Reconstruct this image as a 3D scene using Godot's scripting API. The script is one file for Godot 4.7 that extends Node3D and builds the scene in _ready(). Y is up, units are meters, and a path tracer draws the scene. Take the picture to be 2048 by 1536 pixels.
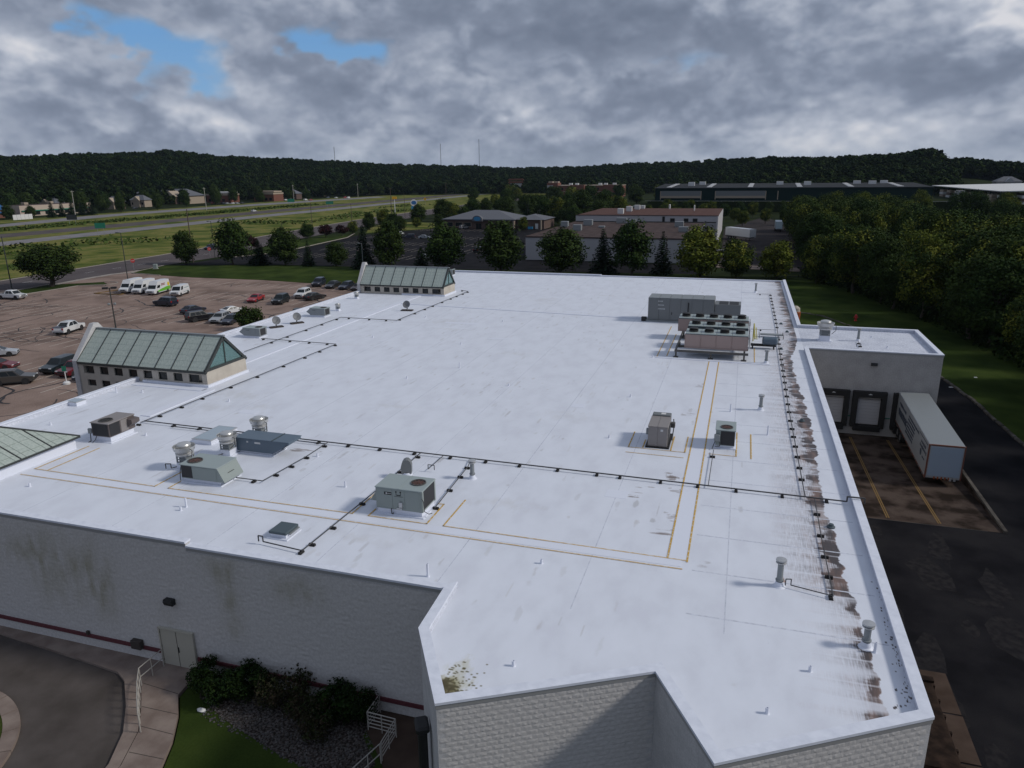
extends Node3D
# A white flat roof of a store seen from the air, x east, z south (towards the camera), metres.

const DECK := 6.95
var rng := RandomNumberGenerator.new()
var M := {}
var used_names := {}
var MESHES := {}


class MB:
	# collects triangles; quads are given counter-clockwise as seen from outside
	var v := PackedVector3Array()
	var n := PackedVector3Array()
	var u := PackedVector2Array()
	var c := PackedColorArray()
	var col := Color(1, 1, 1)
	var tinted := false

	func p(a: Vector3, nn: Vector3, uv := Vector2.ZERO) -> void:
		v.append(a)
		n.append(nn)
		u.append(uv)
		if tinted:
			c.append(col)

	func tri(a: Vector3, b: Vector3, d: Vector3) -> void:
		var nn := (b - a).cross(d - a).normalized()
		p(a, nn)
		p(d, nn)
		p(b, nn)

	func quad(a: Vector3, b: Vector3, d: Vector3, e: Vector3, ua := Vector2(0, 1), ub := Vector2(1, 1), ud := Vector2(1, 0), ue := Vector2(0, 0)) -> void:
		var nn := (d - a).cross(e - b).normalized()
		p(a, nn, ua)
		p(d, nn, ud)
		p(b, nn, ub)
		p(a, nn, ua)
		p(e, nn, ue)
		p(d, nn, ud)

	func box(o: Vector3, s: Vector3, b := Basis.IDENTITY) -> void:
		var x := b.x * s.x * 0.5
		var y := b.y * s.y * 0.5
		var z := b.z * s.z * 0.5
		quad(o - x - y + z, o + x - y + z, o + x + y + z, o - x + y + z)
		quad(o + x - y - z, o - x - y - z, o - x + y - z, o + x + y - z)
		quad(o + x - y + z, o + x - y - z, o + x + y - z, o + x + y + z)
		quad(o - x - y - z, o - x - y + z, o - x + y + z, o - x + y - z)
		quad(o - x + y + z, o + x + y + z, o + x + y - z, o - x + y - z)
		quad(o - x - y - z, o + x - y - z, o + x - y + z, o - x - y + z)

	func cbox(o: Vector3, s: Vector3, e: float, b := Basis.IDENTITY) -> void:
		# box with chamfered edges
		var h := s * 0.5
		var ax := [b.x, b.y, b.z]
		var hh := [h.x, h.y, h.z]
		for k in 3:
			var i := (k + 1) % 3
			var j := (k + 2) % 3
			for sg in [-1.0, 1.0]:
				var ck: Vector3 = o + ax[k] * hh[k] * sg
				var pi_: Vector3 = ax[i] * (hh[i] - e)
				var pj: Vector3 = ax[j] * (hh[j] - e)
				if sg > 0:
					quad(ck - pi_ - pj, ck + pi_ - pj, ck + pi_ + pj, ck - pi_ + pj)
				else:
					quad(ck - pi_ + pj, ck + pi_ + pj, ck + pi_ - pj, ck - pi_ - pj)
			# the four edges along axis k
			for si in [-1.0, 1.0]:
				for sj in [-1.0, 1.0]:
					var e1: Vector3 = o + ax[i] * hh[i] * si + ax[j] * (hh[j] - e) * sj
					var e2: Vector3 = o + ax[i] * (hh[i] - e) * si + ax[j] * hh[j] * sj
					var al: Vector3 = ax[k] * (hh[k] - e)
					if si * sj > 0:
						quad(e1 - al, e2 - al, e2 + al, e1 + al)
					else:
						quad(e1 + al, e2 + al, e2 - al, e1 - al)
		for sx in [-1.0, 1.0]:
			for sy in [-1.0, 1.0]:
				for sz in [-1.0, 1.0]:
					var q: Vector3 = o + b.x * (h.x - e) * sx + b.y * (h.y - e) * sy + b.z * (h.z - e) * sz
					var qa: Vector3 = q + b.x * e * sx
					var qb: Vector3 = q + b.y * e * sy
					var qc: Vector3 = q + b.z * e * sz
					if sx * sy * sz > 0:
						tri(qa, qb, qc)
					else:
						tri(qa, qc, qb)

	func tube(a: Vector3, b: Vector3, r0: float, r1: float, seg := 8, caps := true) -> void:
		var d := (b - a).normalized()
		var s := d.cross(Vector3.UP if absf(d.y) < 0.9 else Vector3.RIGHT).normalized()
		var t := s.cross(d)
		for k in seg:
			var q0 := TAU * k / seg
			var q1 := TAU * (k + 1) / seg
			var n0 := s * cos(q0) - t * sin(q0)
			var n1 := s * cos(q1) - t * sin(q1)
			var p0 := a + n0 * r0
			var p1 := a + n1 * r0
			var p2 := b + n1 * r1
			var p3 := b + n0 * r1
			p(p0, n0); p(p2, n1); p(p1, n1)
			p(p0, n0); p(p3, n0); p(p2, n1)
			if caps:
				tri(a, p1, p0)
				tri(b, p3, p2)

	func lathe(prof: Array, seg: int, o := Vector3.ZERO, b := Basis.IDENTITY) -> void:
		# prof: Vector2(radius, height) going up
		for i in prof.size() - 1:
			var a: Vector2 = prof[i]
			var d: Vector2 = prof[i + 1]
			var sl := Vector2(d.y - a.y, a.x - d.x)
			if sl.length() < 1e-6:
				continue
			sl = sl.normalized()
			for k in seg:
				var q0 := TAU * k / seg
				var q1 := TAU * (k + 1) / seg
				var c0 := Vector3(cos(q0), 0, -sin(q0))
				var c1 := Vector3(cos(q1), 0, -sin(q1))
				var n0: Vector3 = b * (c0 * sl.x + Vector3.UP * sl.y)
				var n1: Vector3 = b * (c1 * sl.x + Vector3.UP * sl.y)
				var p0: Vector3 = o + b * (c0 * a.x + Vector3.UP * a.y)
				var p1: Vector3 = o + b * (c1 * a.x + Vector3.UP * a.y)
				var p2: Vector3 = o + b * (c1 * d.x + Vector3.UP * d.y)
				var p3: Vector3 = o + b * (c0 * d.x + Vector3.UP * d.y)
				if a.x > 1e-5:
					p(p0, n0); p(p2, n1); p(p1, n1)
				if d.x > 1e-5:
					p(p0, n0); p(p3, n0); p(p2, n1)

	func prism(pts: Array, depth: float, x: Transform3D) -> void:
		# polygon (counter-clockwise in xy) extruded along local z from -depth/2 to depth/2
		var pl := PackedVector2Array(pts)
		var idx := Geometry2D.triangulate_polygon(pl)
		var h := depth * 0.5
		for k in range(0, idx.size(), 3):
			var a := pl[idx[k]]
			var b := pl[idx[k + 1]]
			var d := pl[idx[k + 2]]
			if (b - a).cross(d - a) < 0:
				var w := b
				b = d
				d = w
			tri(x * Vector3(a.x, a.y, h), x * Vector3(b.x, b.y, h), x * Vector3(d.x, d.y, h))
			tri(x * Vector3(a.x, a.y, -h), x * Vector3(d.x, d.y, -h), x * Vector3(b.x, b.y, -h))
		for k in pl.size():
			var a := pl[k]
			var b := pl[(k + 1) % pl.size()]
			quad(x * Vector3(a.x, a.y, -h), x * Vector3(b.x, b.y, -h), x * Vector3(b.x, b.y, h), x * Vector3(a.x, a.y, h))

	func flat(pts: Array, y: float) -> void:
		# polygon in xz (Vector2(x, z)) lying flat, facing up
		var pl := PackedVector2Array(pts)
		var idx := Geometry2D.triangulate_polygon(pl)
		for k in range(0, idx.size(), 3):
			var a := pl[idx[k]]
			var b := pl[idx[k + 1]]
			var d := pl[idx[k + 2]]
			if (b - a).cross(d - a) > 0:
				var w := b
				b = d
				d = w
			tri(Vector3(a.x, y, a.y), Vector3(b.x, y, b.y), Vector3(d.x, y, d.y))

	func slab(pts: Array, y0: float, y1: float) -> void:
		# flat polygon with sides down to y0
		flat(pts, y1)
		var area := 0.0
		for k in pts.size():
			area += (pts[k] as Vector2).cross(pts[(k + 1) % pts.size()])
		for k in pts.size():
			var a: Vector2 = pts[k]
			var b: Vector2 = pts[(k + 1) % pts.size()]
			if area > 0:
				var w := a
				a = b
				b = w
			quad(Vector3(a.x, y0, a.y), Vector3(b.x, y0, b.y), Vector3(b.x, y1, b.y), Vector3(a.x, y1, a.y))

	func ribbon(pts: Array, w: float, y: float) -> void:
		# flat strip along a polyline in xz
		var L := []
		var R := []
		for k in pts.size():
			var d := Vector2.ZERO
			if k > 0:
				d += ((pts[k] as Vector2) - pts[k - 1]).normalized()
			if k < pts.size() - 1:
				d += ((pts[k + 1] as Vector2) - pts[k]).normalized()
			d = d.normalized()
			var s := Vector2(-d.y, d.x) * w * 0.5
			L.append(pts[k] + s)
			R.append(pts[k] - s)
		for k in pts.size() - 1:
			quad(Vector3(L[k].x, y, L[k].y), Vector3(L[k + 1].x, y, L[k + 1].y), Vector3(R[k + 1].x, y, R[k + 1].y), Vector3(R[k].x, y, R[k].y))

	func kerb(pts: Array, w: float, y0: float, y1: float) -> void:
		for k in pts.size() - 1:
			var a: Vector2 = pts[k]
			var b: Vector2 = pts[k + 1]
			var d := b - a
			var l := d.length()
			if l < 0.01:
				continue
			var ang := atan2(-d.y, d.x)
			box(Vector3((a.x + b.x) / 2, (y0 + y1) / 2, (a.y + b.y) / 2), Vector3(l + w * 0.2, y1 - y0 + 0.0007 * (k % 3), w), Basis(Vector3.UP, ang))

	func mesh() -> ArrayMesh:
		var a := []
		a.resize(Mesh.ARRAY_MAX)
		a[Mesh.ARRAY_VERTEX] = v
		a[Mesh.ARRAY_NORMAL] = n
		a[Mesh.ARRAY_TEX_UV] = u
		if tinted:
			a[Mesh.ARRAY_COLOR] = c
		var m := ArrayMesh.new()
		m.add_surface_from_arrays(Mesh.PRIMITIVE_TRIANGLES, a)
		return m


func lin(r: float, g: float, b: float) -> Color:
	return Color(r, g, b).linear_to_srgb()


func numbered(s: String) -> String:
	if not used_names.has(s):
		used_names[s] = 0
		return s
	used_names[s] += 1
	return "%s_%03d" % [s, used_names[s]]


func tag(o: Node, label: String, category: String, group := "", kind := "") -> void:
	if label:
		o.set_meta("label", label)
	if category:
		o.set_meta("category", category)
	if group:
		o.set_meta("group", group)
	if kind:
		o.set_meta("kind", kind)


func thing(called: String, label: String, category: String, at := Vector3.ZERO, turn := 0.0, group := "") -> Node3D:
	var o := Node3D.new()
	o.name = numbered(called)
	add_child(o)
	o.position = at
	o.rotation.y = turn
	tag(o, label, category, group)
	return o


func put(called: String, mb, material: Material, parent: Node, at := Vector3.ZERO, turn := 0.0) -> MeshInstance3D:
	var o := MeshInstance3D.new()
	o.name = numbered(called) if parent == self else called
	o.mesh = mb if mb is Mesh else mb.mesh()
	o.material_override = material
	parent.add_child(o, true)
	o.position = at
	o.rotation.y = turn
	return o


func ground_piece(called: String, mb: MB, material: Material) -> MeshInstance3D:
	var o := put(called, mb, material, self)
	o.set_meta("kind", "structure")
	return o


func copy(o: Node3D, at: Vector3, turn: float, label := "", group := "") -> Node3D:
	var c := o.duplicate()
	c.name = numbered(String(o.get_meta("base_name", o.name)))
	add_child(c)
	c.position = at
	c.rotation.y = turn
	if label:
		c.set_meta("label", label)
	if group:
		c.set_meta("group", group)
	return c


# ---------------------------------------------------------------- materials

func plain(c: Color, rough := 0.7, metal := 0.0) -> StandardMaterial3D:
	var m := StandardMaterial3D.new()
	m.albedo_color = c
	m.roughness = rough
	m.metallic = metal
	return m


func noise_image(size: int, freq: float, oct: int, seed_: int) -> Image:
	var f := FastNoiseLite.new()
	f.seed = seed_
	f.frequency = freq
	f.noise_type = FastNoiseLite.TYPE_SIMPLEX_SMOOTH
	f.fractal_octaves = oct
	f.fractal_gain = 0.55
	return f.get_seamless_image(size, size)


func ramp_texture(size: int, freq: float, oct: int, seed_: int, ramp: Array, contrast := 1.0) -> ImageTexture:
	# ramp: linear colours from low to high noise
	var src := noise_image(size, freq, oct, seed_)
	src.convert(Image.FORMAT_L8)
	var d := src.get_data()
	var lut := PackedByteArray()
	lut.resize(768)
	for k in 256:
		var t := clampf((k / 255.0 - 0.5) * contrast + 0.5, 0, 1) * (ramp.size() - 1)
		var i := mini(int(t), ramp.size() - 2)
		var q: Color = (ramp[i] as Color).lerp(ramp[i + 1], t - i).linear_to_srgb()
		lut[k * 3] = int(q.r * 255)
		lut[k * 3 + 1] = int(q.g * 255)
		lut[k * 3 + 2] = int(q.b * 255)
	var out := PackedByteArray()
	out.resize(d.size() * 3)
	for k in d.size():
		var b := d[k] * 3
		out[k * 3] = lut[b]
		out[k * 3 + 1] = lut[b + 1]
		out[k * 3 + 2] = lut[b + 2]
	var im := Image.create_from_data(size, size, false, Image.FORMAT_RGB8, out)
	im.generate_mipmaps()
	return ImageTexture.create_from_image(im)


func grey_texture(size: int, freq: float, oct: int, seed_: int, lo: float, hi: float, contrast := 1.0) -> ImageTexture:
	return ramp_texture(size, freq, oct, seed_, [Color(lo, lo, lo), Color(hi, hi, hi)], contrast)


func earthy(tex: Texture2D, tile: float, rough := 0.9, detail: Texture2D = null, relief: Texture2D = null, relief_cm := 2.0, tint := Color(1, 1, 1)) -> StandardMaterial3D:
	var m := StandardMaterial3D.new()
	m.albedo_texture = tex
	m.albedo_color = tint
	m.roughness = rough
	m.metallic_specular = 0.12
	m.uv1_triplanar = true
	m.uv1_world_triplanar = true
	m.uv1_scale = Vector3.ONE / tile
	if detail:
		m.detail_enabled = true
		m.detail_albedo = detail
		m.detail_blend_mode = BaseMaterial3D.BLEND_MODE_MUL
		m.detail_uv_layer = BaseMaterial3D.DETAIL_UV_2
		m.uv2_triplanar = true
		m.uv2_world_triplanar = true
		m.uv2_scale = Vector3.ONE / (tile * 0.137)
	if relief:
		m.heightmap_enabled = true
		m.heightmap_texture = relief
		m.heightmap_scale = relief_cm
	return m


func C(r: float, g: float, b: float) -> Color:
	return Color(r, g, b)


func make_materials() -> void:
	var fine := grey_texture(256, 0.03, 4, 5, 0.72, 1.0, 1.3)
	var grit := grey_texture(256, 0.12, 3, 6, 0.75, 1.0, 1.4)
	M.lawn = earthy(ramp_texture(256, 0.012, 5, 11, [C(0.023, 0.038, 0.009), C(0.037, 0.058, 0.013), C(0.054, 0.076, 0.018)], 1.5), 31.0, 1.0, grit)
	M.verge = earthy(ramp_texture(512, 0.010, 5, 12, [C(0.06, 0.09, 0.018), C(0.13, 0.145, 0.036), C(0.20, 0.185, 0.06), C(0.11, 0.135, 0.032)], 1.9), 140.0, 1.0, grit)
	M.wild = earthy(ramp_texture(256, 0.012, 5, 13, [C(0.014, 0.02, 0.008), C(0.03, 0.042, 0.014)], 1.4), 60.0, 1.0, grit)
	M.lot = earthy(ramp_texture(512, 0.010, 5, 14, [C(0.195, 0.142, 0.12), C(0.275, 0.203, 0.172), C(0.325, 0.243, 0.207)], 1.5), 47.0, 0.95, grit)
	M.road = earthy(ramp_texture(256, 0.012, 5, 15, [C(0.10, 0.085, 0.088), C(0.125, 0.11, 0.112)], 1.4), 37.0, 0.95, grit)
	M.blacktop = earthy(ramp_texture(256, 0.012, 5, 16, [C(0.010, 0.0098, 0.012), C(0.016, 0.0155, 0.018), C(0.022, 0.021, 0.023)], 1.7), 17.0, 0.8, grit)
	M.patch = earthy(ramp_texture(256, 0.03, 5, 67, [C(0.016, 0.0155, 0.018), C(0.030, 0.028, 0.029)], 1.6), 5.0, 0.9, grit)
	M.wornblack = earthy(ramp_texture(256, 0.012, 5, 17, [C(0.036, 0.032, 0.033), C(0.058, 0.05, 0.05)], 1.4), 29.0, 0.9, grit)
	M.old_drive = earthy(ramp_texture(256, 0.012, 5, 68, [C(0.075, 0.065, 0.06), C(0.115, 0.1, 0.094)], 1.4), 9.0, 0.95, grit)
	M.concrete_road = earthy(ramp_texture(256, 0.012, 4, 18, [C(0.20, 0.19, 0.2), C(0.26, 0.25, 0.26)], 1.2), 33.0, 0.95, grit)
	M.concrete = earthy(ramp_texture(256, 0.015, 5, 19, [C(0.20, 0.155, 0.135), C(0.29, 0.235, 0.205)], 1.5), 7.0, 0.95, grit)
	M.apron = earthy(ramp_texture(512, 0.008, 5, 20, [C(0.026, 0.019, 0.015), C(0.066, 0.048, 0.04), C(0.092, 0.07, 0.058)], 2.2), 12.0, 0.8, grit)
	M.kerb = earthy(ramp_texture(128, 0.02, 4, 21, [C(0.24, 0.21, 0.19), C(0.34, 0.31, 0.28)], 1.4), 5.0, 0.95)
	M.kerb_dark = earthy(ramp_texture(128, 0.02, 4, 71, [C(0.07, 0.062, 0.055), C(0.13, 0.118, 0.105)], 1.6), 5.0, 0.95)
	M.mulch = earthy(ramp_texture(256, 0.09, 4, 22, [C(0.02, 0.016, 0.014), C(0.05, 0.042, 0.038), C(0.12, 0.105, 0.1)], 2.0), 4.0, 1.0)
	M.paver = earthy(ramp_texture(128, 0.02, 4, 23, [C(0.06, 0.042, 0.033), C(0.095, 0.068, 0.055)], 1.4), 6.0, 0.95, grit)
	# store
	M.wall = earthy(ramp_texture(256, 0.02, 5, 31, [C(0.53, 0.525, 0.53), C(0.64, 0.63, 0.635)], 1.4), 5.0, 0.9, fine)
	M.rock = earthy(ramp_texture(256, 0.05, 5, 32, [C(0.56, 0.54, 0.53), C(0.67, 0.65, 0.64)], 1.5), 2.3, 0.95, grit)
	M.rock.vertex_color_use_as_albedo = true
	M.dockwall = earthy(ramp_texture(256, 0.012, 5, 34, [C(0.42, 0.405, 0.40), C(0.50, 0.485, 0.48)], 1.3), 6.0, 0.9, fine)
	M.cap = earthy(ramp_texture(256, 0.02, 5, 35, [C(0.62, 0.65, 0.735), C(0.72, 0.75, 0.835)], 1.3), 3.0, 0.45)
	M.fascia = plain(lin(0.30, 0.30, 0.30), 0.5)
	M.skin = earthy(ramp_texture(512, 0.010, 6, 36, [C(0.58, 0.61, 0.70), C(0.66, 0.69, 0.78), C(0.70, 0.73, 0.815)], 1.5), 13.0, 0.6, fine)
	M.white = plain(lin(0.70, 0.73, 0.82), 0.5)
	M.maroon = plain(lin(0.10, 0.022, 0.03), 0.7)
	M.cream = plain(lin(0.42, 0.40, 0.34), 0.6)
	M.beige = earthy(ramp_texture(128, 0.02, 4, 37, [C(0.43, 0.39, 0.34), C(0.5, 0.46, 0.40)], 1.3), 4.0, 0.9)
	M.pane = earthy(ramp_texture(256, 0.03, 5, 38, [C(0.31, 0.365, 0.335), C(0.39, 0.44, 0.405), C(0.43, 0.475, 0.44)], 1.6), 1.7, 0.45)
	M.pane_bar = plain(lin(0.27, 0.32, 0.295), 0.5)
	M.bronze = plain(lin(0.035, 0.04, 0.038), 0.5)
	M.black = plain(lin(0.012, 0.012, 0.013), 0.6)
	M.rubber = plain(lin(0.018, 0.017, 0.017), 0.9)
	M.glass = plain(lin(0.012, 0.016, 0.018), 0.16)
	M.glass.metallic_specular = 0.4
	M.clear = plain(Color(0.45, 0.62, 0.62, 0.35), 0.05)
	M.clear.transparency = BaseMaterial3D.TRANSPARENCY_ALPHA
	M.skyglass = plain(lin(0.33, 0.40, 0.46), 0.15)
	M.pipe = plain(lin(0.055, 0.055, 0.058), 0.6)
	M.yellow = earthy(ramp_texture(256, 0.03, 5, 39, [C(0.62, 0.52, 0.40), C(0.56, 0.36, 0.09), C(0.55, 0.33, 0.06)], 2.0), 1.9, 0.7)
	M.yellow_pale = earthy(ramp_texture(256, 0.03, 5, 70, [C(0.66, 0.60, 0.52), C(0.60, 0.45, 0.27), C(0.57, 0.40, 0.2)], 1.8), 1.9, 0.7)
	M.yellow_road = plain(lin(0.15, 0.085, 0.018), 0.8)
	M.line = earthy(ramp_texture(256, 0.05, 5, 40, [C(0.30, 0.25, 0.22), C(0.58, 0.54, 0.48)], 2.0), 2.0, 0.9)
	M.crack = plain(lin(0.022, 0.02, 0.022), 0.8)
	M.galv = plain(lin(0.50, 0.51, 0.52), 0.4, 0.55)
	M.galv_dull = plain(lin(0.25, 0.27, 0.28), 0.55, 0.3)
	M.spun = plain(lin(0.58, 0.58, 0.57), 0.35, 0.6)
	M.unit_green = plain(lin(0.26, 0.30, 0.29), 0.5)
	M.unit_green_top = plain(lin(0.29, 0.34, 0.34), 0.45)
	M.unit_brown = plain(lin(0.115, 0.095, 0.092), 0.5)
	M.unit_tan = plain(lin(0.24, 0.22, 0.215), 0.5)
	M.unit_blue = plain(lin(0.10, 0.14, 0.185), 0.45)
	M.unit_grey = plain(lin(0.15, 0.16, 0.165), 0.5)
	M.coil = plain(lin(0.03, 0.03, 0.033), 0.6, 0.2)
	M.coil_pink = plain(lin(0.36, 0.27, 0.245), 0.6, 0.1)
	M.slate = plain(lin(0.06, 0.085, 0.10), 0.5)
	M.blade = plain(lin(0.16, 0.055, 0.035), 0.5)
	M.steel = plain(lin(0.10, 0.095, 0.09), 0.6, 0.3)
	M.dish = plain(lin(0.15, 0.155, 0.165), 0.6)
	M.block = plain(lin(0.05, 0.04, 0.035), 0.95)
	M.lagging = plain(lin(0.62, 0.63, 0.64), 0.35, 0.4)
	M.pipe_yellow = plain(lin(0.45, 0.40, 0.08), 0.5)
	# far buildings
	M.warehouse = plain(lin(0.40, 0.395, 0.41), 0.85)
	M.roof_brown = earthy(ramp_texture(256, 0.02, 5, 41, [C(0.06, 0.046, 0.045), C(0.095, 0.072, 0.068)], 1.5), 15.0, 0.95)
	M.roof_red = earthy(ramp_texture(256, 0.02, 5, 42, [C(0.085, 0.05, 0.045), C(0.12, 0.072, 0.062)], 1.5), 15.0, 0.95)
	M.roof_slate = plain(lin(0.10, 0.105, 0.12), 0.7)
	M.roof_blue = plain(lin(0.02, 0.11, 0.30), 0.6)
	M.brick = plain(lin(0.15, 0.058, 0.04), 0.9)
	M.brick_dark = plain(lin(0.10, 0.065, 0.055), 0.9)
	M.stone = plain(lin(0.33, 0.27, 0.21), 0.9)
	M.pinkwall = plain(lin(0.44, 0.36, 0.30), 0.9)
	M.greenmetal = plain(lin(0.012, 0.026, 0.025), 0.9)
	M.greenmetal.metallic_specular = 0.1
	M.whitewall = plain(lin(0.6, 0.6, 0.6), 0.8)
	M.grey_metal = plain(lin(0.04, 0.043, 0.047), 0.9)
	M.grey_metal.metallic_specular = 0.15
	M.sign_green = plain(lin(0.01, 0.16, 0.10), 0.5)
	M.sign_red = plain(lin(0.5, 0.03, 0.03), 0.5)
	M.sign_blue = plain(lin(0.03, 0.22, 0.42), 0.5)
	M.sign_yellow = plain(lin(0.6, 0.32, 0.02), 0.5)
	M.orange = plain(lin(0.28, 0.065, 0.015), 0.6)
	M.wood = plain(lin(0.10, 0.065, 0.045), 0.95)
	M.rust = earthy(ramp_texture(128, 0.02, 5, 69, [C(0.018, 0.013, 0.011), C(0.04, 0.027, 0.021)], 1.8), 2.0, 0.9)
	M.woodpole = plain(lin(0.085, 0.06, 0.05), 0.95)
	M.palepole = plain(lin(0.36, 0.34, 0.31), 0.8)
	# plants
	M.leaf = StandardMaterial3D.new()
	M.leaf.vertex_color_use_as_albedo = true
	M.leaf.roughness = 0.75
	M.leaf.metallic_specular = 0.12
	M.leaf.cull_mode = BaseMaterial3D.CULL_DISABLED
	M.leaf.backlight = Color(0.35, 0.35, 0.2)
	M.bark = plain(lin(0.055, 0.043, 0.034), 0.95)
	# vehicles
	M.tyre = plain(lin(0.014, 0.014, 0.015), 0.85)
	M.rim = plain(lin(0.42, 0.42, 0.43), 0.3, 0.7)
	M.lamp = plain(lin(0.55, 0.56, 0.57), 0.12)
	M.tail = plain(lin(0.28, 0.012, 0.012), 0.2)
	M.trim = plain(lin(0.02, 0.02, 0.021), 0.7)


func paint(r: float, g: float, b: float) -> StandardMaterial3D:
	var key := "paint%.3f_%.3f_%.3f" % [r, g, b]
	if not M.has(key):
		var m := plain(lin(r, g, b), 0.35)
		m.clearcoat_enabled = true
		m.clearcoat = 0.35
		m.clearcoat_roughness = 0.08
		M[key] = m
	return M[key]


# ---------------------------------------------------------------- camera, sky, sun

var na := FastNoiseLite.new()
var nb := FastNoiseLite.new()
var nc := FastNoiseLite.new()
# places of cloud in view: azimuth, height (degrees), width, height, more light (+) or less (-)
const PUFFS := [[-48.0, 7.6, 3.6, 1.9, 0.40], [-43.2, 6.9, 2.0, 1.4, 0.26], [-39.5, 4.3, 1.5, 0.9, 0.36], [-36.4, 3.3, 2.6, 0.7, 0.30], [-44.2, 3.2, 2.2, 0.9, 0.22], [-48.5, 4.2, 3.0, 0.8, -0.12], [-16.2, 4.2, 1.8, 0.9, 0.34], [-13.6, 3.0, 3.2, 0.9, 0.2], [-10.2, 2.6, 1.8, 0.6, 0.18], [-24.5, 4.0, 2.4, 0.9, 0.2], [15.4, 9.2, 3.6, 2.2, 0.40], [-37.0, 10.3, 6.0, 1.3, -0.22], [-12.5, 9.4, 6.5, 1.4, -0.30], [-1.0, 9.1, 6.0, 1.4, -0.26], [12.5, 5.8, 5.0, 1.3, -0.26], [3.5, 6.0, 3.0, 0.9, -0.14], [-23.0, 10.4, 4.0, 1.2, -0.16], [-8.2, 6.9, 1.8, 0.7, 0.22], [6.6, 5.2, 2.6, 0.8, 0.2], [-30.0, 5.6, 3.5, 0.8, -0.12], [-19.0, 7.2, 4.0, 1.2, 0.1]]
const HOLES := [[-45.9, 9.6, 1.6, 1.0, 0.95], [-42.6, 8.9, 2.2, 1.0, 1.1], [-39.6, 7.9, 2.6, 1.0, 1.2], [-37.4, 6.1, 1.5, 1.3, 0.75], [-31.0, 9.1, 1.7, 0.9, 1.1], [-28.2, 8.1, 2.2, 0.9, 1.2], [-4.8, 7.4, 2.8, 0.9, 0.6], [-41.6, 6.4, 1.0, 1.6, 0.55]]


func sky_color(az: float, el: float) -> Color:
	var a := deg_to_rad(az)
	var e := deg_to_rad(el)
	var k := 1.0 / (sin(e) + 0.12)
	var d := Vector3(sin(a) * cos(e), sin(e), cos(a) * cos(e))
	# heaps of cloud: broad light and shade, then rounded billows with dark creases between them
	var n1 := na.get_noise_3d(d.x * 12.0, d.y * 26.0, d.z * 12.0)
	var wq := nb.get_noise_3d(d.x * 9.0 + 5.0, d.y * 15.0, d.z * 9.0) * 0.9
	var bil := nc.get_noise_3d(d.x * 9.0 + wq, d.y * 17.0 + wq * 0.6, d.z * 9.0)
	var n2 := -bil
	var n3 := nb.get_noise_3d(d.x * 34.0, d.y * 56.0 + 7.0, d.z * 34.0)
	var t := 0.56 + 0.44 * n1 + 0.32 * n2 + 0.24 * n3 + 0.10 * clampf(1.0 - el / 5.0, 0.0, 1.0)
	var hole := -0.05 + 0.3 * n1
	if el < 16.0 and az > -60.0 and az < 30.0:
		var wx := az + wq * 3.0 + n3 * 1.2
		var wy := el + wq * 0.7 + n3 * 0.5
		for g in PUFFS:
			var dx: float = (wx - g[0]) / g[2]
			var dy: float = (wy - g[1]) / g[3]
			var r := dx * dx + dy * dy
			if r < 8.0:
				t += g[4] * exp(-r)
		for g in HOLES:
			var dx: float = (wx - g[0]) / g[2]
			var dy: float = (wy - g[1]) / g[3]
			var r := dx * dx + dy * dy
			if r < 8.0:
				hole += g[4] * exp(-r)
	t = clampf(t if t > 0.3 else 0.3 * exp((t - 0.3) * 2.0), 0.0, 1.0)
	var c: Color
	if t < 0.4:
		c = Color8(98, 109, 128).lerp(Color8(138, 148, 167), t / 0.4)
	elif t < 0.75:
		c = Color8(138, 148, 167).lerp(Color8(178, 185, 199), (t - 0.4) / 0.35)
	else:
		c = Color8(178, 185, 199).lerp(Color8(214, 215, 221), (t - 0.75) / 0.25)
	var blue := Color8(112, 157, 204).lerp(Color8(152, 184, 212), clampf(1.0 - el / 9.0, 0.0, 1.0))
	c = c.lerp(blue, smoothstep(0.2, 1.0, hole + 0.3 * n3 - 0.12 * n2))
	c = c.lerp(Color8(165, 175, 190), clampf(0.55 - el * 0.22, 0.0, 0.55))
	return c


func make_sky() -> Sky:
	na.seed = 3
	na.frequency = 0.22
	na.fractal_octaves = 4
	na.noise_type = FastNoiseLite.TYPE_SIMPLEX_SMOOTH
	nb.seed = 8
	nb.frequency = 0.75
	nb.fractal_octaves = 5
	nb.noise_type = FastNoiseLite.TYPE_SIMPLEX_SMOOTH
	nc.seed = 12
	nc.frequency = 0.55
	nc.fractal_type = FastNoiseLite.FRACTAL_RIDGED
	nc.fractal_octaves = 4
	nc.fractal_gain = 0.45
	nc.noise_type = FastNoiseLite.TYPE_SIMPLEX_SMOOTH
	var w := 4096
	var im := Image.create(768, 384, false, Image.FORMAT_RGB8)
	im.fill(Color8(70, 72, 70))
	for j in 194:
		for i in 768:
			im.set_pixel(i, j, sky_color(wrapf((i + 0.5) / 768.0 * 360.0, -180.0, 180.0), maxf(90.0 - (j + 0.5) / 384.0 * 180.0, 0.0)))
	im.resize(w, w / 2, Image.INTERPOLATE_CUBIC)
	# the part in view at full sharpness
	var j0 := int((90.0 - 18.0) / 180.0 * (w / 2))
	for j in range(j0, w / 4 + 2):
		for q in range(int(-66.0 / 360.0 * w), int(34.0 / 360.0 * w)):
			im.set_pixel(posmod(q, w), j, sky_color((q + 0.5) / w * 360.0, maxf(90.0 - (j + 0.5) / (w / 2) * 180.0, 0.0)))
	var sm := PanoramaSkyMaterial.new()
	sm.panorama = ImageTexture.create_from_image(im)
	var s := Sky.new()
	s.sky_material = sm
	return s


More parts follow.
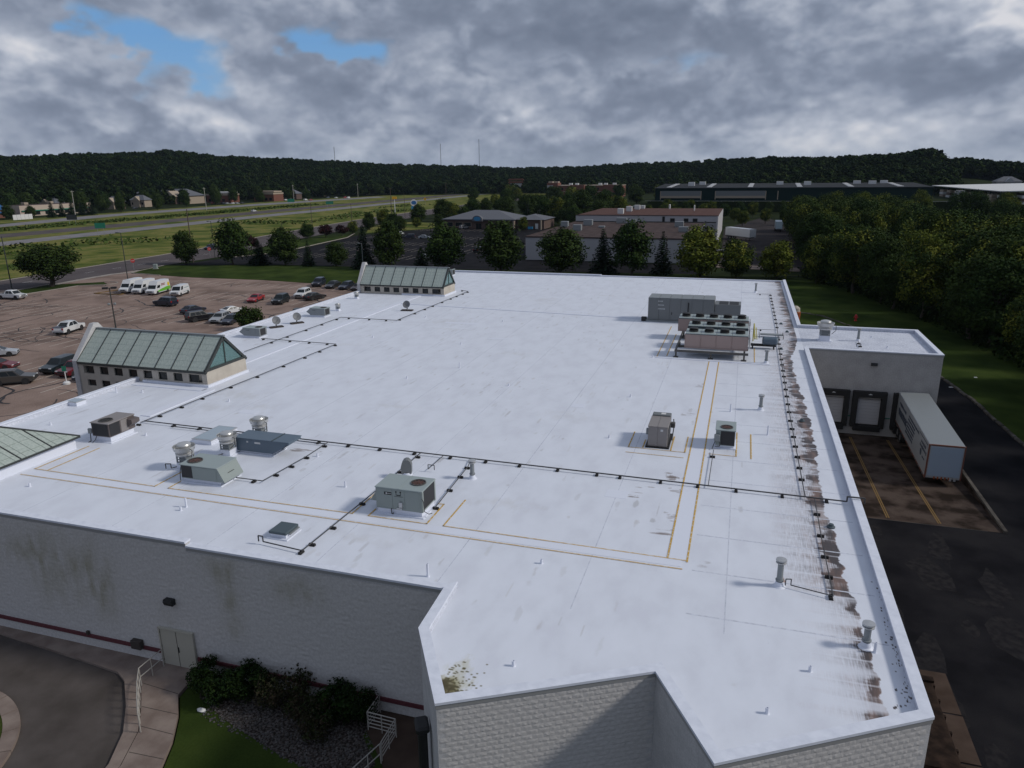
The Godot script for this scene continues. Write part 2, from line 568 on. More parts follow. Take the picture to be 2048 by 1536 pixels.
func set_view() -> void:
	var cam := Camera3D.new()
	cam.name = "camera"
	cam.fov = 55.38
	cam.near = 0.5
	cam.far = 6000.0
	cam.position = Vector3(0, 24, 0)
	cam.rotation = Vector3(deg_to_rad(-16.113), deg_to_rad(17.379), deg_to_rad(-0.638))
	add_child(cam)
	cam.current = true
	var env := Environment.new()
	env.background_mode = Environment.BG_SKY
	env.sky = make_sky()
	env.background_energy_multiplier = 1.0
	env.tonemap_mode = Environment.TONE_MAPPER_LINEAR
	env.tonemap_exposure = 1.0
	env.fog_enabled = true
	env.fog_light_color = Color(0.72, 0.80, 0.90)
	env.fog_density = 0.00003
	env.sdfgi_enabled = true
	env.ssao_enabled = true
	env.ssil_enabled = true
	var we := WorldEnvironment.new()
	we.name = "environment"
	we.environment = env
	add_child(we)
	var sun := DirectionalLight3D.new()
	sun.name = "sun"
	sun.light_color = Color(1.0, 0.98, 0.945)
	sun.light_energy = 0.68
	sun.light_angular_distance = 8.0
	sun.shadow_enabled = true
	var el := deg_to_rad(36.0)
	var az := deg_to_rad(10.0)
	sun.basis = Basis.looking_at(Vector3(-cos(el) * cos(az), -sin(el), cos(el) * sin(az)))
	add_child(sun)


# ---------------------------------------------------------------- ground, roads, pavements

func V(a: Array) -> Array:
	var o := []
	for k in range(0, a.size(), 2):
		o.append(Vector2(a[k], a[k + 1]))
	return o


func strip(called: String, left: Array, right: Array, y: float, m: Material) -> MeshInstance3D:
	var r := right.duplicate()
	r.reverse()
	var mb := MB.new()
	mb.flat(left + r, y)
	return ground_piece(called, mb, m)


func arc(cx: float, cz: float, r: float, a0: float, a1: float, n: int) -> Array:
	var o := []
	for k in n + 1:
		var a := deg_to_rad(lerpf(a0, a1, float(k) / n))
		o.append(Vector2(cx + cos(a) * r, cz + sin(a) * r))
	return o


func make_ground() -> void:
	var mb := MB.new()
	# the ground, with a hole over the sunken loading dock
	var hole := Rect2(6.7, -75.1, 11.9, 22.1)
	for q in [[-3200, hole.position.x, -3200, 900], [hole.end.x, 3200, -3200, 900]]:
		mb.flat(V([q[0], q[2], q[1], q[2], q[1], q[3], q[0], q[3]]), -0.06)
	mb.flat(V([hole.position.x, -3200, hole.end.x, -3200, hole.end.x, hole.position.y, hole.position.x, hole.position.y]), -0.06)
	mb.flat(V([hole.position.x, hole.end.y, hole.end.x, hole.end.y, hole.end.x, 900, hole.position.x, 900]), -0.06)
	ground_piece("ground", mb, M.wild)
	# verges of the highway, drier grass
	strip("grass_verge", V([-172, 60, -171, -130, -173, -160, -176, -200, -186, -255, -196, -315, -203, -372, -206, -440, -215, -900, -230, -1200]), V([-420, 60, -420, -130, -420, -300, -425, -420, -430, -520, -430, -640, -420, -700, -400, -800, -390, -900, -400, -1200]), -0.04, M.verge)
	strip("highway_lanes", V([-262, 60, -262, -205, -267, -271, -275, -381, -277, -491, -284, -670, -292, -900, -300, -1100]), V([-278, 60, -278, -219, -285, -286, -292, -405, -294, -491, -298, -670, -304, -900, -311, -1100]), -0.02, M.concrete_road)
	strip("highway_lanes", V([-297, 60, -297, -235, -298, -303, -302, -413, -306, -520, -310, -741, -316, -900, -322, -1100]), V([-317, 60, -317, -249, -319, -325, -325, -451, -328, -560, -330, -741, -334, -900, -338, -1100]), -0.02, M.road)
	strip("service_road", V([-363, 60, -363, -285, -386, -395, -388, -470, -386, -535, -380, -640, -370, -740]), V([-384, 60, -384, -300, -406, -381, -412, -470, -410, -574, -402, -660, -392, -760]), -0.02, M.concrete_road)
	# frontage road
	var fl := V([-153.5, 60, -153.5, -120, -155, -149, -155, -168, -154, -190, -165, -248, -173, -314, -180, -382, -190, -520, -196, -700])
	var fr := V([-171.5, 60, -171, -120, -173, -154, -174.5, -170, -178, -211, -188.5, -262, -195.5, -310, -202.5, -366, -211, -520, -216, -700])
	strip("frontage_road", fl, fr, -0.02, M.road)
	mb = MB.new()
	mb.kerb(fr, 0.45, -0.06, 0.1)
	ground_piece("kerb", mb, M.kerb)
	mb = MB.new()
	mb.kerb(V([-153.3, 40, -153.3, -120, -154.3, -131]), 0.45, -0.06, 0.1)
	ground_piece("kerb", mb, M.kerb)
	mb = MB.new()
	for k in range(0, 40):
		var z := -60.0 - k * 9.0
		mb.ribbon([Vector2(-163.5 - maxf(0, -z - 200) * 0.125, z), Vector2(-163.5 - maxf(0, -z - 203) * 0.125, z - 3.0)], 0.16, -0.005)
	ground_piece("lane_marking", mb, M.whitewall)
	# customers' parking lot west of the store, and its entrance
	mb = MB.new()
	mb.flat(V([-49.5, 40, -49.6, -25, -49.6, -54, -54.4, -54, -54.4, -145, -80, -145, -109, -149.2, -129, -149.2, -150.5, -152, -139.6, -134.2, -145.6, -131, -146.6, -118, -148, 40]), -0.01)
	ground_piece("parking_lot", mb, M.lot)
	mb = MB.new()
	mb.flat(V([-139.6, -134.2, -144.5, -137.4, -153.8, -131.5, -154.8, -157, -152.6, -156.5, -150.5, -152]), -0.012)
	ground_piece("lot_entrance", mb, M.lot)
	# lawn round the lot
	mb = MB.new()
	mb.slab(V([-80, -145, -109, -149.2, -129, -149.2, -150.4, -152.2, -152.2, -157.2, -154.3, -168, -143, -170, -128, -175.5, -53, -178, 40, -182, 60, -150, 45, -123.7, -54.4, -123.7, -54.4, -145]), -0.06, 0.06)
	ground_piece("lawn", mb, M.lawn)
	mb = MB.new()
	mb.slab(V([-146.6, -118, -145.6, -130.8, -140, -134, -144.4, -137.3, -152.8, -130.2, -152.4, -118]), -0.06, 0.08)
	ground_piece("lawn", mb, M.lawn)
	mb = MB.new()
	mb.kerb(V([-148, 10, -147.6, -90, -146.4, -118, -145.4, -130.9, -141.5, -133.2]) + arc(-142.2, -135.6, 2.6, 50, -110, 6), 0.3, -0.06, 0.12)
	ground_piece("kerb", mb, M.kerb)
	mb = MB.new()
	mb.ribbon(V([-153, -131.2, -154.2, -142, -154.2, -150, -152.6, -154, -153.2, -158.3]), 2.0, 0.005)
	ground_piece("pavement", mb, M.kerb)
	mb = MB.new()
	mb.kerb(V([-154.5, -168, -152.4, -157.2, -150.6, -152.4, -140, -150.6]), 0.3, -0.06, 0.13)
	ground_piece("kerb", mb, M.kerb)
	# the neighbour's lot beyond the row of trees
	strip("neighbour_lot", V([-152.5, -170, -150, -186, -142, -213, -151, -273, -131, -318, -94, -322]), V([-128, -176.8, -54, -179.5, -10, -182, -10, -200, -62, -203, -64, -320]), -0.03, M.blacktop)
	mb = MB.new()
	mb.slab(V([-149, -192, -143, -206, -150, -262, -158, -280, -165, -262, -161, -235, -154.5, -203]), -0.06, 0.1)
	ground_piece("lawn", mb, M.lawn)
	mb = MB.new()
	mb.kerb(V([-149, -191, -142.6, -206, -149.6, -262, -157, -281]), 0.3, -0.06, 0.15)
	ground_piece("kerb", mb, M.kerb)
	mb = MB.new()
	mb.slab(V([-153, -284, -135, -316, -150, -350, -172, -352, -168, -315]), -0.06, 0.1)
	ground_piece("lawn", mb, M.verge)
	strip("truck_yard", V([-12, -200, -6, -240, -8, -330]), V([16, -198, 22, -262, 24, -330, 10, -420]), -0.03, M.wornblack)
	mb = MB.new()
	mb.slab(V([-6, -196, 14, -192, 14, -199, -6, -203]), -0.06, 0.08)
	ground_piece("pavement", mb, M.concrete)
	# painted stall lines: neighbour's lot
	mb = MB.new()
	for row in [[-140, -85, -196.0], [-134, -70, -216.0], [-140, -70, -236.0], [-142, -80, -262.0], [-138, -96, -300.0]]:
		var x: float = row[0]
		while x < row[1]:
			mb.ribbon([Vector2(x, row[2]), Vector2(x, row[2] - 10.5)], 0.13, -0.02)
			x += 2.75
	var far_lines := ground_piece("distant_stall_lines", mb, M.line)
	far_lines.set_meta("kind", "stuff")
	tag(far_lines, "faded white stall lines across the dark neighbouring lot", "road marking")
	# service drive east of the store and the sunken dock apron
	var kerb_line := V([9.0, -134.6, 11.5, -134.2, 14, -132, 17.5, -124, 21, -108, 23.6, -96, 24.8, -86, 25.4, -71, 25.8, -50, 26, -20, 26, 30])
	strip("service_drive", V([6.9, -123.4, 6.9, -86.7, 18.7, -86.7, 18.7, -53, 6.9, -53, 6.9, -22.4, 6.9, 30]), V([9.0, -134.6, 11.5, -134.2, 14, -132, 17.5, -124, 21, -108, 23.6, -96, 24.8, -86, 25.4, -71, 25.8, -50, 26, -20, 26, 30]), -0.012, M.blacktop)
	mb = MB.new()
	mb.slab(kerb_line + V([60, 30, 60, -100, 46, -123.5, 20, -140]), -0.06, 0.07)
	ground_piece("lawn", mb, M.lawn)
	var krb := Node3D.new()
	krb.name = numbered("stone_kerb")
	krb.set_meta("kind", "structure")
	add_child(krb)
	var stones := []
	for q in 4:
		mb = MB.new()
		mb.cbox(Vector3.ZERO, Vector3(1.3 + 0.15 * q, 0.24, 0.34), 0.05)
		stones.append(mb.mesh())
	for k in kerb_line.size() - 1:
		var a: Vector2 = kerb_line[k]
		var b: Vector2 = kerb_line[k + 1]
		if a.y > -15:
			continue
		var l := a.distance_to(b)
		var s := 0.0
		while s < l - 0.4:
			var q := rng.randi() % 4
			var pnt := a.lerp(b, (s + 0.75) / l)
			var o := put("kerbstone", stones[q], M.kerb_dark, krb, Vector3(pnt.x + rng.randf_range(-0.06, 0.06), 0.07 + rng.randf_range(-0.02, 0.03), pnt.y))
			o.rotation.y = atan2(-(b - a).y, (b - a).x) + rng.randf_range(-0.04, 0.04)
			s += 1.55 + 0.15 * q
	# apron slopes down 1.1 m to the dock wall, with its side walls
	mb = MB.new()
	mb.quad(Vector3(6.85, 0.0, -53), Vector3(18.45, 0.0, -53), Vector3(18.45, -1.15, -74.95), Vector3(6.85, -1.15, -74.95))
	mb.quad(Vector3(18.45, -1.3, -53), Vector3(18.45, -1.3, -74.95), Vector3(18.45, 0.0, -74.95), Vector3(18.45, 0.0, -53))
	var apron := ground_piece("dock_apron", mb, M.apron)
	mb = MB.new()
	mb.box(Vector3(18.58, -0.5, -64), Vector3(0.24, 1.3, 22))
	ground_piece("retaining_kerb", mb, M.kerb_dark)
	for x in [11.25, 14.55]:
		for o2 in [0.0, 0.14]:
			mb = MB.new()
			var y1 := 0.008
			mb.quad(Vector3(x + o2, y1 - 0.02, -53.4), Vector3(x + o2 + 0.09, y1 - 0.02, -53.4), Vector3(x + o2 + 0.09, -1.08 + y1, -73.7), Vector3(x + o2, -1.08 + y1, -73.7))
			put("bay_line", mb, M.yellow_road, apron)
	# worn patches of asphalt on the drive
	mb = MB.new()
	for k in 46:
		var x := rng.randf_range(8.0, 24.5)
		var z := rng.randf_range(-52.0, -16.0)
		var pts := []
		var rx := rng.randf_range(0.2, 1.3)
		var rz := rng.randf_range(0.4, 3.0)
		for q in 9:
			var a := TAU * q / 9.0
			var rr := rng.randf_range(0.6, 1.15)
			pts.append(Vector2(x + cos(a) * rx * rr, z + sin(a) * rz * rr))
		mb.flat(pts, -0.008 + 0.0001 * k)
	var patches := ground_piece("asphalt_patches", mb, M.patch)
	patches.set_meta("kind", "stuff")
	tag(patches, "worn grey patches on the dark service drive", "asphalt")
	# south-west drive with its turning island, walk and planting bed
	var gut := V([-46, -25.15, -37.2, -24.75, -34, -24.48, -30.8, -24.2, -28.4, -23.95, -27.55, -23.5, -26.1, -22.1, -24.9, -20.7, -24.05, -19.05, -23.3, -15, -23.3, 10])
	mb = MB.new()
	mb.flat(gut + V([-50, 10, -50, -25.15]), 0.0)
	ground_piece("south_drive", mb, M.old_drive)
	mb = MB.new()
	mb.slab(V([-46, -25.5, -37.2, -25.35, -28.0, -25.3, -26.6, -25.3, -26.6, -23.6, -25.35, -22.2, -24.3, -20.95, -23.5, -19.1, -22.8, -15, -22.8, 10, -23.3, 10, -23.3, -15, -24.05, -19.05, -24.9, -20.7, -26.1, -22.1, -27.55, -23.5, -28.4, -23.95, -30.8, -24.2, -34, -24.48, -37.2, -24.75, -46, -25.15]), -0.05, 0.13)
	ground_piece("kerb", mb, M.concrete)
	mb = MB.new()
	mb.slab(V([-26.55, -25.28, -24.5, -25.28, -24.25, -23.4, -23.3, -22.3, -22.4, -20.9, -21.8, -19.6, -21.2, -16, -21.2, 10, -22.75, 10, -22.75, -15, -23.45, -19.1, -24.25, -20.95, -25.3, -22.2, -26.55, -23.55]), -0.05, 0.16)
	var walk := ground_piece("walkway", mb, M.concrete)
	for q in [[-26.5, -23.6, -24.3, -23.45], [-25.3, -22.25, -23.3, -22.3], [-24.4, -21.2, -22.6, -21.2], [-23.7, -19.8, -21.95, -19.9]]:
		mb = MB.new()
		mb.ribbon(V(q), 0.035, 0.163)
		put("joint", mb, M.block, walk)
	mb = MB.new()
	mb.flat(arc(-33.6, -15.6, 5.0, 0, 360, 48).slice(0, 48), 0.12)
	ground_piece("island_lawn", mb, M.lawn)
	var isl := Node3D.new()
	isl.name = numbered("island_kerb")
	isl.set_meta("kind", "structure")
	add_child(isl)
	for k in 24:
		mb = MB.new()
		var a0 := 360.0 / 24 * k
		var o1 := arc(-33.6, -15.6, 5.62, a0 + 0.25, a0 + 14.75, 4)
		var o3 := arc(-33.6, -15.6, 4.95, a0 + 14.75, a0 + 0.25, 4)
		mb.slab(o1 + o3, -0.05, 0.15)
		put("kerbstone", mb, M.concrete, isl)
	mb = MB.new()
	mb.flat(V([-24.4, -25.28, -10.9, -25.28, -10.7, -22, -8.4, -18.3, -8.4, 10, -21.1, 10, -21.1, -16, -21.7, -19.6, -22.3, -20.9, -23.2, -22.3, -24.15, -23.4]), 0.05)
	ground_piece("lawn", mb, M.lawn)
	mb = MB.new()
	mb.flat(V([-24.3, -25.27, -14.5, -25.27, -14.5, -23.6, -13.2, -22.3, -13.6, -21.0, -15.9, -21.3, -17.4, -21.6, -19.1, -22.1, -21.2, -22.75, -22.4, -23.3, -23.2, -23.6]), 0.07)
	ground_piece("planting_bed", mb, M.mulch)
	mb = MB.new()
	mb.slab(V([-14.45, -25.25, -10.9, -25.25, -10.75, -22.2, -9.8, -20.6, -11.2, -19.8, -12.95, -22.4, -14.45, -23.9]), 0.0, 0.14)
	ground_piece("landing", mb, M.paver)
	# pebbles in the bed
	var peb := MB.new()
	peb.tinted = true
	for k in 2600:
		var x := rng.randf_range(-22.4, -13.6)
		var z := rng.randf_range(-23.9, -21.2)
		if z > -21.3 - (x + 15.9) * -0.215 + 0.1 or rng.randf() < 0.25:
			continue
		var s := rng.randf_range(0.02, 0.06)
		var g := rng.randf_range(0.02, 0.11)
		peb.col = Color(g, g * 0.93, g * 0.9)
		peb.lathe([Vector2(s, 0), Vector2(s * 0.8, s * 0.5), Vector2(0, s * 0.7)], 5, Vector3(x, 0.07, z))
	M.pebble = StandardMaterial3D.new()
	M.pebble.vertex_color_use_as_albedo = true
	M.pebble.roughness = 0.9
	var pb := put("river_pebbles", peb, M.pebble, self)
	tag(pb, "loose grey river pebbles covering the planting bed", "gravel", "", "stuff")


func make_lot_paint() -> void:
	var lot := get_node("parking_lot")
	var line := MB.new()
	line.box(Vector3.ZERO, Vector3(0.15, 0.004, 5.2))
	var lm := line.mesh()
	# x range, z of the row's near end
	for row in [[-137.0, -62.0, -120.3], [-132.0, -62.0, -125.8], [-139.0, -66.0, -99.5], [-139.0, -66.0, -105.0], [-141.0, -60.0, -80.6], [-141.0, -60.0, -86.1], [-128.0, -63.0, -139.0], [-118.0, -62.0, -61.5], [-118.0, -62.0, -67.0]]:
		var x: float = row[0]
		while x < row[1]:
			put("stall_line", lm, M.line, lot, Vector3(x, -0.004, row[2] - 2.6))
			x += 2.75
	# sealed cracks wander over the lot
	var mb := MB.new()
	for k in 130:
		var p := Vector2(rng.randf_range(-146, -60), rng.randf_range(-146, -46))
		var a := rng.randf() * TAU if k % 3 else (0.1 if k % 2 else 1.6)
		var pts := [p]
		for q in rng.randi_range(4, 22):
			a += rng.randf_range(-0.55, 0.55)
			p += Vector2(cos(a), sin(a)) * rng.randf_range(0.5, 1.5)
			if p.x > -58 or p.x < -146 or p.y < -143:
				break
			pts.append(p)
		if pts.size() > 2:
			mb.ribbon(pts, rng.randf_range(0.12, 0.32), -0.002 + 0.00005 * k)
	var o := put("crack_sealant", mb, M.crack, lot)
	o.set_meta("kind", "stuff")
	mb = MB.new()
	for q in [[-132, -122.6, -125.2, -122.6], [-125.2, -122.6, -127.2, -131], [-132, -122.6, -130.5, -131]]:
		mb.kerb(V(q), 0.28, -0.01, 0.14)
	put("yellow_kerb", mb, M.yellow_road, lot)


# ---------------------------------------------------------------- the store

# outline in xz going round the building, with the height of the coping on the edge that follows
const OUT := [[-49.5, -25.3, 7.3], [-24.3, -25.3, 7.1], [-10.9, -25.3, 7.3], [-10.75, -22.15, 7.3], [-8.53, -18.5, 7.3], [-1.8, -22.18, 7.3], [0.33, -18.5, 7.3], [6.85, -22.4, 7.3], [6.85, -74.95, 7.3], [18.65, -74.95, 7.3], [18.65, -86.6, 7.3], [6.85, -86.6, 7.3], [6.85, -123.2, 7.12], [-22.4, -123.2, 7.26], [-54.4, -123.2, 7.3], [-54.4, -54.0, 7.3], [-49.5, -54.0, 7.3]]


func outline_at(dist: float) -> Array:
	# the outline moved inwards by dist
	var o := []
	var n := OUT.size()
	for k in n:
		var p := Vector2(OUT[k][0], OUT[k][1])
		var a := Vector2(OUT[(k + n - 1) % n][0], OUT[(k + n - 1) % n][1])
		var b := Vector2(OUT[(k + 1) % n][0], OUT[(k + 1) % n][1])
		var d0 := (p - a).normalized()
		var d1 := (b - p).normalized()
		var n0 := Vector2(d0.y, -d0.x)
		var n1 := Vector2(d1.y, -d1.x)
		o.append(p + (n0 + n1) / (1.0 + n0.dot(n1)) * dist)
	return o


func ring_piece(mb: MB, out: Array, inn: Array, k: int, y0: float, y1: float) -> void:
	var n := out.size()
	var a: Vector2 = out[k]
	var b: Vector2 = out[(k + 1) % n]
	var c: Vector2 = inn[(k + 1) % n]
	var d: Vector2 = inn[k]
	mb.slab([a, b, c, d], y0, y1)


func put_stain(im: Image, x: int, y: int, rx: int, ry: int, c: Color, a: float, seed_: int, hard := 0.35) -> void:
	# an uneven blotch with a grain of its own
	var w := im.get_width()
	var h := im.get_height()
	for j in range(maxi(0, y - ry), mini(h, y + ry)):
		for i in range(maxi(0, x - rx), mini(w, x + rx)):
			var r := Vector2(float(i - x) / rx, float(j - y) / ry).length()
			var q := 1.0 - r + nb.get_noise_2d(i * 0.09 + seed_ * 13.0, j * 0.05) * 0.7 + nb.get_noise_2d(i * 0.6 + seed_, j * 0.15) * 0.35
			var t := clampf((q - 0.25) / hard, 0.0, 1.0) * a
			if t > 0.0 and r < 1.0:
				im.set_pixel(i, j, im.get_pixel(i, j).lerp(c, t))


func east_strip_image() -> ImageTexture:
	# grime that water left along the low line of the roof, x 2.0..6.55 over 256 px, z -18..-123 over 2048 px
	var w := 256
	var h := 2048
	var base := lin(0.715, 0.74, 0.815)
	var im := Image.create(w, h, false, Image.FORMAT_RGB8)
	im.fill(base)
	var r2 := RandomNumberGenerator.new()
	r2.seed = 77
	var z := -19.0
	var dark := lin(0.06, 0.048, 0.048)
	var brown := lin(0.20, 0.125, 0.10)
	# seams across the strip
	var seam := []
	while z > -122.5:
		seam.append(z)
		z -= r2.randf_range(0.8, 1.9)
	var si := 0
	for j in h:
		z = -18.0 - (j + 0.5) / h * 105.0
		while si < seam.size() - 1 and z < seam[si + 1]:
			si += 1
		var to_seam := minf(absf(z - seam[si]), absf(z - seam[mini(si + 1, seam.size() - 1)]))
		# how badly this stretch is stained, how far it spreads, where its sharp east edge runs
		var much := 0.85 + 0.95 * nb.get_noise_2d(z * 0.55, 3.0) + 0.3 * nb.get_noise_2d(float(si) * 7.7, 60.0)
		if z > -29.5:
			much = 0.62 + 1.5 * nb.get_noise_2d(z * 0.95, 23.0)
		if z < -72.0:
			much -= 0.12
		much = clampf(much, 0.12 if z > -29.5 else 0.4, 1.0)
		var core := clampf(0.72 + 0.8 * nb.get_noise_2d(z * 0.8, 11.0), 0.15, 1.5) * (0.6 if z > -29.5 else 1.0)
		var fade := (0.5 if z > -29.5 else 1.15) * (1.0 + 0.7 * nb.get_noise_2d(z * 1.7, 31.0))
		var e := 5.3 + 0.16 * sin(z * 0.21) + 0.3 * nb.get_noise_2d(z * 0.9, 41.0)
		if z < -72.0:
			e = lerpf(e, 6.2, clampf((-72.0 - z) / 8.0, 0.0, 1.0))
		if z > -40.0:
			e += (z + 40.0) * 0.012
		for i in w:
			var x := 2.0 + (i + 0.5) / w * 4.55
			var into := e + 0.05 * nb.get_noise_2d(i * 0.5, j * 0.3) - x
			if into < 0.0:
				continue
			var scr := 0.55 + 0.85 * nb.get_noise_2d(i * 0.34, j * 0.06) + 0.35 * nb.get_noise_2d(i * 0.06 + 90.0, j * 0.5)
			var t := much * clampf((core - into) / 0.3 + 0.6 * scr, 0.0, 1.0) * (0.72 + 0.35 * scr)
			t = maxf(t, (0.15 + much) * exp(-into / maxf(fade, 0.2)) * clampf(scr, 0.0, 1.0) * 0.75)
			if to_seam < 0.05:
				t *= 0.35
			t = clampf(t * clampf(into / 0.05, 0.0, 1.0) * smoothstep(2.0, 3.0, x), 0.0, 0.97)
			t = minf(t * 1.3, 0.97)
			if t > 0.01:
				im.set_pixel(i, j, base.lerp(dark.lerp(brown, clampf(0.3 + 1.5 * nb.get_noise_2d(i * 0.03 + 7.0, j * 0.02 + 5.0), 0.0, 0.85)), t))
	# debris at the foot of the parapet in the south corner
	for k in 70:
		var jj := int(absf(r2.randfn(0.0, 0.5)) * 150.0) + 78
		var ii := 254 - int(absf(r2.randfn(0.0, 1.0)) * 9.0) - (0 if jj > 100 else r2.randi() % 30)
		im.fill_rect(Rect2i(ii, jj, r2.randi_range(1, 4), r2.randi_range(1, 2)), lin(0.06, 0.05, 0.05))
	put_stain(im, 40, 238, 9, 7, lin(0.25, 0.10, 0.05), 0.8, 5)
	im.generate_mipmaps()
	return ImageTexture.create_from_image(im)


func roof_image() -> ImageTexture:
	# x -57..2 over 1024 px, z -18..-124 over 2048 px
	var w := 1024
	var h := 2048
	var im := Image.create(w, h, false, Image.FORMAT_RGB8)
	im.fill(lin(0.715, 0.74, 0.815))
	var r2 := RandomNumberGenerator.new()
	r2.seed = 21
	var px := func(x: float) -> int: return int((x + 57.0) / 59.0 * w)
	var pz := func(z: float) -> int: return int((-18.0 - z) / 106.0 * h)
	# scuffs: short dark streaks, some in drifts
	for k in 260:
		var cx := r2.randf_range(-54, 1)
		var cz := r2.randf_range(-122, -24)
		for q in r2.randi_range(1, 7):
			var g := r2.randf_range(0.42, 0.6)
			put_stain(im, px.call(cx + r2.randfn(0, 1.8)), pz.call(cz + r2.randfn(0, 2.2)), r2.randi_range(1, 3), r2.randi_range(4, 20), lin(g, g, g * 1.04), r2.randf_range(0.2, 0.6), k)
	# larger, paler patches of dirt
	for k in 34:
		put_stain(im, px.call(r2.randf_range(-50, 1)), pz.call(r2.randf_range(-120, -26)), r2.randi_range(20, 70), r2.randi_range(10, 40), lin(0.62, 0.63, 0.665), r2.randf_range(0.35, 0.75), k + 300, 0.9)
	put_stain(im, px.call(-33.0), pz.call(-80.0), 70, 60, lin(0.585, 0.59, 0.62), 0.6, 9, 0.9)
	# grime beside the walkway lines
	for q in [[-2.6, -40.2, 10, 14, 0.85], [-2.6, -38.4, 8, 8, 0.6], [-2.6, -35.0, 7, 16, 0.4], [-2.7, -33.0, 12, 9, 0.55], [-4.4, -37.8, 10, 7, 0.75], [-2.7, -52.0, 10, 8, 0.5], [-2.6, -60.0, 8, 20, 0.4], [-26.3, -37.9, 18, 8, 0.6], [-0.6, -30.7, 6, 8, 0.3]]:
		for m in 5:
			put_stain(im, px.call(q[0] + r2.randfn(0, 0.25)), pz.call(q[1] + r2.randfn(0, 0.35)), int(q[2] * r2.randf_range(0.4, 1.2)), int(q[3] * r2.randf_range(0.1, 0.35)) + 1, lin(0.17, 0.135, 0.12), q[4] * r2.randf_range(0.4, 0.9), m + int(q[3]))
	# moss and seeds in the low corner
	put_stain(im, px.call(-8.5), pz.call(-20.1), 16, 30, lin(0.50, 0.48, 0.34), 0.8, 3, 0.9)
	put_stain(im, px.call(-8.7), pz.call(-19.6), 11, 16, lin(0.26, 0.23, 0.10), 0.85, 8, 0.6)
	put_stain(im, px.call(-8.8), pz.call(-19.7), 8, 13, lin(0.07, 0.055, 0.02), 0.97, 4, 0.4)
	for k in 120:
		im.fill_rect(Rect2i(px.call(-8.9 + absf(r2.randfn(0, 0.55))), pz.call(-19.4 - absf(r2.randfn(0, 0.7))), r2.randi_range(1, 2), 1), lin(0.09, 0.075, 0.03))
	im.generate_mipmaps()
	return ImageTexture.create_from_image(im)


func skin_material(tex: ImageTexture) -> StandardMaterial3D:
	var m := StandardMaterial3D.new()
	m.albedo_texture = tex
	m.roughness = 0.5
	m.metallic_specular = 0.5
	m.detail_enabled = true
	m.detail_albedo = M.dirt_detail
	m.detail_blend_mode = BaseMaterial3D.BLEND_MODE_MUL
	m.detail_uv_layer = BaseMaterial3D.DETAIL_UV_2
	m.uv2_triplanar = true
	m.uv2_world_triplanar = true
	m.uv2_scale = Vector3(1 / 11.0, 1 / 11.0, 1 / 19.0)
	return m


func deck_mesh(poly: PackedVector2Array, x0: float, x1: float, z0: float, z1: float) -> ArrayMesh:
	var mb := MB.new()
	var idx := Geometry2D.triangulate_polygon(poly)
	for k in range(0, idx.size(), 3):
		var t := [poly[idx[k]], poly[idx[k + 1]], poly[idx[k + 2]]]
		if (t[1] - t[0]).cross(t[2] - t[0]) < 0:
			t = [t[0], t[2], t[1]]
		for q in t:
			mb.p(Vector3(q.x, DECK, q.y), Vector3.UP, Vector2((q.x - x0) / (x1 - x0), (z0 - q.y) / (z0 - z1)))
	return mb.mesh()


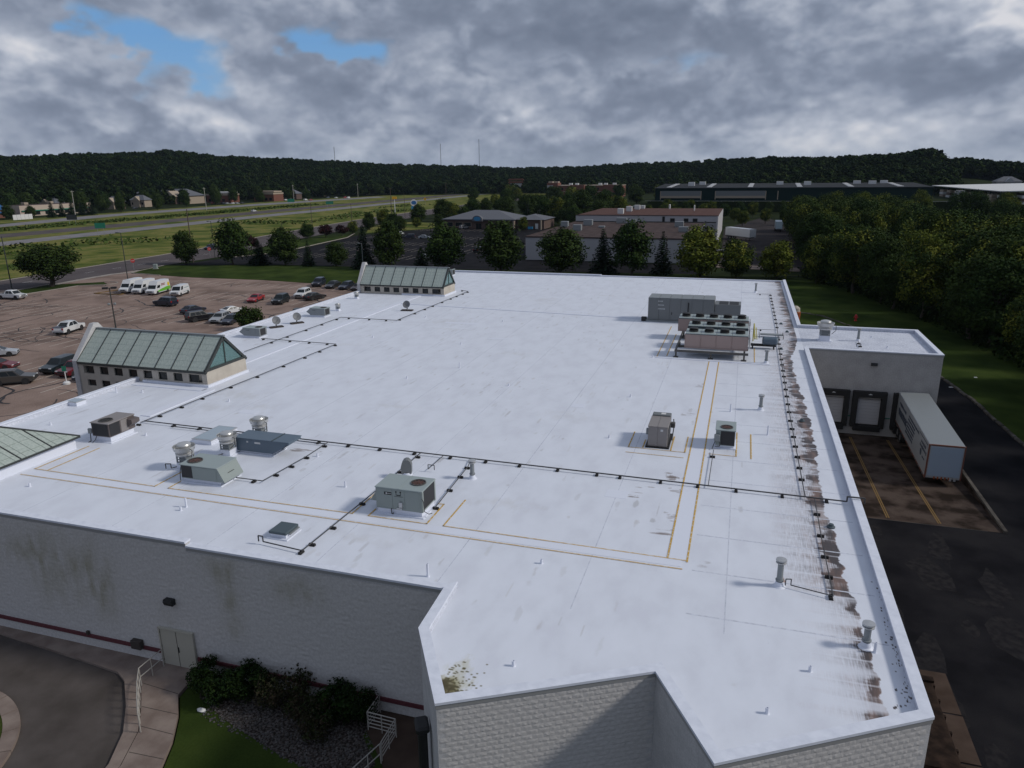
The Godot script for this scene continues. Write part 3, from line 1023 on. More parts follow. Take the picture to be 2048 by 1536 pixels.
func make_store() -> void:
	M.dirt_detail = ramp_texture(512, 0.012, 6, 51, [C(0.915, 0.912, 0.915), C(0.97, 0.97, 0.97), C(1, 1, 1)], 1.5)
	var store := thing("store_building", "large white flat-roofed store with pale block walls filling the foreground", "building")
	var o0 := outline_at(0.0)
	var o3 := outline_at(0.3)
	var oc := outline_at(-0.05)
	var oi := outline_at(0.36)
	var of := outline_at(-0.025)
	for k in OUT.size():
		var top: float = OUT[k][2]
		var mb := MB.new()
		ring_piece(mb, o0, o3, k, -1.6, top - 0.1)
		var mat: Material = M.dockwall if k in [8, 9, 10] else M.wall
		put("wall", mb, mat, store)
		mb = MB.new()
		ring_piece(mb, oc, oi, k, top - 0.1, top)
		put("coping", mb, M.cap, store)
		mb = MB.new()
		ring_piece(mb, of, o0, k, top - 0.26, top - 0.102)
		put("fascia", mb, M.fascia, store)
		mb = MB.new()
		ring_piece(mb, o3, outline_at(0.32), k, DECK - 0.02, top - 0.102)
		put("flashing", mb, M.skin, store)
	# roof membrane
	var ins := PackedVector2Array(outline_at(0.31))
	var img := skin_material(roof_image())
	for part in Geometry2D.intersect_polygons(ins, PackedVector2Array(V([-60, -10, 2.0, -10, 2.0, -130, -60, -130]))):
		put("roof", deck_mesh(part, -57.0, 2.0, -18.0, -124.0), img, store)
	var strip_m := skin_material(east_strip_image())
	for part in Geometry2D.intersect_polygons(ins, PackedVector2Array(V([2.0, -10, 6.55, -10, 6.55, -130, 2.0, -130]))):
		put("roof", deck_mesh(part, 2.0, 6.55, -18.0, -123.0), strip_m, store)
	for part in Geometry2D.intersect_polygons(ins, PackedVector2Array(V([6.55, -60, 20, -60, 20, -100, 6.55, -100]))):
		put("roof", deck_mesh(part, 0.0, 20.0, -70.0, -90.0), M.skin, store)
	var roof := store.get_node("roof")
	# seams of the membrane, slightly proud
	var mb := MB.new()
	for x in range(-54, 2, 6):
		mb.box(Vector3(x + 0.4, DECK + 0.001, -74.0 if x > -50 else -88.0), Vector3(0.05, 0.003, 97.0 if x > -50 else 68.0))
	for k in 28:
		var z := -26.5 - k * 3.45
		mb.box(Vector3(2.6, DECK + 0.002, z), Vector3(7.4, 0.004, 0.08))
	var seams := put("seams", mb, M.skin, roof)
	seams.set_meta("kind", "stuff")
	# raised expansion joints
	for q in [[-41.3, -41.0, -41.3, -48.2, 0.9], [-44.4, -54.6, -44.4, -96.8, 0.9], [-44.0, -90.2, -10.4, -87.3, 0.34], [-7.1, -68.6, 3.2, -68.4, 0.3], [-48.9, -47.9, -41.6, -47.9, 0.7]]:
		mb = MB.new()
		var a := Vector2(q[0], q[1])
		var b := Vector2(q[2], q[3])
		mb.cbox(Vector3((a.x + b.x) / 2, DECK + 0.025, (a.y + b.y) / 2), Vector3(a.distance_to(b), 0.07, q[4]), 0.02, Basis(Vector3.UP, atan2(-(b - a).y, (b - a).x)))
		put("expansion_joint", mb, M.white, roof)
	# clean walkway strip
	for q in [[-20.9, -30.4, 38.6, 0.62], [-1.8, -49.4, 0.78, 37.4]]:
		mb = MB.new()
		mb.box(Vector3(q[0], DECK + 0.005, q[1]), Vector3(q[2], 0.012, q[3]))
		put("walkway_sheet", mb, M.white, roof)
	# walkway edge lines
	var yl := [[-40.27, -30.03, -1.54, -29.9], [-40.25, -30.93, -31.17, -30.8], [-30.2, -30.8, -18.5, -30.82], [-17.5, -30.8, -14.25, -30.8], [-14.25, -30.8, -14.27, -33.15], [-14.27, -33.15, -14.9, -33.13], [-13.35, -33.95, -13.35, -30.82], [-13.35, -30.82, -1.4, -30.7], [-18.48, -30.8, -18.48, -33.6], [-17.53, -30.8, -17.53, -31.6], [-31.15, -30.8, -31.15, -33.0], [-30.2, -30.8, -30.2, -31.9], [-40.22, -30.93, -40.22, -34.9], [-39.25, -31.0, -39.25, -34.8], [-2.24, -30.7, -2.17, -68.2], [-1.36, -30.6, -1.3, -68.2], [-6.07, -44.32, -6.07, -47.25], [-6.07, -44.32, -2.52, -44.3], [-2.52, -44.3, -2.52, -47.2], [-5.17, -44.35, -5.17, -45.9], [-3.4, -44.33, -3.4, -47.0], [-6.08, -43.4, -2.55, -43.36], [0.57, -44.45, 0.57, -48.9], [1.46, -44.3, 1.46, -48.8], [-1.05, -44.46, 0.57, -44.46], [-7.04, -68.9, -7.04, -83.6], [-6.15, -69.4, -6.15, -79.5], [1.85, -69.0, 1.88, -75.0]]
	for q in yl:
		mb = MB.new()
		var a := Vector2(q[0], q[1])
		var b := Vector2(q[2], q[3])
		mb.box(Vector3((a.x + b.x) / 2, DECK + 0.017, (a.y + b.y) / 2), Vector3(a.distance_to(b) + 0.07, 0.006, 0.08), Basis(Vector3.UP, atan2(-(b - a).y, (b - a).x)))
		put("walkway_line", mb, M.yellow if absf(a.x - b.x) < absf(a.y - b.y) else M.yellow_pale, roof)
	# patches
	for q in [[-24.2, -72.6, 2.4, 0.5], [-31.0, -79.5, 4.2, 0.9], [-11.0, -52.0, 1.0, 0.9], [-19.5, -90.0, 3.0, 0.7], [-5.6, -37.0, 1.2, 1.0], [-34.5, -44.0, 1.5, 0.8]]:
		mb = MB.new()
		mb.box(Vector3(q[0], DECK + 0.004, q[1]), Vector3(q[2], 0.008, q[3]))
		put("patch", mb, M.white, roof)
	make_split_wall(store)
	make_rock_blocks(store)
	make_store_fittings(store)


func make_split_wall(store: Node3D) -> void:
	# south wall of rough split-faced block: one broken surface, water-stained
	var f := FastNoiseLite.new()
	f.seed = 4
	f.frequency = 1.0
	f.fractal_octaves = 3
	var mb := MB.new()
	mb.tinted = true
	var x0 := -46.0
	var step := 0.13
	var nx := int((-10.95 - x0) / step)
	var ny := 54
	var y0 := 0.0
	var H := []
	var K := []
	for j in ny + 1:
		var y := y0 + j * 0.13
		var row := PackedFloat32Array()
		var rc := PackedColorArray()
		for i in nx + 1:
			var x := x0 + i * step
			var d := 0.014 + 0.017 * f.get_noise_2d(x * 2.1 + 0.5 * y, y * 5.0)
			if y < 0.95:
				d = 0.006 + 0.008 * f.get_noise_2d(x * 2.0, y * 4.0)
			row.append(clampf(d, 0.004, 0.07))
			var s := 0.0
			for g in [[-35.0, 5.3, 1.6, 0.8, 0.6], [-33.2, 4.3, 1.5, 2.0, 0.75], [-30.6, 4.6, 1.3, 1.7, 0.8], [-29.9, 3.2, 0.8, 1.4, 0.5], [-22.6, 6.0, 1.0, 0.7, 0.7], [-22.2, 4.2, 0.55, 2.2, 0.75], [-18.4, 5.6, 1.2, 0.8, 0.75], [-38.5, 4.6, 1.3, 1.6, 0.5], [-26.0, 2.7, 0.6, 1.0, 0.3]]:
				var q := Vector2((x - g[0]) / g[2], (y - g[1]) / g[3]).length_squared()
				s += g[4] * exp(-q)
			s = clampf(0.75 * s * (0.75 + 1.0 * f.get_noise_2d(x * 1.3 + 30.0, y * 0.5)), 0.0, 0.9)
			rc.append(Color(1, 1, 1).lerp(Color(0.62, 0.60, 0.47), s))
		H.append(row)
		K.append(rc)
	for j in ny:
		var y := y0 + j * 0.13
		if y + 0.13 > 7.05:
			break
		for i in nx:
			var x := x0 + i * step
			if x > -24.4 and y + 0.13 > 6.86:
				continue
			var a := Vector3(x, y, -25.29 + H[j][i])
			var b := Vector3(x + step, y, -25.29 + H[j][i + 1])
			var d := Vector3(x + step, y + 0.13, -25.29 + H[j + 1][i + 1])
			var e := Vector3(x, y + 0.13, -25.29 + H[j + 1][i])
			mb.col = K[j][i]
			mb.quad(a, b, d, e)
	var o := put("split_face_wall", mb, M.rock, store)
	o.set_meta("kind", "stuff")
	o.set_meta("label", "rough split-faced south wall with greenish water stains")


func rock_block_mesh(seed_: int) -> ArrayMesh:
	var r := RandomNumberGenerator.new()
	r.seed = seed_
	var mb := MB.new()
	mb.tinted = true
	var gx := 5
	var gy := 3
	var z := []
	for j in gy + 1:
		for i in gx + 1:
			var edge := i == 0 or j == 0 or i == gx or j == gy
			z.append(0.004 if edge else r.randf_range(0.006, 0.017))
	var w := 0.394
	var h := 0.194
	for j in gy:
		for i in gx:
			var q := func(ii: int, jj: int) -> Vector3: return Vector3((float(ii) / gx - 0.5) * w, (float(jj) / gy - 0.5) * h, z[jj * (gx + 1) + ii])
			var a: Vector3 = q.call(i, j)
			var b: Vector3 = q.call(i + 1, j)
			var c: Vector3 = q.call(i + 1, j + 1)
			var d: Vector3 = q.call(i, j + 1)
			if r.randf() < 0.5:
				mb.tri(a, b, c)
				mb.tri(a, c, d)
			else:
				mb.tri(a, b, d)
				mb.tri(b, c, d)
	for s in [[Vector3(-w / 2, -h / 2, 0), Vector3(w / 2, -h / 2, 0)], [Vector3(w / 2, -h / 2, 0), Vector3(w / 2, h / 2, 0)], [Vector3(w / 2, h / 2, 0), Vector3(-w / 2, h / 2, 0)], [Vector3(-w / 2, h / 2, 0), Vector3(-w / 2, -h / 2, 0)]]:
		mb.quad(s[0] + Vector3(0, 0, -0.006), s[1] + Vector3(0, 0, -0.006), s[1] + Vector3(0, 0, 0.004), s[0] + Vector3(0, 0, 0.004))
	return mb.mesh()


func make_rock_blocks(store: Node3D) -> void:
	var kinds := []
	for k in 7:
		kinds.append(rock_block_mesh(100 + k))
	var rest := MB.new()
	rest.tinted = true
	var count := 0
	for wl in [[4, 12], [6, 5]]:
		var a := Vector2(OUT[wl[0]][0], OUT[wl[0]][1])
		var b := Vector2(OUT[wl[0] + 1][0], OUT[wl[0] + 1][1])
		var d := (b - a).normalized()
		var l := a.distance_to(b)
		var nrm := Vector2(-d.y, d.x)
		var bas := Basis(Vector3(d.x, 0, d.y), Vector3.UP, Vector3(nrm.x, 0, nrm.y))
		var n := int((l - 0.06) / 0.4)
		for row in 35:
			var y := 6.93 - row * 0.2
			for i in n + 1:
				var s := 0.25 + i * 0.4 - (0.2 if row % 2 else 0.0)
				if s < 0.2 or s > l - 0.2:
					continue
				var pnt := a + d * s
				var at := Vector3(pnt.x, y, pnt.y)
				var q := rng.randi() % 7
				if row < wl[1] and count < 300:
					var o := put("block", kinds[q], M.rock, store, at)
					o.basis = bas
					count += 1
				else:
					var src: ArrayMesh = kinds[q]
					var ar := src.surface_get_arrays(0)
					var vs: PackedVector3Array = ar[Mesh.ARRAY_VERTEX]
					var ns: PackedVector3Array = ar[Mesh.ARRAY_NORMAL]
					for t in vs.size():
						rest.p(at + bas * vs[t], bas * ns[t])
	var o2 := put("lower_blocks", rest, M.rock, store)
	o2.set_meta("kind", "stuff")


func make_store_fittings(store: Node3D) -> void:
	# maroon band along the south wall
	for q in [[-46.0, -26.72], [-24.52, -10.95]]:
		var mb := MB.new()
		mb.box(Vector3((q[0] + q[1]) / 2, 0.78, -25.255), Vector3(q[1] - q[0], 0.2, 0.1))
		put("painted_band", mb, M.maroon, store)
	# double door
	var dr := Node3D.new()
	dr.name = "double_door"
	store.add_child(dr)
	dr.position = Vector3(-25.62, 0.15, -25.24)
	for s in [-1, 1]:
		var mb := MB.new()
		mb.cbox(Vector3(s * 0.485, 1.03, 0.04), Vector3(0.95, 2.06, 0.06), 0.008)
		put("door_leaf", mb, M.cream, dr)
		mb = MB.new()
		for y in [0.25, 1.05, 1.85]:
			mb.box(Vector3(s * 0.975, y, 0.075), Vector3(0.03, 0.12, 0.03))
		put("hinge", mb, M.steel, dr)
	var mb := MB.new()
	mb.box(Vector3(0, 2.1, 0.05), Vector3(2.1, 0.08, 0.14))
	mb.box(Vector3(-1.01, 1.03, 0.05), Vector3(0.08, 2.06, 0.12))
	mb.box(Vector3(1.01, 1.03, 0.05), Vector3(0.08, 2.06, 0.12))
	put("door_frame", mb, M.cream, dr)
	mb = MB.new()
	mb.box(Vector3(0.06, 1.0, 0.09), Vector3(0.05, 0.3, 0.05))
	mb.box(Vector3(0, 1.03, 0.072), Vector3(0.02, 2.04, 0.006))
	put("handle", mb, M.black, dr)
	# wall pack light, junction boxes
	mb = MB.new()
	mb.prism([Vector2(0, -0.16), Vector2(0.22, -0.16), Vector2(0.3, 0.02), Vector2(0.26, 0.16), Vector2(0, 0.16)], 0.5, Transform3D(Basis(Vector3.UP, -PI / 2), Vector3(-25.65, 3.89, -25.26)))
	put("wall_light", mb, M.black, store)
	mb = MB.new()
	mb.cbox(Vector3(-28.16, 0.98, -25.14), Vector3(0.62, 0.5, 0.28), 0.03)
	put("hose_cabinet", mb, M.block, store)
	mb = MB.new()
	mb.cbox(Vector3(-31.43, 0.98, -25.2), Vector3(0.16, 0.22, 0.12), 0.02)
	put("junction_box", mb, M.block, store)
	# black canopy on the saw-tooth wall
	mb = MB.new()
	var a := Vector2(-10.75, -22.15)
	var d := (Vector2(-8.53, -18.5) - a).normalized()
	var bas := Basis(Vector3(d.x, 0, d.y), Vector3.UP, Vector3(-d.y, 0, d.x))
	mb.cbox(Vector3(-9.86, 3.5, -20.08), Vector3(0.55, 2.2, 0.32), 0.06, bas)
	mb.cbox(Vector3(-9.86, 4.75, -20.08), Vector3(0.75, 0.3, 0.5), 0.08, bas)
	put("black_downpipe_head", mb, M.black, store)
	# dock: three shelters with sectional doors
	for k in 3:
		var cx: float = [9.55, 12.83, 16.4][k]
		var dk := Node3D.new()
		dk.name = "dock_shelter"
		store.add_child(dk, true)
		dk.position = Vector3(cx, -0.25, -74.93)
		mb = MB.new()
		for s in [-1.0, 1.0]:
			mb.prism([Vector2(s * 1.5, 0.0), Vector2(s * 1.02, 0.0), Vector2(s * 1.02, 3.2), Vector2(s * 1.5, 3.6)] if s < 0 else [Vector2(1.02, 0.0), Vector2(1.5, 0.0), Vector2(1.5, 3.6), Vector2(1.02, 3.2)], 0.5, Transform3D(Basis.IDENTITY, Vector3(0, 0, 0.25)))
		mb.prism([Vector2(-1.02, 3.05), Vector2(1.02, 3.05), Vector2(1.02, 3.2), Vector2(1.5, 3.6), Vector2(-1.5, 3.6), Vector2(-1.02, 3.2)], 0.52, Transform3D(Basis.IDENTITY, Vector3(0, 0, 0.26)))
		put("dock_pad", mb, M.rubber, dk)
		mb = MB.new()
		mb.box(Vector3(0, -0.08, 0.3), Vector3(2.4, 0.55, 0.55))
		put("dock_leveller", mb, M.black, dk)
		for q in 8:
			mb = MB.new()
			mb.cbox(Vector3(0, 0.42 + q * 0.31, 0.1), Vector3(2.03, 0.3, 0.06), 0.012)
			put("door_slat", mb, M.warehouse, dk)
		mb = MB.new()
		mb.prism([Vector2(-0.2, 0), Vector2(0.2, 0), Vector2(0, 0.1)], 0.02, Transform3D(Basis.IDENTITY, Vector3(0, 3.35, 0.535)))
		put("marker", mb, M.whitewall, dk)
	mb = MB.new()
	mb.box(Vector3(11.05, 0.7, -74.9), Vector3(0.55, 0.09, 0.05))
	mb.box(Vector3(14.62, 0.7, -74.9), Vector3(0.5, 0.09, 0.05))
	mb.box(Vector3(11.05, 0.9, -74.88), Vector3(0.08, 1.1, 0.06))
	put("dock_signal_conduit", mb, M.sign_green, store)
	mb = MB.new()
	mb.prism([Vector2(0, -0.14), Vector2(0.26, -0.1), Vector2(0.2, 0.14), Vector2(0, 0.14)], 0.55, Transform3D(Basis(Vector3.UP, -PI / 2), Vector3(12.87, 6.0, -74.94)))
	put("wall_light", mb, M.black, store)
	# roof drains
	for q in [[4.9, -52.6], [5.2, -36.0], [5.35, -83.6], [4.9, -88.0], [4.4, -75.0]]:
		mb = MB.new()
		mb.lathe([Vector2(0.2, 0), Vector2(0.2, 0.06), Vector2(0.13, 0.1), Vector2(0.12, 0.18), Vector2(0, 0.21)], 10, Vector3(q[0], DECK, q[1]))
		put("roof_drain", mb, M.slate, store)


# ---------------------------------------------------------------- gabled skylights of the store

func make_atrium(label: String, xw: float, xe: float, zs: float, zn: float, wall_to_ground: bool, rows: int) -> void:
	var t := thing("gabled_skylight", label, "skylight", Vector3((xw + xe) / 2, 0, (zs + zn) / 2), 0, "gabled skylights on the store roof")
	var L := xe - xw
	var W := zs - zn
	var hl := L / 2
	var hw := W / 2
	var ev := 8.22
	var rg := 10.75
	var y0 := -0.02 if wall_to_ground else DECK
	var mb := MB.new()
	# south wall with its piers between the windows
	var n := 8
	var pitch := (L - 1.2) / n
	var sill := 7.25
	mb.box(Vector3(0, (ev + 7.95) / 2, hw - 0.15), Vector3(L, ev - 7.95, 0.3))
	var lows := [] if not wall_to_ground else [0, 1, 2]
	mb.box(Vector3(0, (sill + 6.7) / 2, hw - 0.15), Vector3(L, sill - 6.7, 0.3))
	for k in n + 1:
		var xc := -hl + 0.6 + k * pitch
		var w := pitch - 0.92
		if k == 0:
			mb.box(Vector3(-hl + 0.35, (sill + 7.95) / 2, hw - 0.15), Vector3(0.7, 7.95 - sill, 0.3))
		elif k == n:
			mb.box(Vector3(hl - 0.25, (sill + 7.95) / 2, hw - 0.15), Vector3(0.5, 7.95 - sill, 0.3))
		else:
			mb.box(Vector3(xc, (sill + 7.95) / 2, hw - 0.15), Vector3(w, 7.95 - sill, 0.3))
	if wall_to_ground:
		# lower storey outside the roof, windows in it
		mb.box(Vector3(-hl + 3.6, (6.12 + y0) / 2, hw - 0.15), Vector3(7.2, 6.12 - y0, 0.3))
		for k in 5:
			var xc := -hl + 0.6 + k * pitch
			var a := -hl if k == 0 else xc - (pitch - 0.92) / 2
			mb.box(Vector3((a + xc + (pitch - 0.92) / 2) / 2, 6.41, hw - 0.15), Vector3(xc + (pitch - 0.92) / 2 - a, 0.58, 0.3))
	put("south_wall", mb, M.beige, t)
	mb = MB.new()
	mb.box(Vector3(0.15, (ev + y0) / 2, -hw + 0.15), Vector3(L - 0.3, ev - y0, 0.3))
	put("north_wall", mb, M.beige, t)
	mb = MB.new()
	mb.box(Vector3(hl - 0.15, (ev + DECK) / 2 - 0.2, 0), Vector3(0.296, ev - DECK + 0.4, W - 0.604))
	put("east_wall", mb, M.beige, t)
	# west gable wall stands above the glass
	mb = MB.new()
	mb.prism([Vector2(-hw - 0.12, y0), Vector2(hw + 0.12, y0), Vector2(hw + 0.12, ev + 0.1), Vector2(0.25, rg + 0.5), Vector2(-0.25, rg + 0.5), Vector2(-hw - 0.12, ev + 0.1)], 0.5, Transform3D(Basis(Vector3.UP, -PI / 2), Vector3(-hl - 0.1, 0, 0)))
	put("gable_parapet", mb, M.wall, t)
	# windows
	for r in rows:
		for k in n:
			if r == 1 and k > 3:
				continue
			var wn := Node3D.new()
			wn.name = "window"
			t.add_child(wn, true)
			var xc := -hl + 0.6 + (k + 0.5) * pitch + (0.08 if k == 0 else 0.0)
			wn.position = Vector3(xc, 7.6 if r == 0 else 6.41, hw - 0.16)
			mb = MB.new()
			mb.box(Vector3.ZERO, Vector3(0.9, 0.7 if r == 0 else 0.58, 0.03))
			put("glass", mb, M.glass, wn)
			mb = MB.new()
			for s in [-1.0, 1.0]:
				mb.box(Vector3(s * 0.44, 0, 0.03), Vector3(0.05, 0.7 if r == 0 else 0.58, 0.06))
				mb.box(Vector3(0, s * (0.325 if r == 0 else 0.265), 0.032), Vector3(0.83, 0.05, 0.06))
			put("frame", mb, M.bronze, wn)
	# curb at the roof
	mb = MB.new()
	if wall_to_ground:
		mb.box(Vector3(hl - 3.3, DECK + 0.1, hw + 0.1), Vector3(6.6, 0.2, 0.2))
	else:
		mb.box(Vector3(0.2, DECK + 0.1, hw + 0.1), Vector3(L - 0.4, 0.2, 0.2))
	mb.box(Vector3(hl + 0.1, DECK + 0.1, 0.1), Vector3(0.2, 0.2, W + 0.2))
	put("curb", mb, M.white, t)
	# roof panes on both slopes
	var sl := Vector2(hw + 0.1, rg - ev)
	var ang := atan2(sl.y, sl.x)
	var len_ := sl.length()
	var pw := (L - 0.25) / n
	var pane := MB.new()
	pane.box(Vector3.ZERO, Vector3(pw - 0.07, 0.05, len_ - 0.1))
	var pm := pane.mesh()
	var bar := MB.new()
	bar.box(Vector3.ZERO, Vector3(0.07, 0.13, len_))
	var bm := bar.mesh()
	for s in [1.0, -1.0]:
		var bas := Basis(Vector3.RIGHT, s * ang)
		var mid := Vector3(0, (ev + rg) / 2 + 0.02, s * (hw + 0.1) / 2)
		for k in n:
			var o := put("roof_pane", pm, M.pane, t, mid + Vector3(-hl + 0.15 + (k + 0.5) * pw, 0, 0))
			o.basis = bas
			# fine glazing grid on the pane
			var g := MB.new()
			for q in 3:
				g.box(Vector3((q - 1) * pw / 3.4, 0.028, 0), Vector3(0.02, 0.008, len_ - 0.12))
			for q in 6:
				g.box(Vector3(0, 0.0285, (q - 2.5) * len_ / 6.3), Vector3(pw - 0.1, 0.008, 0.02))
			put("glazing_grid", g, M.pane_bar, o)
		for k in n + 1:
			var o := put("glazing_bar", bm, M.bronze, t, mid + Vector3(-hl + 0.15 + k * pw, 0.01, 0))
			o.basis = bas
		mb = MB.new()
		mb.box(Vector3(0.12, ev - 0.03, s * (hw + 0.12)), Vector3(L - 0.2, 0.2, 0.14))
		put("eave_gutter", mb, M.bronze, t)
	mb = MB.new()
	mb.box(Vector3(0.1, rg + 0.06, 0), Vector3(L, 0.1, 0.26))
	put("ridge_cap", mb, M.galv_dull, t)
	# east gable: glass triangle in a dark frame
	var gx := Transform3D(Basis(Vector3.UP, PI / 2), Vector3(hl - 0.1, 0, 0))
	for s in [-1.0, 1.0]:
		mb = MB.new()
		if s < 0:
			mb.prism([Vector2(-hw + 0.35, ev + 0.22), Vector2(-0.05, ev + 0.22), Vector2(-0.05, rg - 0.32)], 0.03, gx)
		else:
			mb.prism([Vector2(0.05, ev + 0.22), Vector2(hw - 0.35, ev + 0.22), Vector2(0.05, rg - 0.32)], 0.03, gx)
		put("gable_glass", mb, M.clear, t)
	mb = MB.new()
	mb.box(Vector3(hl - 0.1, (ev + rg) / 2 - 0.05, 0), Vector3(0.14, rg - ev, 0.1))
	mb.box(Vector3(hl - 0.08, ev + 0.1, 0), Vector3(0.18, 0.22, W + 0.2))
	for s in [-1.0, 1.0]:
		mb.box(Vector3(hl - 0.06, (ev + rg) / 2 - 0.06, s * (hw + 0.1) / 2), Vector3(0.2, 0.22, len_ + 0.1), Basis(Vector3.RIGHT, s * ang))
	put("gable_frame", mb, M.bronze, t)


func make_hip_skylight() -> void:
	var t := thing("hip_skylight", "low hipped glass skylight with pale green panes at the roof's southwest corner", "skylight", Vector3(-45.0, 0, -30.4))
	var hx := 4.55
	var hz := 4.2
	var ev := 7.7
	var rise := 1.9
	var mb := MB.new()
	for s in [-1.0, 1.0]:
		mb.box(Vector3(s * (hx - 0.35), (ev + DECK) / 2, 0), Vector3(0.25, ev - DECK, hz * 2 - 0.45))
		mb.box(Vector3(0, (ev + DECK) / 2, s * (hz - 0.35)), Vector3(hx * 2 - 0.95, ev - DECK, 0.25))
	put("curb", mb, M.white, t)
	mb = MB.new()
	for s in [-1.0, 1.0]:
		mb.box(Vector3(s * (hx - 0.05), ev + 0.02, 0), Vector3(0.14, 0.12, hz * 2))
		mb.box(Vector3(0, ev + 0.02, s * (hz - 0.05)), Vector3(hx * 2 - 0.3, 0.12, 0.14))
	put("eave_gutter", mb, M.bronze, t)
	# four sloping faces cut into panes: along each eave, panes run up to the hips
	for f in 4:
		var half: float = hz if f % 2 == 0 else hx
		var run: float = hx if f % 2 == 0 else hz
		var bas := Basis(Vector3.UP, -PI / 2 * f)
		var n := 4
		for k in n:
			var a := -half + 2 * half * k / n + 0.03
			var b := -half + 2 * half * (k + 1) / n - 0.03
			var pts := []
			# local: x outward (run -> 0), z along the eave; apex at the centre
			for q in [a, b]:
				pts.append(Vector3(run, ev + 0.06, q))
			var up := func(q: float) -> Vector3:
				var h := 1.0 - absf(q) / half
				return Vector3(run * (1.0 - h), ev + 0.06 + rise * h, q)
			mb = MB.new()
			var A: Vector3 = bas * pts[0]
			var B: Vector3 = bas * pts[1]
			var D: Vector3 = bas * (up.call(b) as Vector3)
			var E: Vector3 = bas * (up.call(a) as Vector3)
			mb.quad(B, A, E, D)
			var o := put("roof_pane", mb, M.pane, t)
			# bar beside the pane and the fine grid on it
			var g := MB.new()
			for i in 3:
				var q := lerpf(a, b, (i + 0.5) / 3.0)
				var p0 := Vector3(run, ev + 0.075, q)
				var p1: Vector3 = (up.call(q) as Vector3) + Vector3(0, 0.015, 0)
				g.tube(bas * p0, bas * p1, 0.012, 0.012, 4)
			for i in 5:
				var h := (i + 0.5) / 5.0
				var lim := half * (1.0 - h)
				var za := maxf(a, -lim)
				var zb := minf(b, lim)
				if zb > za:
					g.tube(bas * Vector3(run * (1 - h), ev + 0.075 + rise * h, za), bas * Vector3(run * (1 - h), ev + 0.075 + rise * h, zb), 0.012, 0.012, 4)
			put("glazing_grid", g, M.pane_bar, o)
		for k in range(1, n):
			var q := -half + 2 * half * k / n
			var h := 1.0 - absf(q) / half
			mb = MB.new()
			mb.tube(bas * Vector3(run, ev + 0.06, q), bas * Vector3(run * (1 - h), ev + 0.06 + rise * h, q), 0.05, 0.05, 6)
			put("glazing_bar", mb, M.bronze, t)
	for s in [[1, 1], [1, -1], [-1, 1], [-1, -1]]:
		mb = MB.new()
		mb.tube(Vector3(s[0] * hx, ev + 0.06, s[1] * hz), Vector3(0, ev + 0.08 + rise, 0), 0.07, 0.07, 6)
		put("hip_bar", mb, M.bronze, t)


# ---------------------------------------------------------------- rooftop plant

func fan_ring(mb: MB, o: Vector3, r: float) -> void:
	mb.lathe([Vector2(r - 0.03, 0.0), Vector2(r + 0.03, 0.0), Vector2(r + 0.03, 0.05), Vector2(r - 0.03, 0.05), Vector2(r - 0.03, 0.0)], 20, o)


func add_fan(parent: Node3D, o: Vector3, r: float, blade_mat: Material) -> void:
	var f := Node3D.new()
	f.name = "fan"
	parent.add_child(f, true)
	f.position = o
	var mb := MB.new()
	mb.lathe([Vector2(r, 0.004), Vector2(0, 0.005)], 20)
	put("well", mb, M.black, f)
	mb = MB.new()
	for k in 4:
		mb.box(Vector3(0, 0.016, 0), Vector3(r * 1.7, 0.008, r * 0.32), Basis(Vector3.UP, PI / 4 * k + 0.3) * Basis(Vector3.RIGHT, 0.03))
	mb.tube(Vector3(0, 0.01, 0), Vector3(0, 0.05, 0), r * 0.22, r * 0.2, 10)
	put("blade", mb, blade_mat, f)
	mb = MB.new()
	fan_ring(mb, Vector3(0, 0.0, 0), r)
	for q in [0.45, 0.72]:
		mb.lathe([Vector2(r * q - 0.008, 0.045), Vector2(r * q + 0.008, 0.045), Vector2(r * q + 0.008, 0.055), Vector2(r * q - 0.008, 0.055)], 16)
	for k in 3:
		mb.box(Vector3(0, 0.05, 0), Vector3(r * 2, 0.008, 0.015), Basis(Vector3.UP, PI / 3 * k))
	put("guard", mb, M.steel, f)


func curb_box(t: Node3D, sx: float, sz: float, h: float) -> void:
	var mb := MB.new()
	mb.box(Vector3(0, h / 2, 0), Vector3(sx, h, sz))
	mb.box(Vector3(0, 0.03, 0), Vector3(sx + 0.3, 0.06, sz + 0.3))
	put("curb", mb, M.white, t)


func gas_lead(mb: MB, pts: Array, r := 0.022) -> void:
	for k in pts.size() - 1:
		mb.tube(pts[k], pts[k + 1], r, r, 6)


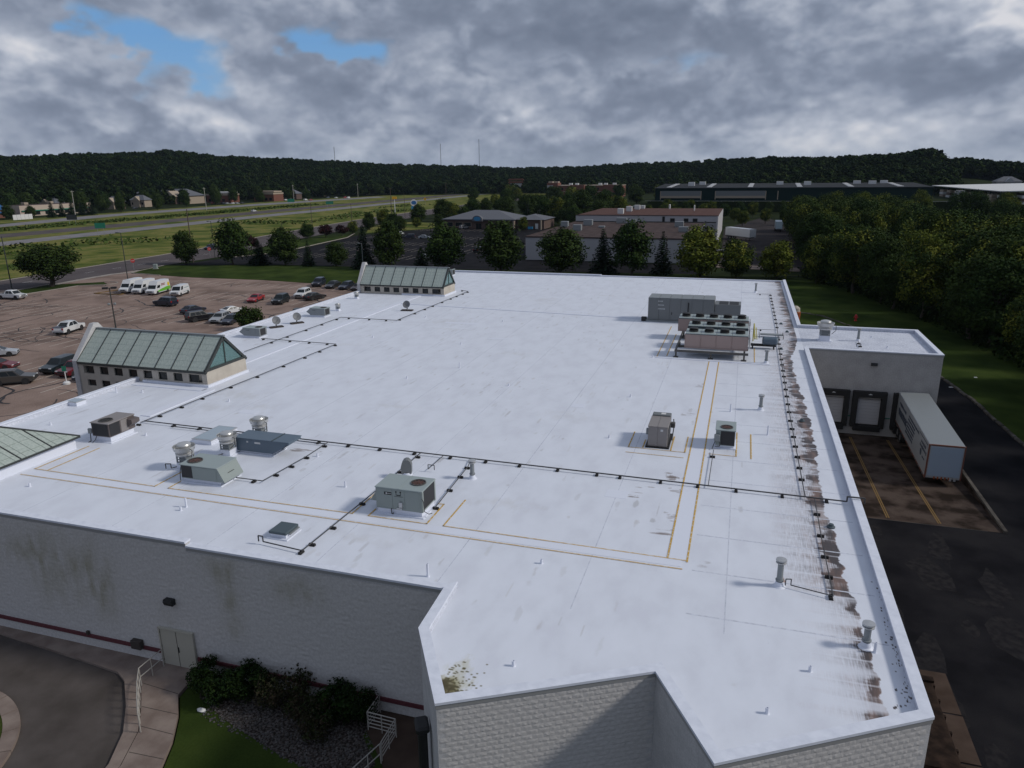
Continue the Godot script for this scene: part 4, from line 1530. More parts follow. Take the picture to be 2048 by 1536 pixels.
func make_units() -> void:
	# large green-grey unit in the middle of the near roof
	var t := thing("air_conditioner", "large green-grey rooftop air conditioner beside the yellow walkway, round fan on its lid", "air conditioner", Vector3(-16.0, DECK, -32.15))
	curb_box(t, 2.5, 1.6, 0.3)
	var mb := MB.new()
	mb.box(Vector3(0, 0.87, 0), Vector3(2.6, 1.14, 1.66))
	put("casing", mb, M.unit_green, t)
	mb = MB.new()
	mb.cbox(Vector3(-0.66, 1.475, 0), Vector3(1.34, 0.07, 1.78), 0.02)
	mb.cbox(Vector3(0.69, 1.475, 0), Vector3(1.34, 0.07, 1.78), 0.02)
	mb.box(Vector3(0.02, 1.515, 0), Vector3(0.05, 0.02, 1.78))
	put("lid", mb, M.unit_green_top, t)
	for q in [[-0.82, 0.92], [0.0, 0.66], [0.78, 0.82]]:
		mb = MB.new()
		mb.cbox(Vector3(q[0], 0.88, 0.835), Vector3(q[1], 1.08, 0.03), 0.01)
		put("access_panel", mb, M.unit_green, t)
	mb = MB.new()
	mb.box(Vector3(1.305, 0.9, -0.05), Vector3(0.03, 1.0, 1.36))
	put("coil", mb, M.coil, t)
	mb = MB.new()
	for z in [-0.8, 0.74]:
		mb.box(Vector3(1.31, 0.87, z), Vector3(0.05, 1.14, 0.14))
	put("corner_post", mb, M.unit_green, t)
	add_fan(t, Vector3(0.72, 1.515, -0.1), 0.38, M.blade)
	mb = MB.new()
	mb.box(Vector3(-0.6, 1.18, 0.853), Vector3(0.42, 0.16, 0.006))
	put("nameplate", mb, M.black, t)
	mb = MB.new()
	mb.box(Vector3(-0.68, 1.18, 0.857), Vector3(0.07, 0.09, 0.006))
	for k in 5:
		mb.box(Vector3(-0.6 + k * 0.045, 1.18, 0.857), Vector3(0.026, 0.035, 0.006))
	put("nameplate_print", mb, M.whitewall, t)
	mb = MB.new()
	for x in [-0.13, 0.12]:
		mb.box(Vector3(x, 1.22, 0.853), Vector3(0.03, 0.2, 0.006))
		mb.tube(Vector3(x, 1.31, 0.85), Vector3(x, 1.31, 0.862), 0.045, 0.045, 8)
	mb.box(Vector3(0, 1.13, 0.853), Vector3(0.2, 0.05, 0.006))
	mb.box(Vector3(0, 1.06, 0.853), Vector3(0.5, 0.02, 0.006))
	put("warning_print", mb, M.black, t)
	mb = MB.new()
	mb.cbox(Vector3(0.12, 0.62, 0.89), Vector3(0.2, 0.3, 0.1), 0.02)
	mb.box(Vector3(0.06, 0.42, 0.9), Vector3(0.3, 0.08, 0.1))
	put("disconnect_box", mb, M.galv, t)
	mb = MB.new()
	gas_lead(mb, [Vector3(-0.42, 0.36, 0.84), Vector3(-0.42, 0.3, 0.9), Vector3(-0.4, 0.1, 0.92), Vector3(-0.32, 0.08, 0.92), Vector3(-0.3, 0.16, 0.92)], 0.025)
	gas_lead(mb, [Vector3(1.32, 1.1, 0.86), Vector3(1.4, 0.95, 0.86), Vector3(1.42, 0.4, 0.84), Vector3(1.6, 0.22, 0.7), Vector3(1.75, 0.25, 0.6)], 0.02)
	put("conduit", mb, M.pipe, t)
	mb = MB.new()
	mb.prism([Vector2(-1.78, 0.55), Vector2(-1.3, 0.55), Vector2(-1.3, 1.25)], 1.2, Transform3D(Basis.IDENTITY, Vector3(0, 0, 0)))
	put("intake_hood", mb, M.unit_green, t)

	# grey unit with a sloping east side
	t = thing("air_conditioner", "grey rooftop air conditioner with a sloping end, in front of two silver exhaust fans", "air conditioner", Vector3(-28.75, DECK, -32.65))
	curb_box(t, 2.5, 1.5, 0.26)
	mb = MB.new()
	mb.prism([Vector2(-1.32, 0.26), Vector2(1.62, 0.26), Vector2(1.2, 1.06), Vector2(-1.32, 1.06)], 1.7, Transform3D(Basis.IDENTITY, Vector3.ZERO))
	put("casing", mb, M.unit_green, t)
	mb = MB.new()
	mb.cbox(Vector3(-0.08, 1.09, 0), Vector3(2.62, 0.06, 1.82), 0.02)
	put("lid", mb, M.unit_green_top, t)
	mb = MB.new()
	mb.box(Vector3(-0.92, 0.68, 0.862), Vector3(0.72, 0.72, 0.02))
	put("coil", mb, M.coil, t)
	mb = MB.new()
	mb.cbox(Vector3(0.3, 0.66, 0.862), Vector3(1.62, 0.74, 0.02), 0.006)
	put("access_panel", mb, M.unit_green, t)
	add_fan(t, Vector3(-0.8, 1.12, 0.2), 0.4, M.blade)
	mb = MB.new()
	for x in [0.55, 0.75]:
		mb.box(Vector3(1.44, 0.64, -0.2 + x * 0.3), Vector3(0.02, 0.02, 0.5))
	gas_lead(mb, [Vector3(-1.36, 0.9, 0.8), Vector3(-1.4, 0.6, 0.85), Vector3(-1.4, 0.1, 0.9)])
	put("conduit", mb, M.pipe, t)

	# brown unit
	t = thing("air_conditioner", "dark brown rooftop air conditioner on a tall white curb near the hipped skylight", "air conditioner", Vector3(-39.95, DECK, -36.85))
	curb_box(t, 1.3, 2.0, 0.42)
	mb = MB.new()
	mb.box(Vector3(0, 0.86, 0), Vector3(1.45, 0.9, 2.2))
	put("casing", mb, M.unit_brown, t)
	mb = MB.new()
	mb.cbox(Vector3(0, 1.34, 0), Vector3(1.56, 0.07, 2.32), 0.02)
	put("lid", mb, M.unit_tan, t)
	mb = MB.new()
	mb.box(Vector3(0, 0.88, 1.11), Vector3(1.25, 0.82, 0.02))
	mb.box(Vector3(0.735, 0.88, 0.62), Vector3(0.02, 0.82, 0.85))
	put("coil", mb, M.coil, t)
	mb = MB.new()
	mb.cbox(Vector3(0.735, 0.86, -0.2), Vector3(0.02, 0.84, 0.6), 0.006)
	put("access_panel", mb, M.unit_tan, t)
	add_fan(t, Vector3(0, 1.375, 0.55), 0.42, M.black)
	mb = MB.new()
	mb.prism([Vector2(0.72, 0.62), Vector2(1.15, 0.9), Vector2(1.15, 1.16), Vector2(0.72, 1.2)], 0.7, Transform3D(Basis.IDENTITY, Vector3(0, 0, -0.78)))
	put("intake_hood", mb, M.unit_brown, t)
	mb = MB.new()
	mb.cbox(Vector3(-0.85, 0.75, 1.15), Vector3(0.26, 0.36, 0.16), 0.03)
	put("disconnect_box", mb, M.galv_dull, t)
	mb = MB.new()
	gas_lead(mb, [Vector3(-0.85, 0.58, 1.15), Vector3(-0.85, 0.05, 1.2), Vector3(-0.85, 0.03, 1.4)], 0.03)
	gas_lead(mb, [Vector3(-0.4, 0.42, 1.1), Vector3(-0.4, 0.2, 1.25), Vector3(-0.5, 0.04, 1.4)], 0.025)
	put("conduit", mb, M.pipe, t)

	# blue make-up air unit with a wedge hood
	t = thing("make_up_air_unit", "slate-blue rooftop air unit with a wedge-shaped hood on its east end", "air conditioner", Vector3(-28.6, DECK, -37.35))
	curb_box(t, 2.4, 1.2, 0.16)
	mb = MB.new()
	mb.prism([Vector2(-1.4, 0.16), Vector2(1.25, 0.16), Vector2(2.5, 0.86), Vector2(2.5, 1.0), Vector2(-1.4, 1.0)], 1.35, Transform3D.IDENTITY)
	put("casing", mb, M.unit_blue, t)
	mb = MB.new()
	mb.cbox(Vector3(-0.1, 1.02, 0), Vector3(2.7, 0.05, 1.45), 0.015)
	mb.cbox(Vector3(1.95, 1.02, 0), Vector3(1.2, 0.05, 1.45), 0.015)
	put("lid", mb, M.unit_blue, t)
	mb = MB.new()
	mb.box(Vector3(1.3, 1.05, 0), Vector3(0.06, 0.05, 1.45))
	put("lid_seam", mb, M.slate, t)
	mb = MB.new()
	mb.box(Vector3(0.2, 0.78, 0.68), Vector3(0.42, 0.12, 0.012))
	mb.box(Vector3(-0.55, 0.8, 0.68), Vector3(0.12, 0.1, 0.012))
	put("data_plate", mb, M.whitewall, t)
	mb = MB.new()
	gas_lead(mb, [Vector3(2.4, 0.85, 0.7), Vector3(2.0, 0.55, 0.72), Vector3(2.0, 0.62, 0.4)], 0.018)
	put("conduit", mb, M.pipe, t)

	# two units on the east half
	t = thing("air_conditioner", "tall taupe rooftop unit west of the yellow north-south walkway", "air conditioner", Vector3(-4.28, DECK, -45.95))
	mb = MB.new()
	mb.box(Vector3(0, 0.05, 0), Vector3(1.5, 0.1, 2.8))
	put("rail", mb, M.black, t)
	mb = MB.new()
	mb.box(Vector3(0, 0.76, 0.25), Vector3(1.22, 1.32, 2.1))
	put("casing", mb, M.unit_tan, t)
	mb = MB.new()
	mb.cbox(Vector3(0, 1.43, 0.25), Vector3(1.28, 0.05, 2.2), 0.015)
	mb.box(Vector3(0, 1.47, 0.25), Vector3(0.02, 0.02, 2.2))
	put("lid", mb, M.unit_tan, t)
	mb = MB.new()
	mb.cbox(Vector3(0, 0.9, -1.1), Vector3(1.2, 1.3, 0.6), 0.03)
	put("blower_box", mb, M.unit_grey, t)
	mb = MB.new()
	mb.box(Vector3(0.1, 1.555, -1.1), Vector3(0.3, 0.01, 0.3))
	put("label_plate", mb, M.whitewall, t)
	mb = MB.new()
	mb.box(Vector3(0.62, 0.7, 0.3), Vector3(0.02, 1.0, 1.5))
	put("coil", mb, M.coil, t)
	for x in [-0.3, 0.3]:
		mb = MB.new()
		mb.cbox(Vector3(x, 0.76, 1.31), Vector3(0.58, 1.28, 0.02), 0.006)
		put("access_panel", mb, M.unit_tan, t)
	mb = MB.new()
	mb.box(Vector3(0.25, 1.2, 1.325), Vector3(0.16, 0.14, 0.008))
	put("data_plate", mb, M.whitewall, t)
	mb = MB.new()
	mb.cbox(Vector3(0.78, 1.0, -0.6), Vector3(0.28, 0.35, 0.3), 0.03)
	gas_lead(mb, [Vector3(0.78, 1.3, -0.9), Vector3(0.85, 0.9, -0.7), Vector3(0.8, 0.3, -0.4), Vector3(0.8, 0.05, -0.2)], 0.035)
	put("disconnect_box", mb, M.steel, t)
	mb = MB.new()
	mb.cbox(Vector3(-0.72, 0.8, 0.5), Vector3(0.2, 0.4, 0.25), 0.03)
	put("side_box", mb, M.galv_dull, t)

	t = thing("air_conditioner", "small grey-green rooftop unit with a dark coil, east of the yellow walkway", "air conditioner", Vector3(-0.15, DECK, -46.5))
	curb_box(t, 1.1, 1.6, 0.22)
	mb = MB.new()
	mb.box(Vector3(0, 0.72, 0), Vector3(1.18, 1.0, 1.75))
	put("casing", mb, M.unit_green, t)
	mb = MB.new()
	mb.cbox(Vector3(0, 1.25, 0), Vector3(1.26, 0.06, 1.85), 0.02)
	put("lid", mb, M.unit_green_top, t)
	mb = MB.new()
	mb.box(Vector3(0.14, 0.72, 0.885), Vector3(0.85, 0.92, 0.02))
	put("coil", mb, M.coil, t)
	add_fan(t, Vector3(0.05, 1.28, 0.35), 0.36, M.blade)
	mb = MB.new()
	mb.cbox(Vector3(-0.5, 0.75, 0.98), Vector3(0.35, 0.45, 0.2), 0.03)
	put("disconnect_box", mb, M.galv_dull, t)
	mb = MB.new()
	gas_lead(mb, [Vector3(-0.6, 0.5, 0.95), Vector3(-0.7, 0.2, 1.0), Vector3(-0.75, 0.1, 1.3)], 0.03)
	gas_lead(mb, [Vector3(-0.35, 0.5, 1.0), Vector3(-0.3, 0.25, 1.1), Vector3(-0.6, 0.2, 1.1)], 0.03)
	put("conduit", mb, M.pipe, t)

	# two pale units on the west edge and one behind the far skylight
	for q in [[-50.6, -66.9, "light grey rooftop unit on the west edge, nearest the big skylight"], [-50.1, -79.4, "light grey rooftop unit on the west edge between dish and silver vent"], [-48.6, -118.4, "light grey rooftop unit half hidden behind the far gabled skylight"]]:
		t = thing("air_conditioner", q[2], "air conditioner", Vector3(q[0], DECK, q[1]), 0.0, "pale units on the west edge")
		curb_box(t, 2.1, 1.2, 0.22)
		mb = MB.new()
		mb.box(Vector3(0.15, 0.64, 0), Vector3(2.1, 0.84, 1.3))
		put("casing", mb, M.galv_dull, t)
		mb = MB.new()
		mb.cbox(Vector3(0.15, 1.08, 0), Vector3(2.2, 0.05, 1.4), 0.015)
		put("lid", mb, M.unit_green_top, t)
		mb = MB.new()
		mb.prism([Vector2(-1.45, 0.6), Vector2(-0.9, 0.25), Vector2(-0.9, 1.05)], 1.2, Transform3D.IDENTITY)
		put("intake_hood", mb, M.galv_dull, t)
		mb = MB.new()
		mb.box(Vector3(1.21, 0.64, 0.05), Vector3(0.02, 0.7, 0.9))
		put("coil", mb, M.coil, t)
		add_fan(t, Vector3(0.7, 1.11, 0), 0.36, M.black)
		for x in [-0.45, 0.35]:
			mb = MB.new()
			mb.cbox(Vector3(x, 0.64, 0.66), Vector3(0.72, 0.78, 0.02), 0.006)
			put("access_panel", mb, M.galv_dull, t)
		mb = MB.new()
		mb.box(Vector3(-0.3, 0.85, 0.676), Vector3(0.4, 0.06, 0.008))
		put("print", mb, M.slate, t)

	# long grey air handler far back
	t = thing("air_handler", "long dark grey panelled air handler with a raised hood end, far end of roof", "air handler", Vector3(-6.3, DECK, -87.5))
	mb = MB.new()
	mb.box(Vector3(0, 0.1, 0), Vector3(7.9, 0.2, 3.2))
	put("base_rail", mb, M.galv_dull, t)
	mb = MB.new()
	mb.box(Vector3(0, 1.5, 0), Vector3(7.5, 2.6, 2.9))
	put("casing", mb, M.unit_grey, t)
	for k in 6:
		mb = MB.new()
		mb.cbox(Vector3(-3.125 + k * 1.25, 1.5, 1.465), Vector3(1.21, 2.56, 0.05), 0.015)
		put("panel", mb, M.unit_grey, t)
		mb = MB.new()
		mb.cbox(Vector3(-3.125 + k * 1.25, 2.83, 0), Vector3(1.2, 0.06, 3.0), 0.015)
		put("roof_panel", mb, M.galv_dull, t)
	mb = MB.new()
	for r in 3:
		for k in 4 + r:
			mb.box(Vector3(-2.55 + k * 0.14, 2.45 - r * 0.45, 1.495), Vector3(0.09, 0.12, 0.012))
	put("print", mb, M.galv, t)
	mb = MB.new()
	mb.cbox(Vector3(0.85, 1.7, 1.55), Vector3(0.12, 1.4, 0.12), 0.02)
	put("riser_pipe", mb, M.black, t)
	mb = MB.new()
	mb.tube(Vector3(-1.0, 0.9, 1.5), Vector3(-1.0, 1.2, 1.5), 0.04, 0.04, 6)
	put("handle", mb, M.black, t)
	mb = MB.new()
	mb.prism([Vector2(3.8, 0.9), Vector2(4.0, 0.55), Vector2(4.2, 0.5), Vector2(4.5, 0.9), Vector2(5.2, 0.9), Vector2(5.5, 0.5), Vector2(6.0, 0.5), Vector2(6.3, 0.9), Vector2(6.65, 0.9), Vector2(6.65, 2.3), Vector2(3.8, 2.3)], 2.6, Transform3D.IDENTITY)
	put("hood", mb, M.unit_grey, t)
	mb = MB.new()
	for x in [4.05, 6.5]:
		for z in [-1.1, 1.1]:
			mb.box(Vector3(x, 0.45, z), Vector3(0.16, 0.9, 0.16))
	put("hood_leg", mb, M.unit_grey, t)
	for x in [4.75, 5.9]:
		mb = MB.new()
		mb.box(Vector3(x, 2.31, 0.1), Vector3(1.0, 0.03, 2.0))
		put("grille", mb, M.black, t)
	mb = MB.new()
	mb.cbox(Vector3(-4.2, 0.25, 1.3), Vector3(0.6, 0.5, 0.5), 0.04)
	put("side_blower", mb, M.black, t)

	# three condensers on their steel frame
	t = thing("steel_platform", "raised steel beam frame carrying three rows of condensers", "steel frame", Vector3(-1.7, DECK, -74.2))
	for z in [4.9, 2.9, -1.0, -4.6]:
		mb = MB.new()
		mb.box(Vector3(-0.4, 0.62, z), Vector3(6.7, 0.2, 0.16))
		put("beam", mb, M.steel, t)
	for x in [-3.6, -0.4, 2.6]:
		for z in [4.9, 0.6, -4.6]:
			mb = MB.new()
			mb.box(Vector3(x, 0.26, z), Vector3(0.16, 0.52, 0.16))
			mb.box(Vector3(x, 0.03, z), Vector3(0.45, 0.06, 0.45))
			put("leg", mb, M.steel, t)
	mb = MB.new()
	for x in [-3.6, 2.6]:
		mb.box(Vector3(x, 0.8, 0), Vector3(0.16, 0.16, 10.0))
	put("cross_beam", mb, M.steel, t)
	for q in [[4, -1.7, -70.7, 5.7, "nearest row of pink condensers with four black fans, on the steel frame", 0], [4, -1.7, -74.4, 5.7, "middle row of condensers with slate-blue front and four black fans", 1], [5, -2.3, -78.3, 7.0, "farthest row of pink condensers with five black fans, before the air handler", 0]]:
		var c := thing("condenser", q[4], "condenser", Vector3(q[1], DECK + 0.88, q[2]), 0.0, "condenser rows on the steel frame")
		var n: int = q[0]
		var w: float = q[3] / n
		mb = MB.new()
		mb.box(Vector3(0, 0.72, 0), Vector3(q[3] - 0.02, 1.3, 2.2))
		put("casing", mb, M.slate, c)
		for k in n:
			var x: float = -q[3] / 2 + (k + 0.5) * w
			mb = MB.new()
			mb.cbox(Vector3(x, 0.72, 1.12), Vector3(w - 0.05, 1.2, 0.06), 0.02)
			put("coil_panel", mb, M.slate if q[5] == 1 else M.coil_pink, c)
			mb = MB.new()
			mb.cbox(Vector3(x, 1.4, 0), Vector3(w - 0.02, 0.07, 2.3), 0.02)
			put("top_panel", mb, M.unit_green_top, c)
			mb = MB.new()
			mb.lathe([Vector2(0.44, 1.43), Vector2(0.42, 1.62), Vector2(0.4, 1.62), Vector2(0.38, 1.5)], 16, Vector3(x, 0, 0.1))
			mb.lathe([Vector2(0.38, 1.5), Vector2(0, 1.5)], 16, Vector3(x, 0, 0.1))
			put("fan_shroud", mb, M.black, c)
			mb = MB.new()
			mb.lathe([Vector2(0.42, 1.72), Vector2(0.44, 1.75), Vector2(0.42, 1.78), Vector2(0.1, 1.8), Vector2(0, 1.8)], 16, Vector3(x, 0, 0.1))
			for a in 4:
				mb.tube(Vector3(x + cos(a * PI / 2) * 0.41, 1.6, 0.1 + sin(a * PI / 2) * 0.41), Vector3(x + cos(a * PI / 2) * 0.42, 1.74, 0.1 + sin(a * PI / 2) * 0.42), 0.015, 0.015, 4)
			put("fan_guard", mb, M.black, c)
		mb = MB.new()
		for k in n + 1:
			var x: float = -q[3] / 2 + k * w
			mb.box(Vector3(x, 0.68, 1.13), Vector3(0.05, 1.36, 0.07))
		mb.box(Vector3(0, 0.06, 1.1), Vector3(q[3], 0.12, 0.14))
		put("frame", mb, M.steel if q[5] == 1 else M.coil_pink, c)
		mb = MB.new()
		gas_lead(mb, [Vector3(q[3] / 2 + 0.15, 0.2, 0.8), Vector3(q[3] / 2 + 0.15, 1.2, 0.8), Vector3(q[3] / 2 + 0.15, 1.2, -0.8), Vector3(q[3] / 2 + 0.15, 0.2, -0.8)], 0.06)
		put("header_pipe", mb, M.lagging, c)
	mb = MB.new()
	gas_lead(mb, [Vector3(1.75, 8.9, -70.2), Vector3(1.75, 8.9, -77.5), Vector3(1.75, 7.1, -77.5)], 0.07)
	gas_lead(mb, [Vector3(1.95, 8.7, -71.0), Vector3(1.95, 8.7, -76.5)], 0.04)
	tag(put("refrigerant_pipe", mb, M.pipe_yellow, self), "yellowish refrigerant pipe along the east ends of the condensers", "pipe")
	# receiver tank on its rails
	t = thing("receiver_tank", "short blue-grey cylinder tank on rails east of the condensers", "tank", Vector3(3.2, DECK, -75.0))
	mb = MB.new()
	mb.lathe([Vector2(0, -0.75), Vector2(0.3, -0.72), Vector2(0.42, -0.6), Vector2(0.42, 0.6), Vector2(0.3, 0.72), Vector2(0, 0.75)], 18, Vector3(0.1, 0.8, 0), Basis(Vector3.FORWARD, PI / 2))
	put("shell", mb, M.unit_blue, t)
	mb = MB.new()
	for z in [-0.3, 0.3]:
		mb.box(Vector3(-0.5, 0.34, z), Vector3(2.4, 0.12, 0.12))
		mb.box(Vector3(-1.5, 0.14, z), Vector3(0.12, 0.28, 0.12))
		mb.box(Vector3(0.5, 0.14, z), Vector3(0.12, 0.28, 0.12))
	put("rail", mb, M.black, t)
	t = thing("pipe_rack", "low flat grey rack beside the east gas line, north of the tank", "rack", Vector3(3.6, DECK, -80.6))
	mb = MB.new()
	mb.box(Vector3(0, 0.28, 0), Vector3(2.2, 0.1, 0.7))
	put("tray", mb, M.galv_dull, t)
	mb = MB.new()
	for x in [-1.2, 1.2]:
		for z in [-0.9, 0.9]:
			mb.box(Vector3(x, 0.15, z), Vector3(0.06, 0.3, 0.06))
		mb.box(Vector3(x, 0.3, 0), Vector3(0.06, 0.05, 1.85))
	put("stand", mb, M.steel, t)

	# exhaust fans
	for q in [[-31.3, -33.6, 1.0, "silver exhaust fan on a grey cage curb beside the sloping grey unit"], [-30.25, -36.2, 0.95, "silver exhaust fan on a cage curb next to the slate-blue unit"], [-30.1, -39.3, 0.95, "silver exhaust fan behind the slate-blue unit"], [8.8, -80.3, 1.3, "large silver exhaust fan on the loading dock roof"], [-49.7, -83.3, 0.6, "small silver exhaust fan on the west edge, south of its twin"], [-52.1, -92.6, 0.6, "small silver exhaust fan by the far skylight's corner"]]:
		var s: float = q[2]
		t = thing("exhaust_fan", q[3], "exhaust fan", Vector3(q[0], DECK, q[1]), 0.0, "silver rooftop exhaust fans")
		mb = MB.new()
		mb.box(Vector3(0, 0.22 * s, 0), Vector3(0.75, 0.44, 0.75) * s)
		mb.box(Vector3(0, 0.03, 0), Vector3(1.0 * s, 0.06, 1.0 * s))
		put("curb", mb, M.white, t)
		mb = MB.new()
		for x in [-1.0, 1.0]:
			for z in [-1.0, 1.0]:
				mb.box(Vector3(x * 0.33, 0.66, z * 0.33) * s, Vector3(0.07, 0.44, 0.07) * s)
		for y in [0.5, 0.66, 0.82]:
			mb.box(Vector3(0, y, 0.33) * s, Vector3(0.7, 0.05, 0.03) * s)
			mb.box(Vector3(0.33, y, 0) * s, Vector3(0.03, 0.05, 0.7) * s)
		mb.box(Vector3(0, 0.66, 0) * s, Vector3(0.5, 0.44, 0.5) * s)
		put("cage", mb, M.galv_dull, t)
		mb = MB.new()
		mb.lathe([Vector2(0.34, 0.88), Vector2(0.52, 0.92), Vector2(0.54, 1.02), Vector2(0.44, 1.06), Vector2(0.44, 1.1), Vector2(0.6, 1.2), Vector2(0.66, 1.45), Vector2(0.63, 1.45), Vector2(0.56, 1.22), Vector2(0.42, 1.2)].map(func(e): return e * s), 22)
		put("windband", mb, M.spun, t)
		mb = MB.new()
		mb.lathe([Vector2(0.4, 1.2), Vector2(0.42, 1.52), Vector2(0.38, 1.6), Vector2(0.2, 1.65), Vector2(0, 1.66)].map(func(e): return e * s), 20)
		put("motor_dome", mb, M.spun, t)
		mb = MB.new()
		gas_lead(mb, [Vector3(0.6, 1.35, 0.2) * s, Vector3(0.75, 1.3, 0.2) * s, Vector3(0.75, 0.9, 0.3) * s, Vector3(0.45, 0.6, 0.35) * s], 0.022 * s)
		put("conduit", mb, M.pipe, t)

	# dome-shaped relief hood
	t = thing("relief_hood", "grey rounded gravity vent hood standing behind the large green-grey unit", "vent", Vector3(-17.75, DECK, -36.0))
	mb = MB.new()
	mb.lathe([Vector2(0.42, 0), Vector2(0.36, 0.3), Vector2(0.34, 0.36)], 14)
	put("curb", mb, M.white, t)
	mb = MB.new()
	mb.prism([Vector2(-0.36, 0.3), Vector2(0.36, 0.3), Vector2(0.38, 0.8), Vector2(0.3, 1.05), Vector2(0.15, 1.18), Vector2(-0.02, 1.2), Vector2(-0.2, 1.14), Vector2(-0.33, 0.98), Vector2(-0.42, 0.7)], 0.55, Transform3D(Basis(Vector3.UP, 0.35), Vector3.ZERO))
	put("hood", mb, M.unit_grey, t)
	t.scale = Vector3(0.78, 0.95, 0.85)

	# roof hatch and curb skylights
	t = thing("roof_hatch", "small dark slate roof hatch near the south edge of the roof", "hatch", Vector3(-20.6, DECK, -27.85))
	curb_box(t, 0.85, 0.95, 0.22)
	mb = MB.new()
	mb.cbox(Vector3(0, 0.31, 0), Vector3(1.0, 0.14, 1.1), 0.03)
	put("lid", mb, M.slate, t)
	mb = MB.new()
	mb.box(Vector3(0.46, 0.22, -0.1), Vector3(0.25, 0.05, 0.8))
	put("hinge_flange", mb, M.galv_dull, t)
	for q in [[-33.2, -38.6, 1.5, 2.7, "flat rectangular skylight beside the silver exhaust fans"], [-48.9, -42.0, 1.1, 0.9, "small white curb skylight near the west parapet"]]:
		t = thing("flat_skylight", q[4], "skylight", Vector3(q[0], DECK, q[1]))
		mb = MB.new()
		mb.box(Vector3(0, 0.14, 0), Vector3(q[2], 0.28, q[3]))
		put("curb", mb, M.white, t)
		mb = MB.new()
		mb.cbox(Vector3(0, 0.31, 0), Vector3(q[2] + 0.06, 0.06, q[3] + 0.06), 0.015)
		put("frame", mb, M.galv, t)
		mb = MB.new()
		mb.box(Vector3(0, 0.345, 0), Vector3(q[2] - 0.14, 0.012, q[3] - 0.14))
		put("glass", mb, M.skyglass, t)

	# capped flues
	for q in [[2.54, -29.65, 1.28, "tall capped grey flue beside the stained gutter line, near the south end"], [5.45, -26.16, 1.02, "capped green-grey flue closest to the southeast corner"], [2.16, -54.5, 1.18, "thin grey flue standing alone level with the dock trailer"], [2.32, -111.1, 1.36, "grey flue near the far northeast corner of the roof"], [2.86, -69.0, 1.26, "grey flue just south of the condenser frame"], [12.1, -80.9, 1.34, "grey flue on the loading dock roof"], [-14.0, -36.83, 1.15, "short capped grey flue between two gas line spurs"]]:
		t = thing("flue", q[3], "flue", Vector3(q[0], DECK, q[1]), 0.0, "capped flues on the roof")
		var h: float = q[2]
		mb = MB.new()
		mb.lathe([Vector2(0.28, 0), Vector2(0.2, 0.06), Vector2(0.15, 0.24)], 12)
		put("boot", mb, M.white, t)
		mb = MB.new()
		mb.lathe([Vector2(0.125, 0.2), Vector2(0.125, 0.28), Vector2(0.17, 0.29), Vector2(0.17, 0.33), Vector2(0.125, 0.34), Vector2(0.125, h - 0.14)], 14)
		put("stack", mb, M.galv_dull, t)
		mb = MB.new()
		mb.lathe([Vector2(0.15, h - 0.2), Vector2(0.22, h - 0.16), Vector2(0.22, h - 0.13), Vector2(0.13, h - 0.1), Vector2(0.13, h - 0.06), Vector2(0.23, h - 0.05), Vector2(0.22, h), Vector2(0, h + 0.03)], 16)
		put("cap", mb, M.galv, t)

	# satellite dishes on ballast
	for q in [[-40.9, -85.5, 0.1, "large mesh satellite dish alone near the far skylight"], [-51.2, -71.9, 0.9, "pale satellite dish beside the nearer west-edge unit"], [-50.2, -74.6, 0.9, "dark satellite dish with a bent mast, second along the west edge"]]:
		t = thing("satellite_dish", q[3], "satellite dish", Vector3(q[0], DECK, q[1]), q[2], "satellite dishes on the roof")
		t.scale = Vector3.ONE * 0.8
		mb = MB.new()
		for x in [-0.5, 0.5]:
			mb.box(Vector3(x * 1.0, 0.08, 0.25), Vector3(0.9, 0.16, 0.42))
			mb.box(Vector3(x * 1.0, 0.08, -0.25), Vector3(0.9, 0.16, 0.42))
		put("ballast_block", mb, M.block, t)
		mb = MB.new()
		mb.tube(Vector3(0, 0.1, 0), Vector3(0, 0.85, 0), 0.06, 0.06, 8)
		mb.tube(Vector3(0, 0.2, -0.4), Vector3(0, 0.7, 0), 0.03, 0.03, 6)
		put("mast", mb, M.steel, t)
		mb = MB.new()
		var prof := []
		for k in 7:
			var r := 0.62 * k / 6.0
			prof.append(Vector2(r, r * r * 0.35))
		prof.reverse()
		mb.lathe(prof, 20, Vector3(0, 1.02, 0.08), Basis(Vector3.RIGHT, 1.15))
		put("reflector", mb, M.dish, t)
		mb = MB.new()
		mb.tube(Vector3(0, 0.8, 0.15), Vector3(0, 1.2, 0.75), 0.02, 0.02, 6)
		mb.box(Vector3(0, 1.22, 0.76), Vector3(0.1, 0.14, 0.1))
		put("feed_arm", mb, M.steel, t)
	# small plumbing vents
	var stub := thing("vent_stub", "short white plumbing vent stub rising from the white roof", "vent pipe", Vector3(-12.17, DECK, -26.18), 0, "white vent stubs across the roof")
	mb = MB.new()
	mb.lathe([Vector2(0.09, 0), Vector2(0.07, 0.02), Vector2(0.062, 0.05), Vector2(0.058, 0.22), Vector2(0.04, 0.22), Vector2(0.035, 0.14), Vector2(0, 0.14)], 10)
	put("pipe", mb, M.white, stub)
